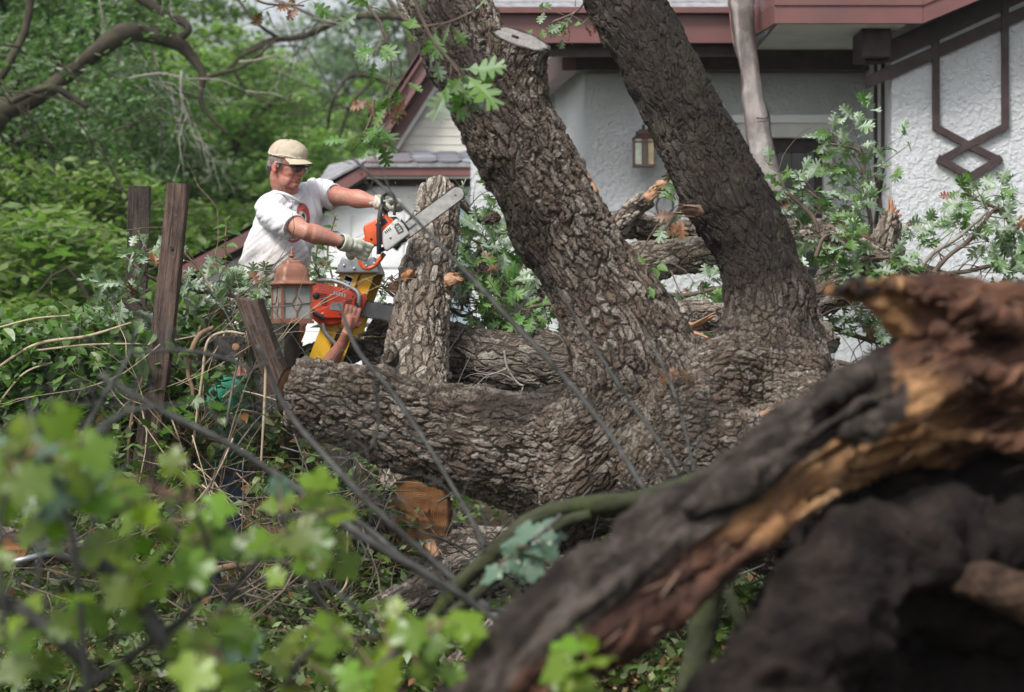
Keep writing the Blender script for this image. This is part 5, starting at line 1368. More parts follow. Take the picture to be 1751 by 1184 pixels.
    for lay in (0, 1):
        for i in range(n1 + 1):
            a = -1.08 + 2.16 * i / n1
            for j in range(n2 + 1):
                f = j / n2; ext = .070 * (max(0, math.cos(a * 1.22))) ** .45
                x = .094 * math.cos(a * .95) + ext * f - .006; y = .084 * math.sin(a) * (1 - .05 * f)
                z = .047 - .014 * f - .30 * abs(y) ** 1.35 * (1.0 + 1.3 * f) - lay * .0035
                V0.append(H(x, y, z))
    m_ = (n1 + 1) * (n2 + 1)
    for lay in (0, 1):
        for i in range(n1):
            for j in range(n2):
                a = lay * m_ + i * (n2 + 1) + j; F0.append([a, a + 1, a + n2 + 2, a + n2 + 1])
    for i in range(n1):
        a = i * (n2 + 1) + n2; F0.append([a, a + n2 + 1, a + n2 + 1 + m_, a + m_])
    part('peak', (np.array(V0), F0), M['cap'], cp)
    part('cap_band', tube([(H(.100 * math.cos(a) - .008, .0855 * math.sin(a), .043), .0025) for a in np.linspace(0, 2 * math.pi, 24)], 48, 6), M['cap'], cp)
    # safety glasses
    H0 = H; H = lambda a, b, c: H0(a, b, c - .006)
    gl = part('safety_glasses', joing([tube([(H(-.005, .081, .012), .0028), (H(.045, .080, .014), .0035), (H(.078, .066, .012), .0055), (H(.094, .052, .010), .004)], 18, 8),
                tube([(H(-.005, -.081, .012), .0028), (H(.045, -.080, .014), .0035), (H(.078, -.066, .012), .0055), (H(.094, -.052, .010), .004)], 18, 8),
                tube([(H(.092, .056, .014), .0032), (H(.106, .030, .016), .0034), (H(.110, 0, .013), .0034), (H(.106, -.030, .016), .0034), (H(.092, -.056, .014), .0032)], 24, 8)]), M['black'], t)
    for sg in (1, -1):
        pr = [H(.092, .056 * sg, .013), H(.106, .030 * sg, .015), H(.109, .006 * sg, .012), H(.107, .008 * sg, -.008), H(.101, .030 * sg, -.018), H(.089, .054 * sg, -.010)]
        part('lens', prism(pr, fw, .0015), M['lens'], gl)
    H = H0
    # --- shirt
    def tor(px, py, Y, a, b): return P(px, py, Y), a, b
    gs = []
    def oval(pts, n=26, seg=28):
        A = [list(p) + [a, b, th] for p, a, b, th in pts]; S = catmull(A, n); Vs = []
        for x, y, z, a, b, th in S:
            for j in range(seg):
                q = 2 * math.pi * j / seg; u = a * math.cos(q); v = b * math.sin(q)
                Vs.append((x + u * math.cos(th) - v * math.sin(th), y + u * math.sin(th) + v * math.cos(th), z + u * .0))
        Fs = [[i * seg + j, i * seg + (j + 1) % seg, (i + 1) * seg + (j + 1) % seg, (i + 1) * seg + j] for i in range(n - 1) for j in range(seg)]
        Fs.append(list(range(seg - 1, -1, -1))); Fs.append([(n - 1) * seg + j for j in range(seg)])
        return np.array(Vs), Fs
    # a = across the shoulders, b = front to back; th turns the body toward the right
    th = math.radians(42)
    gs.append(oval([(P(463, 512, 12.08), .178, .150, th), (P(465, 470, 12.08), .182, .158, th), (P(474, 430, 12.08), .180, .150, th), (P(486, 395, 12.08), .185, .135, th), (P(497, 362, 12.08), .185, .115, th), (P(500, 342, 12.08), .14, .09, th), (P(494, 330, 12.07), .085, .075, th)]))
    gs.append(tube([(P(487, 352, 12.06), .085), (P(468, 356, 11.97), .082), (P(462, 362, 11.92), .075), (P(481, 377, 11.84), .070), (P(502, 389, 11.77), .066)], 20, 20))
    gs.append(tube([(P(506, 345, 12.1), .08), (P(534, 332, 12.19), .077), (P(548, 331, 12.23), .072), (P(560, 333, 12.2), .066), (P(570, 335, 12.17), .060)], 20, 20))
    gs.append(ellipsoid(P(480, 445, 11.98), (.14, .12, .15)))
    V, Fc = blob(gs, .0095, 5, 1); no = blob.no
    px = V[:, 0] / V[:, 1] * F + 875.5; py = 592 - (V[:, 2] - CAM_H) / V[:, 1] * F
    # folds: radiating from the near armpit and hanging down from the far shoulder
    f1 = fbm(np.stack([(px - 440) * .045 + (py - 400) * .055, (px + py) * .008, V[:, 1] * 3], 1), 3, 3) - .5
    f2 = fbm(np.stack([(px - 520) * .10 - (py - 340) * .02, py * .012, V[:, 1] * 2], 1), 5, 3) - .5
    w2 = np.clip((px - 505) / 25, 0, 1) * np.clip((430 - py) / 60, 0, 1)
    V = V + no * (f1 * .040 * (1 - w2) + f2 * .045 * w2)[:, None]
    # hem and neckline
    low = V[:, 2] < P(0, 505, 12).z; V[low, 2] = P(0, 505, 12).z + (V[low, 2] - P(0, 505, 12).z) * .3
    sh = part('shirt', (V, Fc), M['shirt'], t)
    nk = []
    for q in np.linspace(0, 2 * math.pi, 26):
        c0 = P(492, 341, 12.02); u, v = .073 * math.cos(q), .062 * math.sin(q)
        nk.append((Vector((c0.x + u * math.cos(-.4) * 1.0, c0.y + v - .02, c0.z - .035 * math.cos(q - .7) - .004)), .0075))
    part('collar', tube(nk, 60, 9), M['shirt'], sh)
    for a, b, r0, nm in ((P(493, 384, 11.80), P(503, 389.5, 11.765), .0665, 0), (P(563, 333.5, 12.19), P(571, 335, 12.168), .0605, 1)):
        d = (b - a).normalized(); u = d.orthogonal().normalized(); v = d.cross(u)
        part('sleeve_hem', tube([(b + (u * math.cos(q) + v * math.sin(q)) * (r0 - .003), .0045) for q in np.linspace(0, 2 * math.pi, 24)], 48, 8), M['shirt'], sh)
    # --- trousers and boots standing on the ladder step
    gs = [tube([(P(463, 490, 12.08), .15), (P(458, 540, 12.08), .155), (P(455, 570, 12.08), .13)], 10, 20)]
    feet = []
    for (hy, kx, ky, Yk, fx, Yf) in ((575, 462, 690, 11.92, 436, 12.0), (575, 448, 690, 12.2, 444, 12.26)):
        f = P(fx, 846, Yf)
        gs.append(tube([(P(456, 560, 12.0 if Yk < 12 else 12.16), .10), (P(kx, ky, Yk), .072), (P((kx + fx) / 2 - 2, 770, Yf), .064), (P(fx, 830, Yf), .058)], 20, 16)); feet.append(f)
    V, Fc = blob(gs, .012, 3); V = V + blob.no * ((fbm(V * np.array([9, 9, 22]), 3, 3) - .5) * .03)[:, None]
    part('trousers', (V, Fc), M['pants'], t)
    for f in feet:
        V, Fc = blob([tube([(f + Vector((-.03, 0, .09)), .05), (f + Vector((-.02, 0, .03)), .05)], 6, 14), tube([(f + Vector((-.05, 0, .02)), .042), (f + Vector((.06, -.01, .015)), .046), (f + Vector((.15, -.02, .008)), .036)], 10, 14, squash=.8)], .008, 3)
        part('boot', (V, Fc), plain('brown_boot_leather', (.10, .065, .04), .6, .3), t)
    # --- gloves
    V, Fc = blob(fist(P(609, 424, 11.80), P(618, 428, 11.82) - rw, (.35, -.2, .75), (.15, -1, .25), 1.15, rw, .039), .0045, 2)
    V = V + blob.no * ((fbm(V * 45, 3, 3) - .5) * .010)[:, None]
    gl = part('glove', (V, Fc), M['glove'], t)
    d = (P(600, 419, 11.79) - rw).normalized()
    part('cuff', tube([(rw - d * .004, .040), (rw + d * .010, .043), (rw + d * .03, .041), (rw + d * .05, .036)], 10, 20, wob=.1, wobf=30), M['glove'], gl)
    part('wrist_strap', tube([(rw - d * .010, .036), (rw - d * .002, .0365)], 3, 20), M['black'], gl)
    V, Fc = blob(fist(P(660, 350, 12.02), (.8, -.1, .05), (.2, .9, -.3), (.1, -.35, 1), 1.1, lw, .038), .0045, 2)
    V = V + blob.no * ((fbm(V * 45, 7, 3) - .5) * .010)[:, None]
    gl = part('glove', (V, Fc), M['glove'], t)
    part('cuff', tube([(lw + Vector((-.002, 0, 0)), .038), (lw + Vector((.03, 0, 0)), .036)], 5, 18, wob=.1, wobf=30), M['glove'], gl)
man_in_cap()

def second_man():
    t = thing('person', 'helper in green shirt and blue jeans behind the leaves, bare hand on the lower chainsaw', 'person', (P(405, 1050, 12.3).x, 12.3, .04))
    # skin: head and arms in one body
    w = P(588, 583, 11.93); e = P(552, 640, 12.0); s = P(455, 655, 12.2)
    gs = fist(X2(-12, -14, 24) + Vector((-.004, -.016, -.030)), (.25, .1, 1), (-.93, -.25, .25), (-.1, -1, .1), 1.02, None)
    gs.append(tube([(s, .055), (s.lerp(e, .5), .05), (e, .042), (e.lerp(w, .35), .042), (e.lerp(w, .75), .032), (w, .027), (P(594, 566, 11.90), .025)], 34, 16))
    w2 = P(512, 568, 12.0)
    gs.append(tube([(P(430, 660, 12.35), .05), (P(470, 640, 12.3), .045), (w2, .028), (P(512, 552, 12.0), .022)], 24, 14))
    gs += fist(P(514, 548, 12.0), (.1, 0, 1), (.9, -.3, -.2), (-.2, -1, 0), .95, None)
    h = P(437, 592, 12.38)
    gs += [ellipsoid(h, (.09, .076, .105)), ellipsoid(h + Vector((.05, -.01, -.04)), (.05, .055, .065)), ellipsoid(h + Vector((.10, -.02, -.01)), (.016, .013, .02)),
           ellipsoid(h + Vector((.005, -.078, -.01)), (.018, .009, .03)), ellipsoid(h + Vector((.005, .078, -.01)), (.018, .009, .03)), tube([(h + Vector((-.01, 0, -.05)), .06), (P(425, 650, 12.35), .07)], 8, 14)]
    V, Fc = blob(gs, .0042, 3)
    part('body', (V, Fc), M['skin2'], t)
    part('hair', blob([ellipsoid(h + Vector((-.012, 0, .03)), (.095, .082, .09))], .008, 1), M['hair'], t)
    gs = [tube([(P(402, 800, 12.32), .15), (P(398, 745, 12.32), .165), (P(402, 690, 12.33), .165), (P(415, 655, 12.34), .12)], 16, 22),
          tube([(P(425, 668, 12.25), .09), (P(460, 655, 12.2), .075), (P(492, 652, 12.14), .068)], 10, 16), tube([(P(415, 668, 12.4), .09), (P(440, 656, 12.35), .07)], 8, 16)]
    V, Fc = blob(gs, .011, 3, 0); V = V + blob.no * ((fbm(V * np.array([10, 10, 5]), 5, 3) - .5) * .045)[:, None]
    part('shirt', (V, Fc), M['green_shirt'], t)
    gs = [tube([(P(402, 770, 12.32), .14), (P(402, 815, 12.32), .15)], 6, 18),
          tube([(P(398, 810, 12.25), .10), (P(412, 920, 12.15), .075), (P(406, 1030, 12.2), .062)], 16, 16), tube([(P(400, 810, 12.42), .10), (P(385, 920, 12.45), .075), (P(375, 1030, 12.5), .062)], 16, 16)]
    V, Fc = blob(gs, .011, 3); V = V + blob.no * ((fbm(V * np.array([9, 9, 20]), 6, 3) - .5) * .03)[:, None]
    part('jeans', (V, Fc), M['jeans'], t)
    for f in (P(408, 1050, 12.2), P(377, 1045, 12.5)):
        V, Fc = blob([tube([(f + Vector((-.05, 0, .02)), .045), (f + Vector((.05, -.02, .015)), .048), (f + Vector((.14, -.03, .008)), .036)], 10, 14, squash=.8)], .008, 3)
        part('boot', (V, Fc), M['black'], t)
second_man()

# ---------------------------------------------------------------- stepladder
def ladder():
    t = thing('stepladder', 'yellow fibreglass stepladder with a grey top cap standing under the man in the cap', 'ladder', (P(400, 1050, 12.2).x, 12.2, 0))
    topN, topF = P(602, 462, 12.0), P(612, 462, 12.42)
    dn = Vector((-.392, 0, -1)).normalized()
    L = (topN.z - .03) / -dn.z
    def rail(top, d, L, w, nm):
        b = top + d * L
        gs = [plank(top, b, w, .006, (0, -1, 0))]
        side = Vector((-d.z, 0, d.x)).normalized()
        for s in (-1, 1): gs.append(plank(top + side * s * (w / 2 - .002) + Vector((0, .014, 0)), b + side * s * (w / 2 - .002) + Vector((0, .014, 0)), .030, .004, side * s))
        r = part(nm, joing(gs), M['yellow'], t, flat=True); return r, side
    r1, side = rail(topN, dn, L, .082, 'front_rail'); r2, _ = rail(topF + Vector((.03, 0, 0)), dn, L, .082, 'front_rail')
    dr = Vector((-.36, 0, -1)).normalized(); Lr = (topN.z - .03) / -dr.z
    rail(topN + Vector((.085, .02, 0)), dr, Lr, .06, 'rear_rail'); rail(topF + Vector((.11, -.02, 0)), dr, Lr, .06, 'rear_rail')
    c = (topN + topF) / 2 + Vector((.022, 0, .022))
    cap = part('top_cap', bevelled(prism([c + Vector((x, -.25, z)) for x, z in ((-.105, -.045), (-.07, .035), (.09, .035), (.115, -.045))], (0, 1, 0), .5), .008), M['alu'], t)
    for x in (-.06, -.01, .05, .09):
        part('rivet', ellipsoid(c + Vector((x, -.252, -.025 + .3 * abs(x))), (.008, .004, .008), None, 10, 6), M['steel'], cap)
    for k in range(1, 6):
        zc = topN.z - k * .305
        if zc < .1: break
        a = topN + dn * (k * .305 / -dn.z); b = topF + Vector((.03, 0, 0)) + dn * (k * .305 / -dn.z)
        st = part('step', bevelled(box((a + b) / 2 + Vector((.0, 0, 0)), (.085, abs(b.y - a.y) - .012, .022)), .003), M['alu'], t)
    for k in (2, 4):
        a = topN + Vector((.085, .02, 0)) + dr * (k * .305 / -dr.z)
        part('rear_brace', plank(a, a + Vector((0, .36, 0)), .03, .012, (1, 0, 0)), M['alu'], t, flat=True)
    # warning label on the near rail
    m0 = topN + dn * .032; m1 = topN + dn * .135
    lb = part('warning_label', plank(m0, m1, .044, .0012, (0, -1, 0)), M['white_label'], r1, flat=True)
    for o in (lb,):
        o.location = (0, -.0045, 0)
    sp = lambda a, b, w, m, nm: setattr(part(nm, plank(topN + dn * a, topN + dn * b, w, .001, (0, -1, 0)), m, r1, flat=True), 'location', (0, -.0057, 0))
    sp(.037, .059, .038, M['ink'], 'label_band'); sp(.0395, .0565, .030, M['red_label'], 'label_band')
    for a, b, s_, w in ((a - .045, b - .045, s_, w) for a, b, s_, w in ((.112, .128, -.008, .006), (.118, .150, .004, .005), (.135, .165, -.004, .012), (.150, .158, .008, .010), (.112, .116, .010, .012))):
        o = part('pictogram', plank(topN + dn * a + side * s_, topN + dn * b + side * (s_ + .006), w, .001, (0, -1, 0)), M['ink'], r1, flat=True); o.location = (0, -.0057, 0)
    for i in range(5):
        o = part('fine_print', plank(topN + dn * (.116 + i * .0035), topN + dn * (.118 + i * .0035), .034, .001, (0, -1, 0)), M['ink'], r1, flat=True); o.location = (0, -.0057, 0)
    for top in (topN, topF):
        b = top + dn * (L - .03)
        part('foot', bevelled(box(b, (.1, .04, .04)), .006), M['black'], t)
ladder()

# ---------------------------------------------------------------- lamp on a post
def post_lamp():
    Y = 11.5; k = Y / F; c = P(499, 548, Y); yaw = math.radians(24)
    t = thing('lamp_post', 'outdoor lamp post with a copper bell cap and leaded glass lantern', 'lamp post', (c.x, c.y, gz(c.x, c.y)))
    Rz = Matrix.Rotation(yaw, 3, 'Z')
    cop = plain('weathered_copper', (.27, .125, .082), .55, .4, .25, var=.25, vs=18, bump=.15, bs=90, dirt=((.16, .11, .09), .6))
    q = Matrix.Rotation(yaw, 3, 'Z')
    z = lambda v: (548 - v) * k
    # square bell cap: lathe with 4 sides
    prof = [(40 * k, z(489)), (44.5 * k, z(487)), (44 * k, z(484)), (36 * k, z(482)), (33 * k, z(480)), (32 * k, z(472)), (30.5 * k, z(463)), (26 * k, z(456)), (19 * k, z(452)), (17 * k, z(450)), (17.5 * k, z(447)), (13 * k, z(445))]
    def sq(prof, c, sides=4, rnd=.12):
        V, Fc = [], []; n = 32
        for r, zz in prof:
            for j in range(n):
                a = 2 * math.pi * j / n; m_ = max(abs(math.cos(a)), abs(math.sin(a))); f = (1 - rnd) / m_ + rnd * 1.0
                v = Rz @ Vector((r * .76 * f * math.cos(a), r * .76 * f * math.sin(a), zz)); V.append(v + c)
        for i in range(len(prof) - 1):
            for j in range(n): Fc.append([i * n + j, i * n + (j + 1) % n, (i + 1) * n + (j + 1) % n, (i + 1) * n + j])
        Fc.append(list(range(n - 1, -1, -1))); Fc.append([(len(prof) - 1) * n + j for j in range(n)])
        return np.array(V), Fc
    cp = part('bell_cap', sq(prof, c), cop, t)
    part('finial', lathe([(7 * k, z(446)), (7 * k, z(443)), (3 * k, z(442)), (3 * k, z(440)), (6 * k, z(438.5)), (6 * k, z(437)), (3 * k, z(436)), (4.5 * k, z(434)), (2 * k, z(431)), (2 * k, z(428)), (.6 * k, z(421))], c, 16), cop, cp)
    h = 25.5 * k
    bars = [box(c + Rz @ Vector((sx * h, sy * h, (z(548) + z(489)) / 2)), (4.5 * k, 4.5 * k, z(489) - z(549)), Rz) for sx in (-1, 1) for sy in (-1, 1)]
    for zz in (547, 490):
        for s in (-1, 1):
            bars.append(box(c + Rz @ Vector((0, s * h, z(zz))), (2 * h, 4.6 * k, 4 * k), Rz)); bars.append(box(c + Rz @ Vector((s * h, 0, z(zz))), (4.6 * k, 2 * h, 4.1 * k), Rz))
    part('lantern_frame', joing(bars), cop, t, flat=True)
    part('base_plate', box(c + Vector((0, 0, z(551))), (60 * k, 60 * k, 5 * k), Rz), cop, t, flat=True)
    gm = NT('bevelled_lantern_glass'); co = gm.obj()
    g1 = gm.bsdf(gm.mix(gm.mr(gm.noise(co, 8, 4), .3, .7), (.26, .29, .28), (.46, .48, .46)), .12, .6, 0, gm.noise(co, 30, 2), .4, .006)
    tr = gm.n('BsdfTransparent'); mx = gm.n('MixShader'); mx.inputs[0].default_value = .68; gm.l(tr.outputs[0], mx.inputs[1]); gm.l(g1, mx.inputs[2]); gm.done(mx.outputs[0])
    for ax in range(4):
        Ra = Rz @ Matrix.Rotation(ax * math.pi / 2, 3, 'Z')
        G = lambda x, zz, d=0: c + Ra @ Vector((x * k, -h + d * k, (548 - zz) * k))
        pn = part('pane', prism([G(-24, 545), G(24, 545), G(24, 491), G(-24, 491)], Ra @ Vector((0, 1, 0)), .003), gm.m, t, flat=True)
        mid = 519
        lines = [((0, 491), (0, 504)), ((0, 534), (0, 546)), ((0, 504), (-9, mid)), ((0, 504), (9, mid)), ((0, 534), (-9, mid)), ((0, 534), (9, mid)), ((-24, mid), (-9, mid)), ((9, mid), (24, mid))]
        part('leading', joing([plank(G(*a, -.6), G(*b, -.6), 1.7 * k, 1.6 * k, Ra @ Vector((0, -1, 0))) for a, b in lines]), cop, pn, flat=True)
    part('bulb', ellipsoid(c + Vector((0, 0, z(522))), (.022, .022, .034)), plain('frosted_bulb', (.6, .6, .58), .4, .4), t)
    pm = plain('dark_bronze_post', (.045, .036, .033), .5, .4, .3, var=.3)
    part('post', joing([lathe([(14 * k, z(552)), (14 * k, z(560)), (13 * k, z(562)), (13 * k, -c.z + gz(c.x, c.y) - .05)], c, 20)]), pm, t)
    part('collar', lathe([(15.5 * k, z(566)), (15.5 * k, z(570)), (14 * k, z(571))], c, 20), pm, t)
post_lamp()

# ---------------------------------------------------------------- old fence timbers
def plank_mat(name, col):
    m = NT(name); co = m.attr('lc')
    n = m.noise(m.scalev(co, (1, 1, .06)), 70, 6, .7, .4); b = m.noise(m.scalev(co, (1, 1, .3)), 9, 6, .7)
    c = m.mix(m.mr(n, .35, .62), [x * .35 for x in col], [x * 2.0 for x in col])
    c = m.mix(m.mr(b, .45, .65, 0, .75), c, (.030, .024, .021)); c = m.mix(m.mr(m.noise(m.obj(), 5, 5, .7), .55, .7, 0, .5), c, (.19, .165, .145))
    c = m.mix(m.mr(m.noise(m.obj(), 70, 3, .6), .60, .70, 0, .3), c, (.20, .18, .16))
    return m.done(m.bsdf(c, .9, .2, 0, m.math('ADD', n, b), 1.0, .014))
M['oldplank'] = plank_mat('old_weathered_plank', (.085, .058, .047)); M['darkplank'] = plank_mat('dark_weathered_timber', (.05, .04, .034))
def timber(name, label, pts, th, mat, holes=(), cat='fence board', rot=0.0, chop=0.0):
    """pts: (px,py,halfwidth px,Y) along the board"""
    L = [(P(a, b, y), w * y / F) for a, b, w, y in pts]
    A = catmull([list(p) + [r] for p, r in L], 60); n = len(A)
    f = Vector((math.sin(rot), -math.cos(rot), 0)); V = []; lc = []
    sec = [(-1, -1), (-.93, -1.15), (-.4, -1.1), (0, -1.13), (.4, -1.1), (.93, -1.15), (1, -1), (1, 1), (0, 1.05), (-1, 1)]
    s = 0
    for i in range(n):
        p = Vector(A[i][:3]); d = Vector(A[min(i + 1, n - 1)][:3]) - Vector(A[max(i - 1, 0)][:3]); d.normalize()
        ff = (f - d * f.dot(d)).normalized(); x = d.cross(ff).normalized()
        if i: s += (p - Vector(A[i - 1][:3])).length
        for j, (a, b) in enumerate(sec):
            w = .05 * (vnoise(np.array([[i * .25, j * 1.9, pts[0][0]]]), 3)[0] - .5)
            q = p + x * (a * (1 + w) * A[i][3]) - ff * (b * th / 2)
            if i == 0: q = q - d * (chop * a * A[i][3] + .006 * (vnoise(np.array([[j * 2.3, 1, 5]]), 9)[0]))
            V.append(q); lc.append((a * A[i][3], b * th / 2, s + pts[0][0]))
    k = len(sec); Fc = [[i * k + j, i * k + (j + 1) % k, (i + 1) * k + (j + 1) % k, (i + 1) * k + j] for i in range(n - 1) for j in range(k)]
    Fc.append(list(range(k - 1, -1, -1))); Fc.append([(n - 1) * k + j for j in range(k)])
    base = Vector(A[-1][:3]); t = thing(name, label, cat, tuple(base))
    part('board', (np.array(V), Fc), M[mat], t, flat=True, attrs={'lc': np.array(lc)})
    for hx, hy, hY, r in holes:
        part('bolt_hole', lathe([(r, -.002), (r, .002)], P(hx, hy, hY), 12, Matrix.Rotation(math.pi / 2, 3, 'X')), M['ink'], t, flat=True)
    return t
timber('fence_board', 'shorter dark upright fence board at the left, standing behind its lighter neighbour', [(239, 320, 18.5, 12.0), (236, 420, 18.5, 12.0), (231, 560, 18, 12.0), (222, 860, 18, 12.0)], .035, 'darkplank')
timber('fence_board', 'tall tilted brown fence board with a bolt hole, leftmost in front', [(306, 316, 18, 11.3), (290, 470, 19, 11.3), (270, 640, 20, 11.3), (246, 820, 21, 11.3), (236, 930, 21, 11.3)], .04, 'oldplank', [(293, 424, 11.27, .008)], rot=-.25)
timber('leaning_board', 'thick plank leaning right in front of the lamp post with a split sawn top', [(427, 514, 19, 11.1), (450, 580, 19, 11.1), (482, 668, 20, 11.1)], .07, 'oldplank', [(477, 612, 11.05, .009)], rot=-.3, chop=.5)
timber('leaning_board', 'dark plank leaning in the shade below the sawn oak limb', [(560, 735, 18, 11.2), (610, 820, 19, 11.2), (665, 920, 19, 11.2)], .05, 'darkplank')
timber('fence_post', 'dark old fence post under the sawn beam end among dry vine stems', [(352, 572, 16, 11.6), (338, 660, 17, 11.6), (318, 780, 18, 11.6), (305, 900, 18, 11.6)], .05, 'darkplank')
timber('fence_board', 'dark narrow board in the vines between the tall board and the fence post', [(318, 640, 12, 11.9), (300, 760, 13, 11.9), (290, 900, 13, 11.9)], .03, 'darkplank')
def beam_end():
    a, b = P(399, 594, 11.15), P(372, 590, 12.0)
    g = bevelled(plank(a, b, .105, .10, (0, 0, 1)), .006)
    t = thing('timber_beam', 'square dark beam end resting on the old fence post', 'beam', tuple(b))
    V = np.array(g[0]); part('timber', g, M['darkplank'], t, flat=True, attrs={'lc': V[:, [0, 2, 1]]})
    c = a + (a - b).normalized() * .001
    d = (a - b).normalized(); u = Vector((1, 0, 0)); u = (u - d * u.dot(d)).normalized(); v = d.cross(u)
    part('knot', lathe([(.018, 0), (.016, .003)], a + u * .012, 14, Matrix((u, v, d)).transposed()), M['splinter'], t, attrs=None)
beam_end()
# ---------------------------------------------------------------- leaves as pieces
def oak_leaf(seed):
    rr = random.Random(seed); V = []; Fc = []
    mids = [0.0, .14, .34, .53, .70, .84, 1.0]
    sw = [.012, .035, .050, .055, .055, .040]
    tips = [(.17, .27, .045), (.33, .46, .06), (.36, .68, .065), (.22, .88, .05)]
    bend = rr.uniform(.05, .30); cup = rr.uniform(-.25, .45); tw = rr.uniform(-.5, .5)
    def add(x, y):
        z = -bend * y * y + cup * x * x * 1.6 + .06 * math.sin(9 * y + seed) * abs(x) * 3 + tw * x * y * .5
        V.append((x, y, z)); return len(V) - 1
    mid = [add(0, y) for y in mids]
    for sd in (1, -1):
        ys = [.02, .14, .34, .53, .70, .84]
        sin_ = [add(sd * sw[i] * rr.uniform(.8, 1.2), ys[i]) for i in range(6)]
        Fc.append([mid[0], sin_[0], sin_[1], mid[1]])
        for i, (w, y, sp) in enumerate(tips):
            w *= rr.uniform(.85, 1.15); y += rr.uniform(-.02, .02)
            a = add(sd * w * .8, y - sp); b = add(sd * w, y + sp * .2); c = add(sd * w * .72, y + sp * .95)
            Fc.append([mid[i + 1], sin_[i + 1], a, b, c, sin_[i + 2] if i + 2 < 6 else add(sd * .04, .93), mid[i + 2]])
        Fc.append([mid[5], sin_[5], add(sd * .06, .95), mid[6]])
    # petiole
    n = len(V); V += [(-.008, -.12, 0), (.008, -.12, 0), (.008, .02, 0), (-.008, .02, 0)]; Fc.append([n, n + 1, n + 2, n + 3])
    return V, Fc
def broad_leaf(seed):
    rr = random.Random(seed); V = [(0, .12, 0)]; out = []
    cup = rr.uniform(-.5, .5); bend = rr.uniform(0, .6)
    n = 30
    for i in range(n + 1):
        a = -math.pi * .93 + 2 * math.pi * .93 * i / n
        lob = .62 + .34 * abs(math.cos(a * 2.5)) ** 1.3 * (1 if abs(a) < 2.2 else .75) + (.045 if i % 2 else -.045) * rr.uniform(.6, 1.4)
        r = .56 * lob * (1.0 - .12 * abs(a) / math.pi)
        x, y = r * math.sin(a) * 1.08, .12 + r * math.cos(a)
        vein = .05 * abs(math.cos(a * 2.5))
        V.append((x, y, cup * x * x - bend * y * abs(y) * .5 - vein + .03 * rr.uniform(-1, 1)))
    m1 = []
    Fc = [[0, i + 2, i + 1] for i in range(n)]
    k = len(V); V += [(-.012, -.35, -.05), (.012, -.35, -.05), (.012, .12, 0), (-.012, .12, 0)]; Fc.append([k, k + 1, k + 2, k + 3])
    return V, Fc
def oval_leaf(seed):
    rr = random.Random(seed); c = rr.uniform(.1, .4); b = rr.uniform(.1, .5)
    V = [(0, 0, 0), (0, .35, -.02), (0, .7, -b * .4), (0, 1, -b)]
    V += [(s * w, y, c * w - b * y * y * .9) for s in (1, -1) for w, y in ((.16, .12), (.30, .36), (.24, .66), (.09, .88))]
    Fc = []
    for o in (4, 8): Fc += [[0, o, o + 1, 1], [1, o + 1, o + 2, 2], [2, o + 2, o + 3, 3]]
    return V, Fc
LM = {}
def leafmesh(kind, mat, n=5):
    key = (kind, mat)
    if key not in LM:
        fn = {'oak': oak_leaf, 'broad': broad_leaf, 'oval': oval_leaf}[kind]
        LM[key] = []
        for i in range(n):
            V, Fc = fn(i * 7 + 1)
            me = newmesh('leaf', np.array(V), Fc, M[mat], kind == 'broad'); LM[key].append(me)
    return LM[key]
def put_leaf(kind, mat, parent, p, d, n, size, rr):
    d = Vector(d).normalized(); n = Vector(n); n = (n - d * n.dot(d))
    if n.length < 1e-3: n = d.orthogonal()
    n.normalize(); x = d.cross(n)
    if kind == 'oak' and parent['category'] == 'oak branch': size *= .92
    o = bpy.data.objects.new('leaf', rr.choice(leafmesh(kind, mat))); COL.objects.link(o); o.parent = parent
    Mx = Matrix((x, d, n)).transposed().to_4x4(); Mx = Matrix.Translation(Vector(p) - OFF[parent.name]) @ Mx @ Matrix.Diagonal((size, size, size, 1))
    o.matrix_basis = Mx
    return o

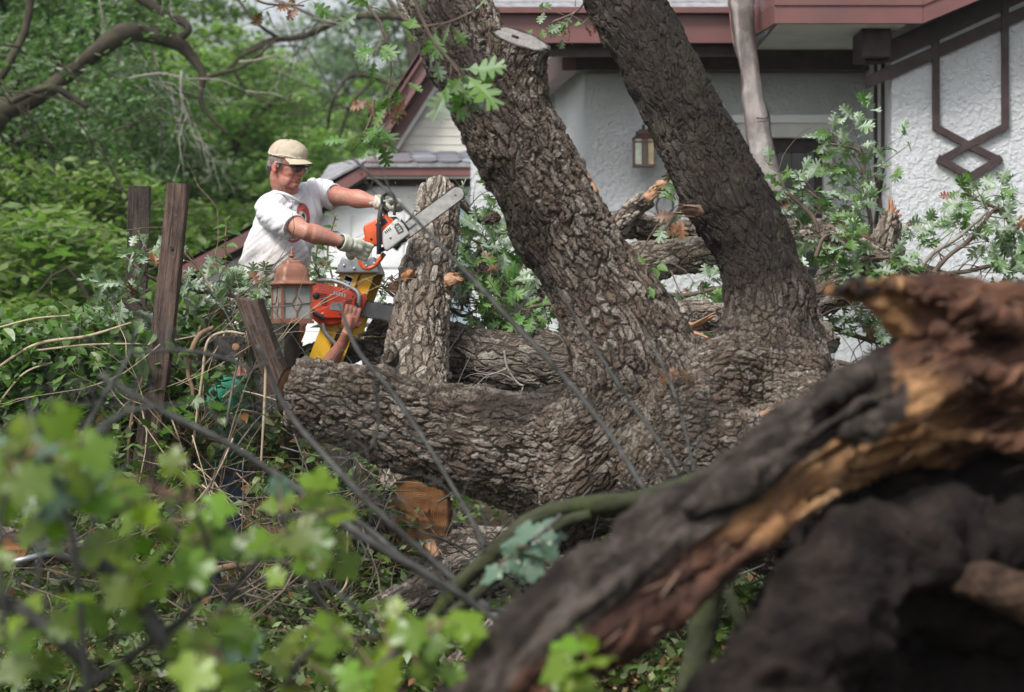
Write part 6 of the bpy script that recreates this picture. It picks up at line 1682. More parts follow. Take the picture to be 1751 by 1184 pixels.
def oak_branch(label, stem, ntw, nlv, size, seed, mats=('l_oak',), wood='twig', twl=(.12, .34), bias=(0, 0, 0), brown=.04, name='oak_branch', spread=1.0, cat='oak branch', group=None, kind='oak', t0=.15):
    """stem: (px,py,r,Y) points; side twigs carry whorls of lobed leaves"""
    rr = random.Random(seed); L = T3(stem)
    t = thing(name, label, cat, tuple(L[0][0]), group)
    part('stem', tube(L, 8 * len(L), 8, wob=.12, wobf=12, seed=seed), M[wood], t)
    S = catmull([list(p) + [r] for p, r in L], 60)
    gs = []; spots = []
    for k in range(ntw):
        i = int(rr.uniform(t0, 1) * 59); p = Vector(S[i][:3]); d = (Vector(S[min(59, i + 1)][:3]) - Vector(S[max(0, i - 1)][:3])).normalized()
        v = (d * rr.uniform(.1, .8) + Vector((rr.uniform(-1, 1), rr.uniform(-.8, .8), rr.uniform(-.7, .9))) * spread + Vector(bias)).normalized()
        ln = rr.uniform(*twl); pts = [(p, max(.0022, S[i][3] * .45))]
        for j in range(3):
            v = (v + Vector((rr.uniform(-.3, .3), rr.uniform(-.3, .3), rr.uniform(-.35, .2)))).normalized(); p = p + v * ln / 3; pts.append((p.copy(), .0022 - .0005 * j))
            if j >= 1: spots.append((p.copy(), v.copy()))
        gs.append(tube(pts, 9, 5))
    spots.append((Vector(S[-1][:3]), (Vector(S[-1][:3]) - Vector(S[-4][:3])).normalized()))
    if gs: part('twigs', joing(gs), M[wood], t)
    for k in range(nlv):
        p, v = spots[k % len(spots)] if k < len(spots) else rr.choice(spots)
        a = rr.uniform(0, 6.28); u = v.orthogonal().normalized(); w = v.cross(u)
        d = (v * rr.uniform(.2, .9) + (u * math.cos(a) + w * math.sin(a)) * rr.uniform(.5, 1.0) + Vector((0, 0, -.25))).normalized()
        nn = Vector((rr.uniform(-.6, .6), rr.uniform(-1.0, .3), rr.uniform(.1, 1.1))) * (1 if rr.random() < .7 else -1)
        mt = 'l_brown' if rr.random() < brown else rr.choice(mats)
        put_leaf(kind, mt, t, p + d * .012, d, nn, size * rr.uniform(.65, 1.2), rr)
    return t
G1, G2 = ('l_oak', 'l_oak', 'l_oakgreen'), ('l_oakgreen', 'l_oakgreen', 'l_oak')
BR = [
 ('tall pale oak spray rising in front of the dark door', [(1450, 470, 5, 13.4), (1488, 400, 4, 13.4), (1478, 320, 3.5, 13.4), (1472, 262, 3, 13.4), (1420, 246, 2, 13.4)], 26, 150, .125, 1, G1, {}),
 ('oak spray fanning left across the lower half of the dark door', [(1480, 420, 4, 13.3), (1440, 380, 3, 13.3), (1400, 340, 3, 13.3), (1370, 320, 2, 13.3)], 20, 120, .125, 2, G1, {}),
 ('oak twig arching over the white wing wall at the right edge', [(1585, 480, 5, 13.0), (1620, 440, 4, 13.0), (1665, 405, 3.5, 13.0), (1705, 357, 3, 13.0), (1732, 400, 2, 13.0), (1738, 440, 2, 13.0)], 18, 90, .12, 3, G1, {}),
 ('leafy oak twig hanging just under the brown lozenge', [(1705, 357, 3, 13.05), (1680, 345, 3, 13.05), (1650, 330, 2, 13.05)], 10, 44, .12, 4, G2, {}),
 ('oak leaves drooping from the right end of the thick log', [(1600, 470, 4, 13.0), (1650, 465, 4, 13.0), (1700, 455, 3, 13.0), (1720, 470, 2, 13.0)], 16, 95, .12, 5, G1, dict(bias=(0, 0, -.5))),
 ('bright green oak tuft right of the second rising limb', [(1395, 440, 4, 12.6), (1410, 405, 3, 12.6), (1440, 400, 2, 12.6)], 12, 60, .12, 6, G2, dict(twl=(.08, .2))),
 ('oak leaves lying over the thick log below its upright stub', [(1400, 470, 4, 12.7), (1450, 450, 3, 12.7), (1520, 440, 3, 12.7)], 12, 70, .125, 7, G1, dict(twl=(.08, .22))),
 ('dense shaded oak leaves under the thick log on the right', [(1420, 560, 5, 13.2), (1480, 580, 4, 13.2), (1560, 600, 3, 13.2)], 22, 150, .125, 8, G1, dict(brown=.08)),
 ('dense oak leaves low behind the torn trunk tip', [(1430, 620, 5, 12.9), (1490, 625, 4, 12.9), (1550, 560, 3, 12.9)], 20, 120, .125, 9, G1, dict(brown=.06)),
 ('oak leaves against the stucco between the forked branch and the second limb', [(1130, 400, 4, 13.2), (1160, 360, 3, 13.2), (1175, 320, 2, 13.2)], 10, 46, .125, 10, G1, dict(twl=(.08, .2), brown=.1)),
 ('oak leaves in the gap below the flaky grey log', [(1110, 500, 4, 13.2), (1170, 505, 4, 13.2), (1240, 490, 3, 13.2)], 14, 90, .12, 11, G1, dict(twl=(.08, .2), brown=.08)),
 ('small bright green sprout on the right edge of the first rising limb', [(1108, 510, 2, 9.9), (1106, 480, 2, 9.85), (1104, 455, 1.5, 9.85)], 4, 11, .055, 12, ('l_oakgreen',), dict(twl=(.03, .08), kind='oval')),
 ('pale oak leaves between the leaning log and the first rising limb, upper part', [(790, 470, 4, 12.7), (820, 430, 4, 12.7), (860, 400, 3, 12.7), (880, 380, 2, 12.7)], 20, 125, .14, 13, G1, {}),
 ('oak leaves just right of the saw bar tip, upper left of the big limb', [(850, 440, 4, 12.8), (820, 400, 3, 12.8), (790, 395, 2, 12.8)], 12, 70, .135, 14, G1, {}),
 ('green oak leaves hanging over the dark log beside the big limb', [(900, 450, 4, 12.4), (880, 490, 3, 12.4), (850, 510, 2, 12.4)], 16, 90, .125, 15, G2, {}),
 ('shaded oak leaves above the short sawn log', [(950, 520, 4, 12.3), (910, 525, 3, 12.3), (870, 540, 2, 12.3)], 12, 60, .12, 16, ('l_oakgreen',), dict(twl=(.08, .2))),
 ('oak leaves with one brown cluster left of the short sawn log', [(760, 520, 4, 12.5), (790, 540, 3, 12.5), (815, 530, 2, 12.5)], 12, 60, .12, 17, G2, dict(twl=(.08, .2), brown=.2)),
 ('greyish oak leaves on top of the tangle left of the lamp', [(300, 500, 4, 11.8), (370, 500, 4, 11.8), (420, 512, 3, 11.8), (455, 510, 2, 11.8)], 22, 90, .105, 18, ('l_oak',), dict(twl=(.06, .16))),
 ('grey green oak leaves hanging down between the tall boards and the man', [(440, 500, 4, 11.9), (400, 530, 3, 11.9), (370, 555, 2, 11.9)], 18, 80, .11, 19, G1, dict(twl=(.08, .2))),
 ('pale oak leaves sticking out left of the dark upright board', [(290, 490, 4, 11.6), (250, 470, 3, 11.6), (215, 440, 2, 11.6)], 10, 40, .14, 20, ('l_oak',), {}),
 ('grey oak leaves behind the tilted board with a brown cluster', [(300, 560, 4, 11.7), (250, 530, 3, 11.7), (225, 500, 2, 11.7)], 14, 62, .13, 21, ('l_oak',), dict(brown=.12)),
 ('oak leaves in front of the trousers of the man in the cap', [(420, 600, 4, 11.7), (440, 560, 3, 11.7), (455, 530, 2, 11.7)], 12, 46, .10, 22, G1, dict(twl=(.05, .14))),
 ('oak leaves between the ladder cap and the white garage', [(560, 540, 3, 12.9), (560, 500, 3, 12.9), (540, 460, 2, 12.9)], 12, 62, .12, 23, G1, {}),
 ('oak leaves on the ground side of the ladder behind the lower chainsaw', [(640, 590, 4, 12.9), (660, 570, 3, 12.9), (690, 590, 2, 12.9)], 10, 40, .11, 24, G2, dict(twl=(.08, .2))),
 ('large hanging oak leaves in front of the first limb, near its sawn stub', [(700, -20, 3, 8.6), (735, 60, 3, 8.6), (770, 105, 3, 8.6), (785, 125, 2, 8.6)], 4, 11, .17, 25, ('l_oakgreen', 'l_oak'), dict(bias=(.1, 0, -.5), twl=(.05, .10), brown=0, t0=.75)),
 ('hanging oak leaves over the left side of the first limb at the top', [(650, -20, 3, 8.8), (700, 40, 3, 8.8), (760, 40, 2, 8.8), (810, 20, 2, 8.8)], 6, 13, .12, 26, ('l_oakgreen', 'l_oak'), dict(twl=(.06, .16), brown=0)),
 ('high oak spray with bare twig hanging left of the steep gable', [(600, -20, 3, 9.5), (650, 40, 3, 9.5), (668, 110, 2, 9.5), (662, 160, 2, 9.5)], 8, 20, .11, 27, ('l_oakgreen',), dict(twl=(.06, .2), brown=.04)),
 ('green oak leaves hanging beside the end of the steep maroon rake', [(640, 170, 2, 9.6), (635, 200, 2, 9.6), (620, 235, 2, 9.6)], 6, 14, .11, 28, ('l_oakgreen',), dict(twl=(.05, .14), brown=.12)),
 ('small oak sprig lying on the maroon gutter between the rising limbs', [(1010, -10, 2, 12.6), (985, 20, 2, 12.6), (945, 38, 2, 12.6)], 9, 26, .10, 29, ('l_oakgreen', 'l_oak'), dict(twl=(.06, .14), brown=.15)),
 ('oak leaf sprig at the top edge left of the sky gap', [(420, -20, 3, 9.5), (450, 5, 2, 9.5), (520, 10, 2, 9.5)], 4, 8, .10, 30, ('l_oakgreen',), dict(twl=(.05, .14), brown=.25)),
]
for lab, stem, ntw, nlv, size, seed, mats, kw in BR: oak_branch(lab, stem, ntw, nlv, size, seed, mats, **kw)
# bare broken twigs on the log pile
for lab, stem in (('bare grey twig bent over the bent downspout foot', [(1345, 330, 4, 13.2), (1370, 350, 4, 13.2), (1392, 375, 4, 13.2), (1400, 400, 3, 13.2)]),
                  ('bare twig running down to the garage wall from the leaning log', [(775, 335, 5, 12.6), (800, 360, 5, 12.7), (830, 385, 4, 12.8)]),
                  ('pale curled twig on the thick lying log', [(862, 600, 2, 12.0), (868, 630, 2, 12.0), (885, 655, 2, 12.0), (895, 660, 2, 12.0)]),
                  ('dark forked twig reaching from the hand to the leaning log', [(612, 575, 4, 12.2), (640, 565, 4, 12.2), (672, 550, 4, 12.2)]),
                  ('pale twig arching from the thick log over the right wall', [(1562, 470, 4, 12.9), (1600, 430, 4, 12.9), (1640, 405, 3.5, 12.9), (1690, 360, 3, 12.9)])):
    rr = random.Random(len(lab)); L = T3(stem); gs = [tube(L, 24, 7, wob=.15)]
    for k in range(3): twiggy(gs, Vector(L[1 + k % (len(L) - 1)][0]), (rr.uniform(-1, 1), rr.uniform(-.5, .5), rr.uniform(-.5, .8)), .22, .004, rr, 1)
    solo('bare_twig', joing(gs), M['paletwig' if 'pale' in lab else 'twig'], lab, 'twig')

# ---------------------------------------------------------------- creeper over the fence, undergrowth
def creeper():
    rr = random.Random(3); t = thing('creeper', 'bright green creeper mounded over the old fence at the left edge', 'climbing plant', tuple(P(100, 760, 11.6)))
    rg = np.random.default_rng(5)
    cen = []
    for px, py, w in [(x, 560 + 25 * math.sin(x * .03) + (8 if x > 150 else 0), 1) for x in range(-60, 215, 18)] + [(x, 610 + 12 * math.sin(x * .05), 1) for x in range(-60, 250, 20)] + [(x, 665 + 20 * math.sin(x * .07), 1) for x in range(-60, 160, 22)] + [(250, 620, 1), (330, 620, 1), (300, 560, 1), (340, 540, 1), (10, 715, 1), (80, 700, 1)]:
        cen.append(tuple(P(px, py, 11.6 + rg.uniform(-.25, .35))))
    cen = np.array(cen); ax = np.stack([rg.uniform(.13, .24, len(cen))] * 2 + [rg.uniform(.06, .11, len(cen))], 1)
    V, Fc, rnd = leaf_scatter(cen, ax, 95, .040, 6, droop=.8, up=.5)
    part('dense_leaves', (V, Fc), M['l_vine'], t, flat=True, attrs={'rnd': rnd}, kind='stuff')
    for k in range(285):
        c = Vector(cen[rr.randrange(len(cen))]); p = c + Vector((rr.gauss(0, .11), -abs(rr.gauss(.10, .09)), rr.gauss(.0, .07)))
        d = Vector((rr.uniform(-1, 1), rr.uniform(-.8, .2), rr.uniform(-1, .35))); n = Vector((rr.uniform(-.5, .5), rr.uniform(-.9, .1), rr.uniform(.4, 1)))
        put_leaf('oval', 'l_vine', t, p, d, n, rr.uniform(.06, .10), rr)
    for pts in ([(-20, 640, 2.5), (60, 590, 3), (150, 575, 3), (225, 552, 2)], [(0, 560, 2), (60, 545, 2), (120, 540, 2)], [(-10, 700, 2), (40, 640, 2), (90, 620, 2)], [(60, 600, 2), (150, 590, 2), (240, 588, 1.5)]):
        part('stem', tube(T3([(a, b, r, 11.25) for a, b, r in pts]), 30, 6), M['reed'], t)
    for pts in ([(20, 760, 9), (60, 690, 8), (110, 640, 8), (220, 620, 7)], [(-40, 780, 8), (0, 700, 7), (40, 660, 6)]):
        part('stem', tube(T3([(a, b, r, 11.8) for a, b, r in pts]), 30, 8, wob=.2), M['vine_stem'], t)
creeper()
def weed(lab, pts, n, size, seed, mat='l_vine', kind='oval', stemmat='vine_stem'):
    rr = random.Random(seed); L = T3(pts); t = thing('tall_weed', lab, 'plant', tuple(L[0][0]))
    part('stem', tube(L, 30, 6), M[stemmat], t); S = catmull([list(p) + [r] for p, r in L], 60)
    for k in range(n):
        i = int((.25 + .75 * (k + .5) / n) * 59); p = Vector(S[i][:3]); a = k * 2.4
        put_leaf(kind, mat, t, p, (math.cos(a), math.sin(a) * .6 - .2, rr.uniform(-.3, .5)), (rr.uniform(-.3, .3), -.5, 1), size * rr.uniform(.6, 1.2), rr)
weed('leafy weed tip rising behind the tilted board, left of the white shirt', [(400, 620, 2, 12.6), (392, 500, 2, 12.6), (385, 430, 2, 12.6), (388, 375, 1.5, 12.6)], 24, .08, 1)
weed('thin leafy stem in front of the white garage wall', [(575, 620, 2, 13.5), (572, 500, 2, 13.5), (560, 430, 2, 13.5), (575, 365, 1.5, 13.5)], 26, .06, 2)
weed('second thin leafy stem left of the ladder cap', [(545, 620, 2, 13.2), (550, 520, 2, 13.2), (540, 450, 2, 13.2), (545, 415, 1.5, 13.2)], 26, .07, 3)

def dried_spray():
    t = thing('dried_sprig', 'grey green withered sprig hanging between the ladder and the leaning log', 'sprig', tuple(P(660, 470, 12.6)))
    rr = random.Random(9); gs = []; base = P(668, 505, 12.6)
    for k in range(46):
        a = rr.uniform(-2.6, -.2) + math.pi; L = rr.uniform(.06, .15); q = P(655, 492, 12.6) + Vector((rr.gauss(0, .035), rr.gauss(0, .03), rr.gauss(0, .03)))
        e = q + Vector((math.cos(a) * L * .7, rr.uniform(-.04, .04), abs(math.sin(a)) * L * .6 - .02)); gs.append(tube([(q, .004), (q.lerp(e, .5) + Vector((0, 0, .01)), .006), (e, .001)], 6, 4, squash=.4))
    part('needles', joing(gs), plain('withered_grey_green', (.085, .10, .075), .8, .2, var=.35), t)
    part('stem', tube(T3([(690, 520, 3, 12.6), (665, 500, 3, 12.6), (645, 480, 2, 12.6)]), 12, 6), M['twig'], t)
dried_spray()

def undergrowth():
    rg = np.random.default_rng(12); rr = random.Random(12)
    cen, ax = [], []
    def add(px0, px1, py0, py1, Y0, Y1, n, s0, s1):
        for _ in range(n):
            Y = rg.uniform(Y0, Y1); px, py = rg.uniform(px0, px1), rg.uniform(py0, py1); s = rg.uniform(s0, s1)
            if 345 < px < 450 and 630 < py < 1035 and Y < 12.6: continue      # gap in which the helper stands
            cen.append(tuple(P(px, py, Y))); ax.append((s, s, s * .5))
    add(250, 380, 620, 900, 11.7, 12.6, 34, .10, .22)
    add(430, 700, 660, 900, 11.2, 12.6, 44, .10, .22)
    add(200, 740, 860, 1060, 10.8, 12.0, 70, .10, .20)
    add(-60, 260, 720, 1000, 10.8, 13.5, 60, .12, .25)
    add(-60, 700, 1040, 1200, 9.6, 10.8, 70, .10, .20)
    add(700, 1350, 1040, 1200, 9.2, 10.6, 60, .10, .20)
    add(440, 480, 560, 680, 11.9, 12.4, 8, .08, .15)
    add(1080, 1420, 980, 1120, 10.2, 11.4, 36, .10, .20)
    add(340, 420, 900, 1040, 12.7, 13.5, 14, .12, .2)
    V, Fc, rnd = leaf_scatter(np.array(cen), np.array(ax), 75, .034, 13, droop=.5, up=.5)
    o = part('undergrowth', (V, Fc), M['l_ground'], None, flat=True, attrs={'rnd': rnd}); tag(o, 'tangled low green undergrowth around the logs and fence timbers', 'undergrowth', None, 'stuff')
    # carpet on the rising ground up to the house
    cen, ax = [], []
    for _ in range(520):
        x, y = rg.uniform(-6, 7), rg.uniform(10, 19.2)
        cen.append((x, y, gz(x, y) + rg.uniform(.0, .18))); s = rg.uniform(.18, .36); ax.append((s, s, .07))
    V, Fc, rnd = leaf_scatter(np.array(cen), np.array(ax), 60, .042, 14, droop=.1, up=.4)
    o = part('ground_cover', (V, Fc), M['l_ground'], None, flat=True, attrs={'rnd': rnd}); tag(o, 'leafy ground cover on the soil up to the house walls', 'ground cover', None, 'stuff')
    # grass and shaded weeds further off behind the fence
    cen, ax = [], []
    for _ in range(420):
        x, y = rg.uniform(-14, 1), rg.uniform(19, 60)
        cen.append((x, y, gz(x, y) + rg.uniform(0, .3))); s = rg.uniform(.4, .9); ax.append((s, s, .15))
    V, Fc, rnd = leaf_scatter(np.array(cen), np.array(ax), 40, .09, 15, droop=.1, up=.4)
    o = part('meadow_weeds', (V, Fc), M['l_shrub'], None, flat=True, attrs={'rnd': rnd}); tag(o, 'weeds and low brush under the trees behind the garage', 'ground cover', None, 'stuff')
    # weed clumps with individual leaves
    spots = [('leafy clump at the foot of the tilted board', 300, 880, 11.0), ('leafy clump under the sawn limb end', 470, 880, 11.0), ('leafy clump left of the orange sawn log face', 590, 830, 11.0),
             ('shaded clump between the low stump and the support log', 560, 1000, 10.8), ('bright clump in the sunlit gap at far left', 110, 790, 11.6), ('leafy clump right of the helper in green', 470, 740, 11.8),
             ('clump in front of the dark post beside the beam end', 330, 700, 11.3), ('clump of leaves below the beam end', 352, 740, 11.4), ('clump on the soil below the big trunk', 1180, 1090, 9.9),
             ('clump right of the mossy upright branch at the bottom', 1290, 1050, 9.9), ('leaf clump under the torn trunk at bottom middle', 1090, 1150, 9.6)]
    for i, (lab, px, py, Y) in enumerate(spots):
        c = P(px, py, Y); t = thing('leafy_weed', lab, 'weed', (c.x, c.y, c.z - .12)); gs = []
        for k in range(26):
            e = c + Vector((rr.gauss(0, .13), rr.gauss(0, .08), rr.gauss(.0, .09)))
            gs.append(tube([(c + Vector((rr.gauss(0, .03), 0, -.12)), .003), (e, .0015)], 4, 4))
            for j in range(2):
                put_leaf('oval' if i % 3 else 'broad', 'l_ground' if i % 2 else 'l_vine', t, e, (rr.uniform(-1, 1), rr.uniform(-1, .3), rr.uniform(-.5, .5)), (rr.uniform(-.4, .4), -.5, 1), rr.uniform(.05, .085), rr)
        part('stems', joing(gs), M['vine_stem'], t)
undergrowth()

def brush():
    rr = random.Random(21)
    for lab, box_, mat, n, r, L in (('tangle of tan dry stems around the old fence boards', (215, 480, 560, 1000, 10.9, 12.2), 'reed', 46, .0032, .8),
                            ('tangle of brown vine stems behind the old fence post', (200, 480, 540, 1000, 11.2, 12.4), 'vine_stem', 46, .0045, .7),
                            ('grey brushwood lying below the sawn limb and lamp post', (380, 760, 720, 1080, 10.4, 11.8), 'greytwig', 50, .005, .7),
                            ('loose brown brushwood across the lower left ground', (-40, 620, 880, 1180, 9.4, 11.0), 'twig', 60, .005, .6),
                            ('fine twigs among the oak leaves on the log pile', (780, 1560, 380, 560, 12.5, 13.4), 'twig', 40, .004, .5),
                            ('dead twigs on the soil under the big trunk', (900, 1420, 960, 1184, 9.4, 10.8), 'greytwig', 40, .004, .5)):
        gs = []; a0, a1, b0, b1, y0, y1 = box_
        for k in range(n):
            p = P(rr.uniform(a0, a1), rr.uniform(b0, b1), rr.uniform(y0, y1))
            twiggy(gs, p, (rr.uniform(-1, 1), rr.uniform(-.3, .3), rr.uniform(-1, 1)), L * rr.uniform(.5, 1.3), r * rr.uniform(.6, 1.5), rr, 1, 0)
        o = part('brushwood', joing(gs), M[mat], None); tag(o, lab, 'brushwood', None, 'stuff')
    # single stems one can pick out
    for lab, mat, pts in (('looping brown vine stem hanging from the beam end', 'vine_stem', [(365, 560, 4, 11.3), (340, 575, 5, 11.3), (325, 610, 5, 11.3), (322, 640, 4, 11.3), (330, 670, 4, 11.3), (322, 690, 3, 11.3)]),
                          ('pale cane arching over the dark post and falling to its foot', 'reed', [(420, 572, 2, 11.2), (385, 568, 2.5, 11.2), (355, 585, 2.5, 11.2), (345, 650, 2.5, 11.2), (330, 760, 2.5, 11.2)]),
                          ('straight tan cane standing left of the sawn limb end', 'reed', [(455, 620, 2.5, 11.0), (452, 700, 2.5, 11.0), (446, 800, 2, 11.0)]),
                          ('thin tan cane leaning from the tilted board toward the ladder', 'reed', [(312, 430, 2, 11.4), (340, 460, 2, 11.4), (365, 500, 2, 11.4)]),
                          ('bent pale cane standing right of the low stump', 'reed', [(596, 880, 2.5, 10.6), (594, 940, 2.5, 10.6), (592, 1000, 2.5, 10.6), (558, 1032, 2, 10.6)]),
                          ('thick brown stick pointing right above the low stump', 'vine_stem', [(330, 990, 6, 10.6), (380, 972, 6, 10.6), (440, 962, 5, 10.6)]),
                          ('rusty vine stem hanging left of the tilted board', 'vine_stem', [(245, 645, 3, 11.2), (232, 680, 3, 11.2), (222, 740, 3, 11.2), (218, 800, 3, 11.2)]),
                          ('long green stem crossing behind the tilted board', 'reed', [(190, 588, 1.6, 11.6), (260, 588, 1.6, 11.6), (360, 570, 1.6, 11.6)])):
        solo('dry_stem', tube(T3(pts), 40, 7, wob=.12), M[mat], lab, 'stem')
brush()

# ---------------------------------------------------------------- blurred twigs and leaves close to the camera
def near_twigs():
    M['neartwig'] = plain('dark_wet_twig_bark', (.042, .042, .038), .7, .3, var=.4, vs=20, bump=.6, bs=90, bd=.003, dirt=((.12, .125, .12), .7))
    items = [
     ('thin grey green twig crossing from the garage down over the first limb to its base', 'greytwig', [(600, 268, 3, 7.8), (680, 345, 4, 7.7), (765, 432, 5, 7.6), (870, 545, 7, 7.5), (960, 640, 7, 7.4), (1040, 740, 7, 7.3), (1105, 842, 7, 7.2)]),
     ('slim green twig in front of the oak base, left of two', 'greytwig', [(955, 495, 2.5, 7.8), (1020, 600, 4, 7.7), (1080, 690, 5, 7.6), (1130, 760, 5, 7.5), (1165, 815, 5, 7.5)]),
     ('slim green twig in front of the oak base, right of two', 'greytwig', [(1100, 560, 2.5, 7.8), (1140, 640, 4, 7.7), (1165, 710, 4.5, 7.6), (1188, 810, 4.5, 7.5)]),
     ('dark bent twig in front of the sawn limb passing the orange log face', 'greytwig', [(580, 520, 3, 7.8), (612, 600, 6, 7.7), (670, 670, 6, 7.6), (730, 760, 6, 7.5), (790, 860, 6, 7.4), (830, 935, 6, 7.3)]),
     ('long dark grey branch running from the tilted board down to bottom middle', 'greytwig', [(170, 640, 5, 6.4), (270, 700, 8, 6.4), (390, 760, 9, 6.4), (520, 845, 10, 6.4), (640, 930, 11, 6.3), (760, 1000, 10, 6.3), (885, 1085, 9, 6.3)]),
     ('steep grey branch falling from the lamp post to the mossy branch', 'greytwig', [(440, 590, 5, 7.0), (490, 700, 7, 7.0), (560, 785, 8, 6.9), (640, 870, 9, 6.8), (730, 950, 9, 6.8), (840, 1045, 9, 6.7)]),
     ('grey twig under the orange sawn log face, lowest of three', 'greytwig', [(540, 850, 6, 6.8), (630, 905, 8, 6.8), (710, 975, 8, 6.7), (800, 1030, 8, 6.7), (905, 1055, 5, 6.7)]),
     ('pale curved twig in front of the left ground below the creeper', 'greytwig', [(150, 780, 8, 5.4), (170, 735, 7, 5.4), (215, 705, 6, 5.4), (270, 695, 5, 5.4)]),
     ('faint grey twig lying across both tall boards', 'greytwig', [(220, 605, 4, 6.8), (300, 600, 5, 6.8), (380, 612, 5, 6.8), (430, 632, 3, 6.8)]),
     ('bent grey twig hanging over the left end of the fence', 'greytwig', [(235, 560, 4, 6.2), (215, 620, 5, 6.2), (170, 690, 6, 6.1), (130, 770, 6, 6.0), (105, 830, 5, 6.0)]),
     ('thin hooked twig curling in front of the sawn limb', 'greytwig', [(640, 640, 2, 7.6), (648, 700, 3, 7.6), (645, 740, 3, 7.6), (632, 770, 2, 7.6)]),
     ('thin grey twig on the left reaching up over the low brush', 'greytwig', [(45, 680, 3, 5.6), (70, 760, 5, 5.5), (110, 860, 6, 5.4), (130, 960, 7, 5.3)]),
    ]
    items += [
     ('dark near branch rising from the bottom edge to the middle leaf cluster', 'greytwig', [(300, 1184, 7, 5.2), (345, 1100, 8, 5.2), (400, 1010, 7, 5.2), (470, 930, 6, 5.2), (560, 880, 4, 5.2)]),
     ('dark near branch sloping down right from the left edge above the pipe', 'greytwig', [(-20, 905, 7, 5.0), (90, 945, 8, 5.0), (190, 985, 8, 5.0), (260, 1040, 7, 5.0), (285, 1110, 5, 5.0)]),
     ('slim dark twig crossing the ground left of the low stump', 'greytwig', [(190, 860, 4, 5.8), (300, 905, 5, 5.8), (420, 935, 5, 5.8), (560, 1000, 5, 5.8), (650, 1090, 4, 5.8)]),
     ('slim dark twig standing up through the blue green leaves', 'greytwig', [(20, 760, 4, 5.0), (60, 860, 6, 5.0), (70, 960, 6, 5.0), (40, 1080, 6, 5.0)]),
    ]
    for lab, mat, pts in items:
        rr = random.Random(len(lab) * 3); L = [(p, r * .72) for p, r in T3(pts)]; gs = [tube(L, 60, 9, wob=.22, wobf=22, seed=len(pts))]
        for k in range(9):
            i = rr.randrange(1, len(L)); twiggy(gs, Vector(L[i][0]), (rr.uniform(-1, .6), 0, rr.uniform(-.3, .8)), .20, .0030, rr, 1, 0)
        solo('near_twig', joing(gs), M['neartwig'], lab, 'twig')
    for lab, pts in (('mossy green branch curving in front of the trunk base, thicker of two', [(738, 1060, 13, 6.7), (775, 1010, 14, 6.7), (840, 950, 14, 6.7), (900, 895, 14, 6.7), (970, 868, 16, 6.7), (1060, 860, 17, 6.7), (1140, 842, 17, 6.7), (1210, 812, 13, 6.7)]),
                     ('mossy green branch forking below the thicker one', [(770, 1050, 9, 6.6), (840, 995, 10, 6.6), (905, 940, 10, 6.6), (960, 895, 10, 6.65), (1010, 880, 9, 6.65)]),
                     ('upright mossy branch at the bottom between the oak trunk and the torn trunk', [(1175, 1210, 26, 6.3), (1195, 1110, 25, 6.3), (1215, 1020, 20, 6.3), (1240, 960, 14, 6.3)]),
                     ('short leaning mossy stick right of the upright mossy branch', [(1290, 1110, 11, 6.6), (1265, 1060, 11, 6.6), (1245, 1010, 9, 6.6)]),
                     ('dark stick between the mossy fork and the splintered trunk', [(905, 1058, 9, 6.9), (885, 1020, 9, 6.9), (862, 990, 8, 6.9)])):
        solo('mossy_branch', tube(T3(pts), 70, 14, wob=.18, wobf=16, seed=3), M['mosstwig'], lab, 'branch')
near_twigs()

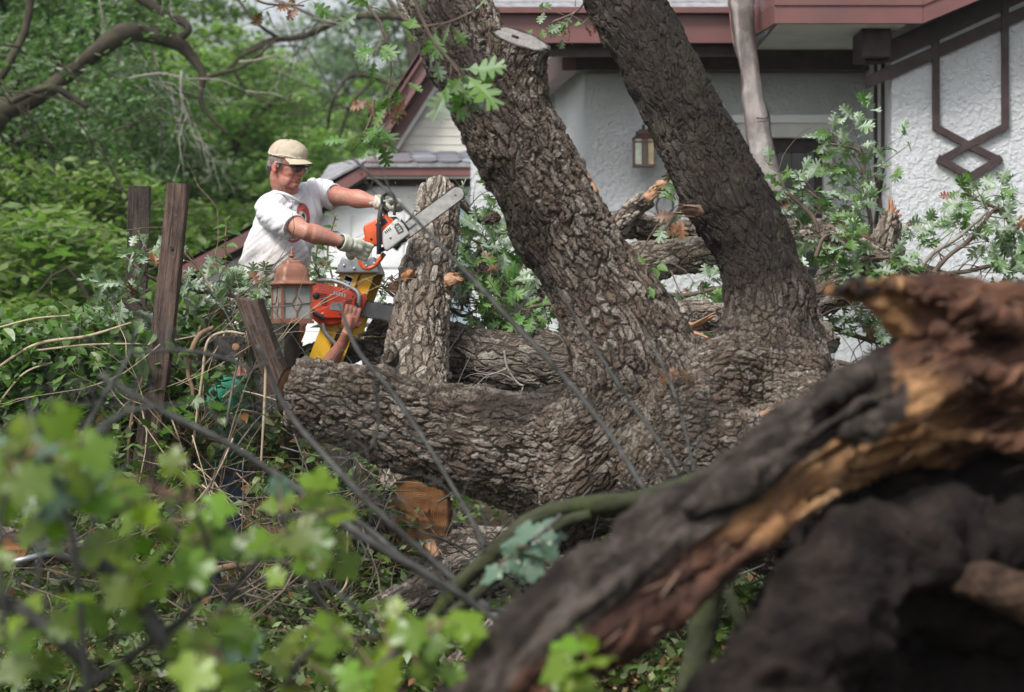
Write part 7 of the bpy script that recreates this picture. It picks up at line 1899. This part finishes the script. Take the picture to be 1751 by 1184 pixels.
def near_shrub():
    rr = random.Random(31)
    stems = [
     ('leafy sapling close to the camera at the lower left corner, with thick dark stem', [(-30, 1010, 13, 4.7), (50, 1055, 14, 4.7), (110, 1100, 14, 4.7), (165, 1160, 14, 4.7)], [(20, 1000), (60, 1050), (30, 1110), (90, 1150), (150, 1110), (10, 960), (110, 1060)]),
     ('pale stemmed leafy sapling second from the lower left corner', [(150, 950, 9, 4.8), (215, 1000, 13, 4.8), (265, 1080, 14, 4.8), (330, 1190, 15, 4.8)], [(190, 940), (230, 900), (270, 980), (310, 1050), (250, 1040), (200, 1010), (340, 1100)]),
     ('leafy twig forking up to the blue green leaves at the left', [(150, 1184, 6, 4.6), (140, 1060, 6, 4.6), (125, 920, 6, 4.6), (90, 800, 5, 4.6), (60, 700, 4, 4.6)], [(60, 840), (90, 815), (130, 860), (40, 880), (100, 900), (60, 930), (150, 830), (110, 770), (20, 780)]),
     ('leafy twig slanting from the bottom up to the middle leaf cluster', [(130, 1190, 7, 4.9), (250, 1105, 8, 4.9), (330, 1040, 7, 4.9), (360, 960, 5, 4.9), (330, 860, 3, 4.9)], [(250, 860), (300, 890), (340, 940), (330, 1000), (280, 930), (220, 830), (360, 900), (200, 860), (310, 830), (240, 940)]),
     ('leaf cluster hanging in front of the undergrowth left of the orange log face', [(640, 1190, 6, 5.2), (580, 1080, 5, 5.2), (520, 980, 5, 5.2), (480, 880, 3, 5.2)], [(450, 860), (500, 880), (540, 920), (470, 940), (440, 920), (520, 960), (570, 960), (550, 880), (490, 830), (510, 920)]),
     ('leafy shrub top along the bottom edge left of the splintered trunk', [(600, 1230, 8, 4.9), (640, 1150, 7, 4.9), (690, 1110, 6, 4.9), (740, 1080, 4, 4.9)], [(620, 1100), (660, 1080), (700, 1110), (740, 1090), (650, 1140), (700, 1160), (760, 1120), (580, 1130), (610, 1170), (770, 1070), (680, 1050)]),
     ('leafy shrub top at the bottom edge below the low stump', [(470, 1230, 8, 5.0), (500, 1150, 6, 5.0), (540, 1100, 5, 5.0), (560, 1070, 4, 5.0)], [(480, 1110), (520, 1090), (560, 1100), (500, 1150), (540, 1160), (450, 1150), (590, 1140), (560, 1180), (440, 1190)]),
     ('bright leaf cluster over the sunlit ground at the left edge', [(10, 1100, 5, 4.4), (0, 950, 5, 4.4), (10, 850, 4, 4.4), (40, 780, 3, 4.4)], [(20, 760), (60, 760), (10, 820), (40, 800), (100, 750), (0, 900), (150, 790)]),
     ('row of leaves along the bottom edge near the lower left', [(330, 1230, 7, 4.6), (360, 1160, 6, 4.6), (380, 1100, 5, 4.6), (390, 1060, 4, 4.6)], [(370, 1090), (400, 1060), (340, 1130), (390, 1140), (300, 1160), (240, 1170), (420, 1110)]),
     ('pale leaf tuft on the mossy branch in front of the dark trunk base', [(960, 880, 4, 6.5), (930, 910, 4, 6.5), (900, 930, 3, 6.5)], [(870, 950), (900, 930), (930, 950), (850, 970), (905, 965), (945, 925)]),
     ('yellow green leaf tuft at the bottom beside the splintered trunk', [(990, 1230, 5, 4.9), (975, 1160, 4, 4.9), (970, 1120, 3, 4.9)], [(960, 1140), (990, 1150), (975, 1110), (950, 1180), (1000, 1180)]),
    ]
    for i, (lab, pts, lv) in enumerate(stems):
        L = T3(pts); t = thing('broadleaf_shrub' if i < 9 else 'leaf_tuft', lab, 'shrub' if i < 9 else 'leaf tuft', tuple(L[-1][0] if i < 2 else L[0][0]))
        part('stem', tube(L, 40, 9, wob=.15, wobf=14, seed=i), M['neartwig'], t)
        S = catmull([list(p) + [r] for p, r in L], 40); gs = []; Y = pts[0][3]
        small = i >= 9
        for (px, py) in lv:
            for m_ in range(rr.choice((1, 2, 3, 4)) if not small else 5):
                c = P(px + rr.gauss(0, 26 if not small else 12), py + rr.gauss(0, 24 if not small else 10), Y + rr.uniform(-.22, .28))
                j = int(np.linalg.norm(S[:, :3] - np.array(c), axis=1).argmin())
                q = Vector(S[j][:3]); gs.append(tube([(q, .0022), (q.lerp(c, .5) + Vector((0, 0, .015)), .0016), (c, .0013)], 7, 4))
                d = Vector((rr.uniform(-1, 1), rr.uniform(-.6, .3), rr.uniform(-1.1, .5))); n = Vector((rr.uniform(-.5, .5), rr.uniform(-1, -.1), rr.uniform(.3, 1)))
                mt = 'l_grapeblue' if (i == 2 and rr.random() < .55) or (i == 9) or rr.random() < .06 else 'l_grape'
                put_leaf('broad', mt, t, c, d, n, rr.uniform(.035, .105) * (1 if not small else .95), rr)
        part('leaf_stalks', joing(gs), M['vine_stem'], t)
near_shrub()

# ---------------------------------------------------------------- loose bits
def litter():
    rg = np.random.default_rng(2)
    V, n = [], 0
    for cx, cy, r, k in ((P(430, 1110, 11).x, 11.0, .75, 2600), (P(90, 1000, 11).x, 11.3, .6, 1500), (P(330, 980, 11).x, 11.8, .5, 900), (P(1100, 1170, 9.7).x, 9.7, .5, 500)):
        x = cx + rg.normal(0, r * .5, k); y = cy + rg.normal(0, r * .5, k)
        z = np.array([gz(a, b) for a, b in zip(x, y)]) + rg.uniform(.015, .06, k)
        c = np.stack([x, y, z], 1); a = rg.normal(size=(k, 3)); a /= np.linalg.norm(a, axis=1)[:, None]; b = np.cross(a, rg.normal(size=(k, 3))); b /= np.linalg.norm(b, axis=1)[:, None]
        s = rg.uniform(.006, .02, k)[:, None]
        V.append(np.stack([c - a * s, c + b * s * .5, c + a * s, c - b * s * .5], 1).reshape(-1, 3))
    V = np.concatenate(V)
    o = part('sawdust', (V, np.arange(len(V)).reshape(-1, 4)), M['chip'], None, flat=True); tag(o, 'scattered sawdust and chips on the ground around the low stump', 'sawdust', None, 'stuff')
    k = 130; p = np.array([tuple(P(690 + rg.normal(0, 34), 345 + rg.normal(0, 24), 11.9 + rg.normal(0, .1))) for _ in range(k)])
    a = rg.normal(size=(k, 3)); a /= np.linalg.norm(a, axis=1)[:, None]; b = np.cross(a, rg.normal(size=(k, 3))); b /= np.linalg.norm(b, axis=1)[:, None]; s = rg.uniform(.0012, .004, k)[:, None]
    V = np.stack([p - a * s, p + b * s * .7, p + a * s, p - b * s * .7], 1).reshape(-1, 3)
    o = part('flying_sawdust', (V, np.arange(len(V)).reshape(-1, 4)), plain('fresh_sawdust', (.75, .62, .42), .8, .2), None, flat=True); tag(o, 'fine sawdust flying above the raised chainsaw bar', 'sawdust', None, 'stuff')
litter()
solo('metal_pipe', tube([(P(20, 962, 9.6), .012), (P(108, 941, 9.7), .012)], 4, 12), M['alu'], 'thin pale metal pipe lying in the weeds at the left edge', 'pipe')
log('sawn_round', 'small log with an orange sawn end at the far left edge', [(24, 935, 26, 10.4), (-20, 925, 27, 10.7), (-90, 915, 28, 11.0)], 'bark_log', cuts=('cut_orange', None), seg=40)
log('grey_round', 'short grey log lying at the left between the sawn round and the low stump', [(130, 930, 26, 10.9), (80, 940, 27, 11.0), (40, 950, 26, 11.2)], 'bark_logdark', seg=40)
for i, (px, py, Y, lab) in enumerate([(118, 742, 8.5, 'rust red leaf over the pale shrub left of the tilted board'), (632, 172, 9.6, 'rust brown leaf hanging beside the steep rake'), (1160, 372, 9.7, 'orange dead leaf on the broken stub of the second limb'), (505, 8, 9.3, 'brown oak leaf at the top edge left of the limbs'), (1160, 632, 9.45, 'small rust leaf stuck on the oak base')]):
    rr = random.Random(i); t = thing('dead_leaf', lab, 'leaf', tuple(P(px, py, Y)))
    for k in range(3): put_leaf('oak', 'l_brown', t, P(px + rr.uniform(-8, 8), py + rr.uniform(-5, 5), Y), (rr.uniform(-1, 1), -.2, rr.uniform(-1, .5)), (0, -1, .4), rr.uniform(.05, .09), rr)
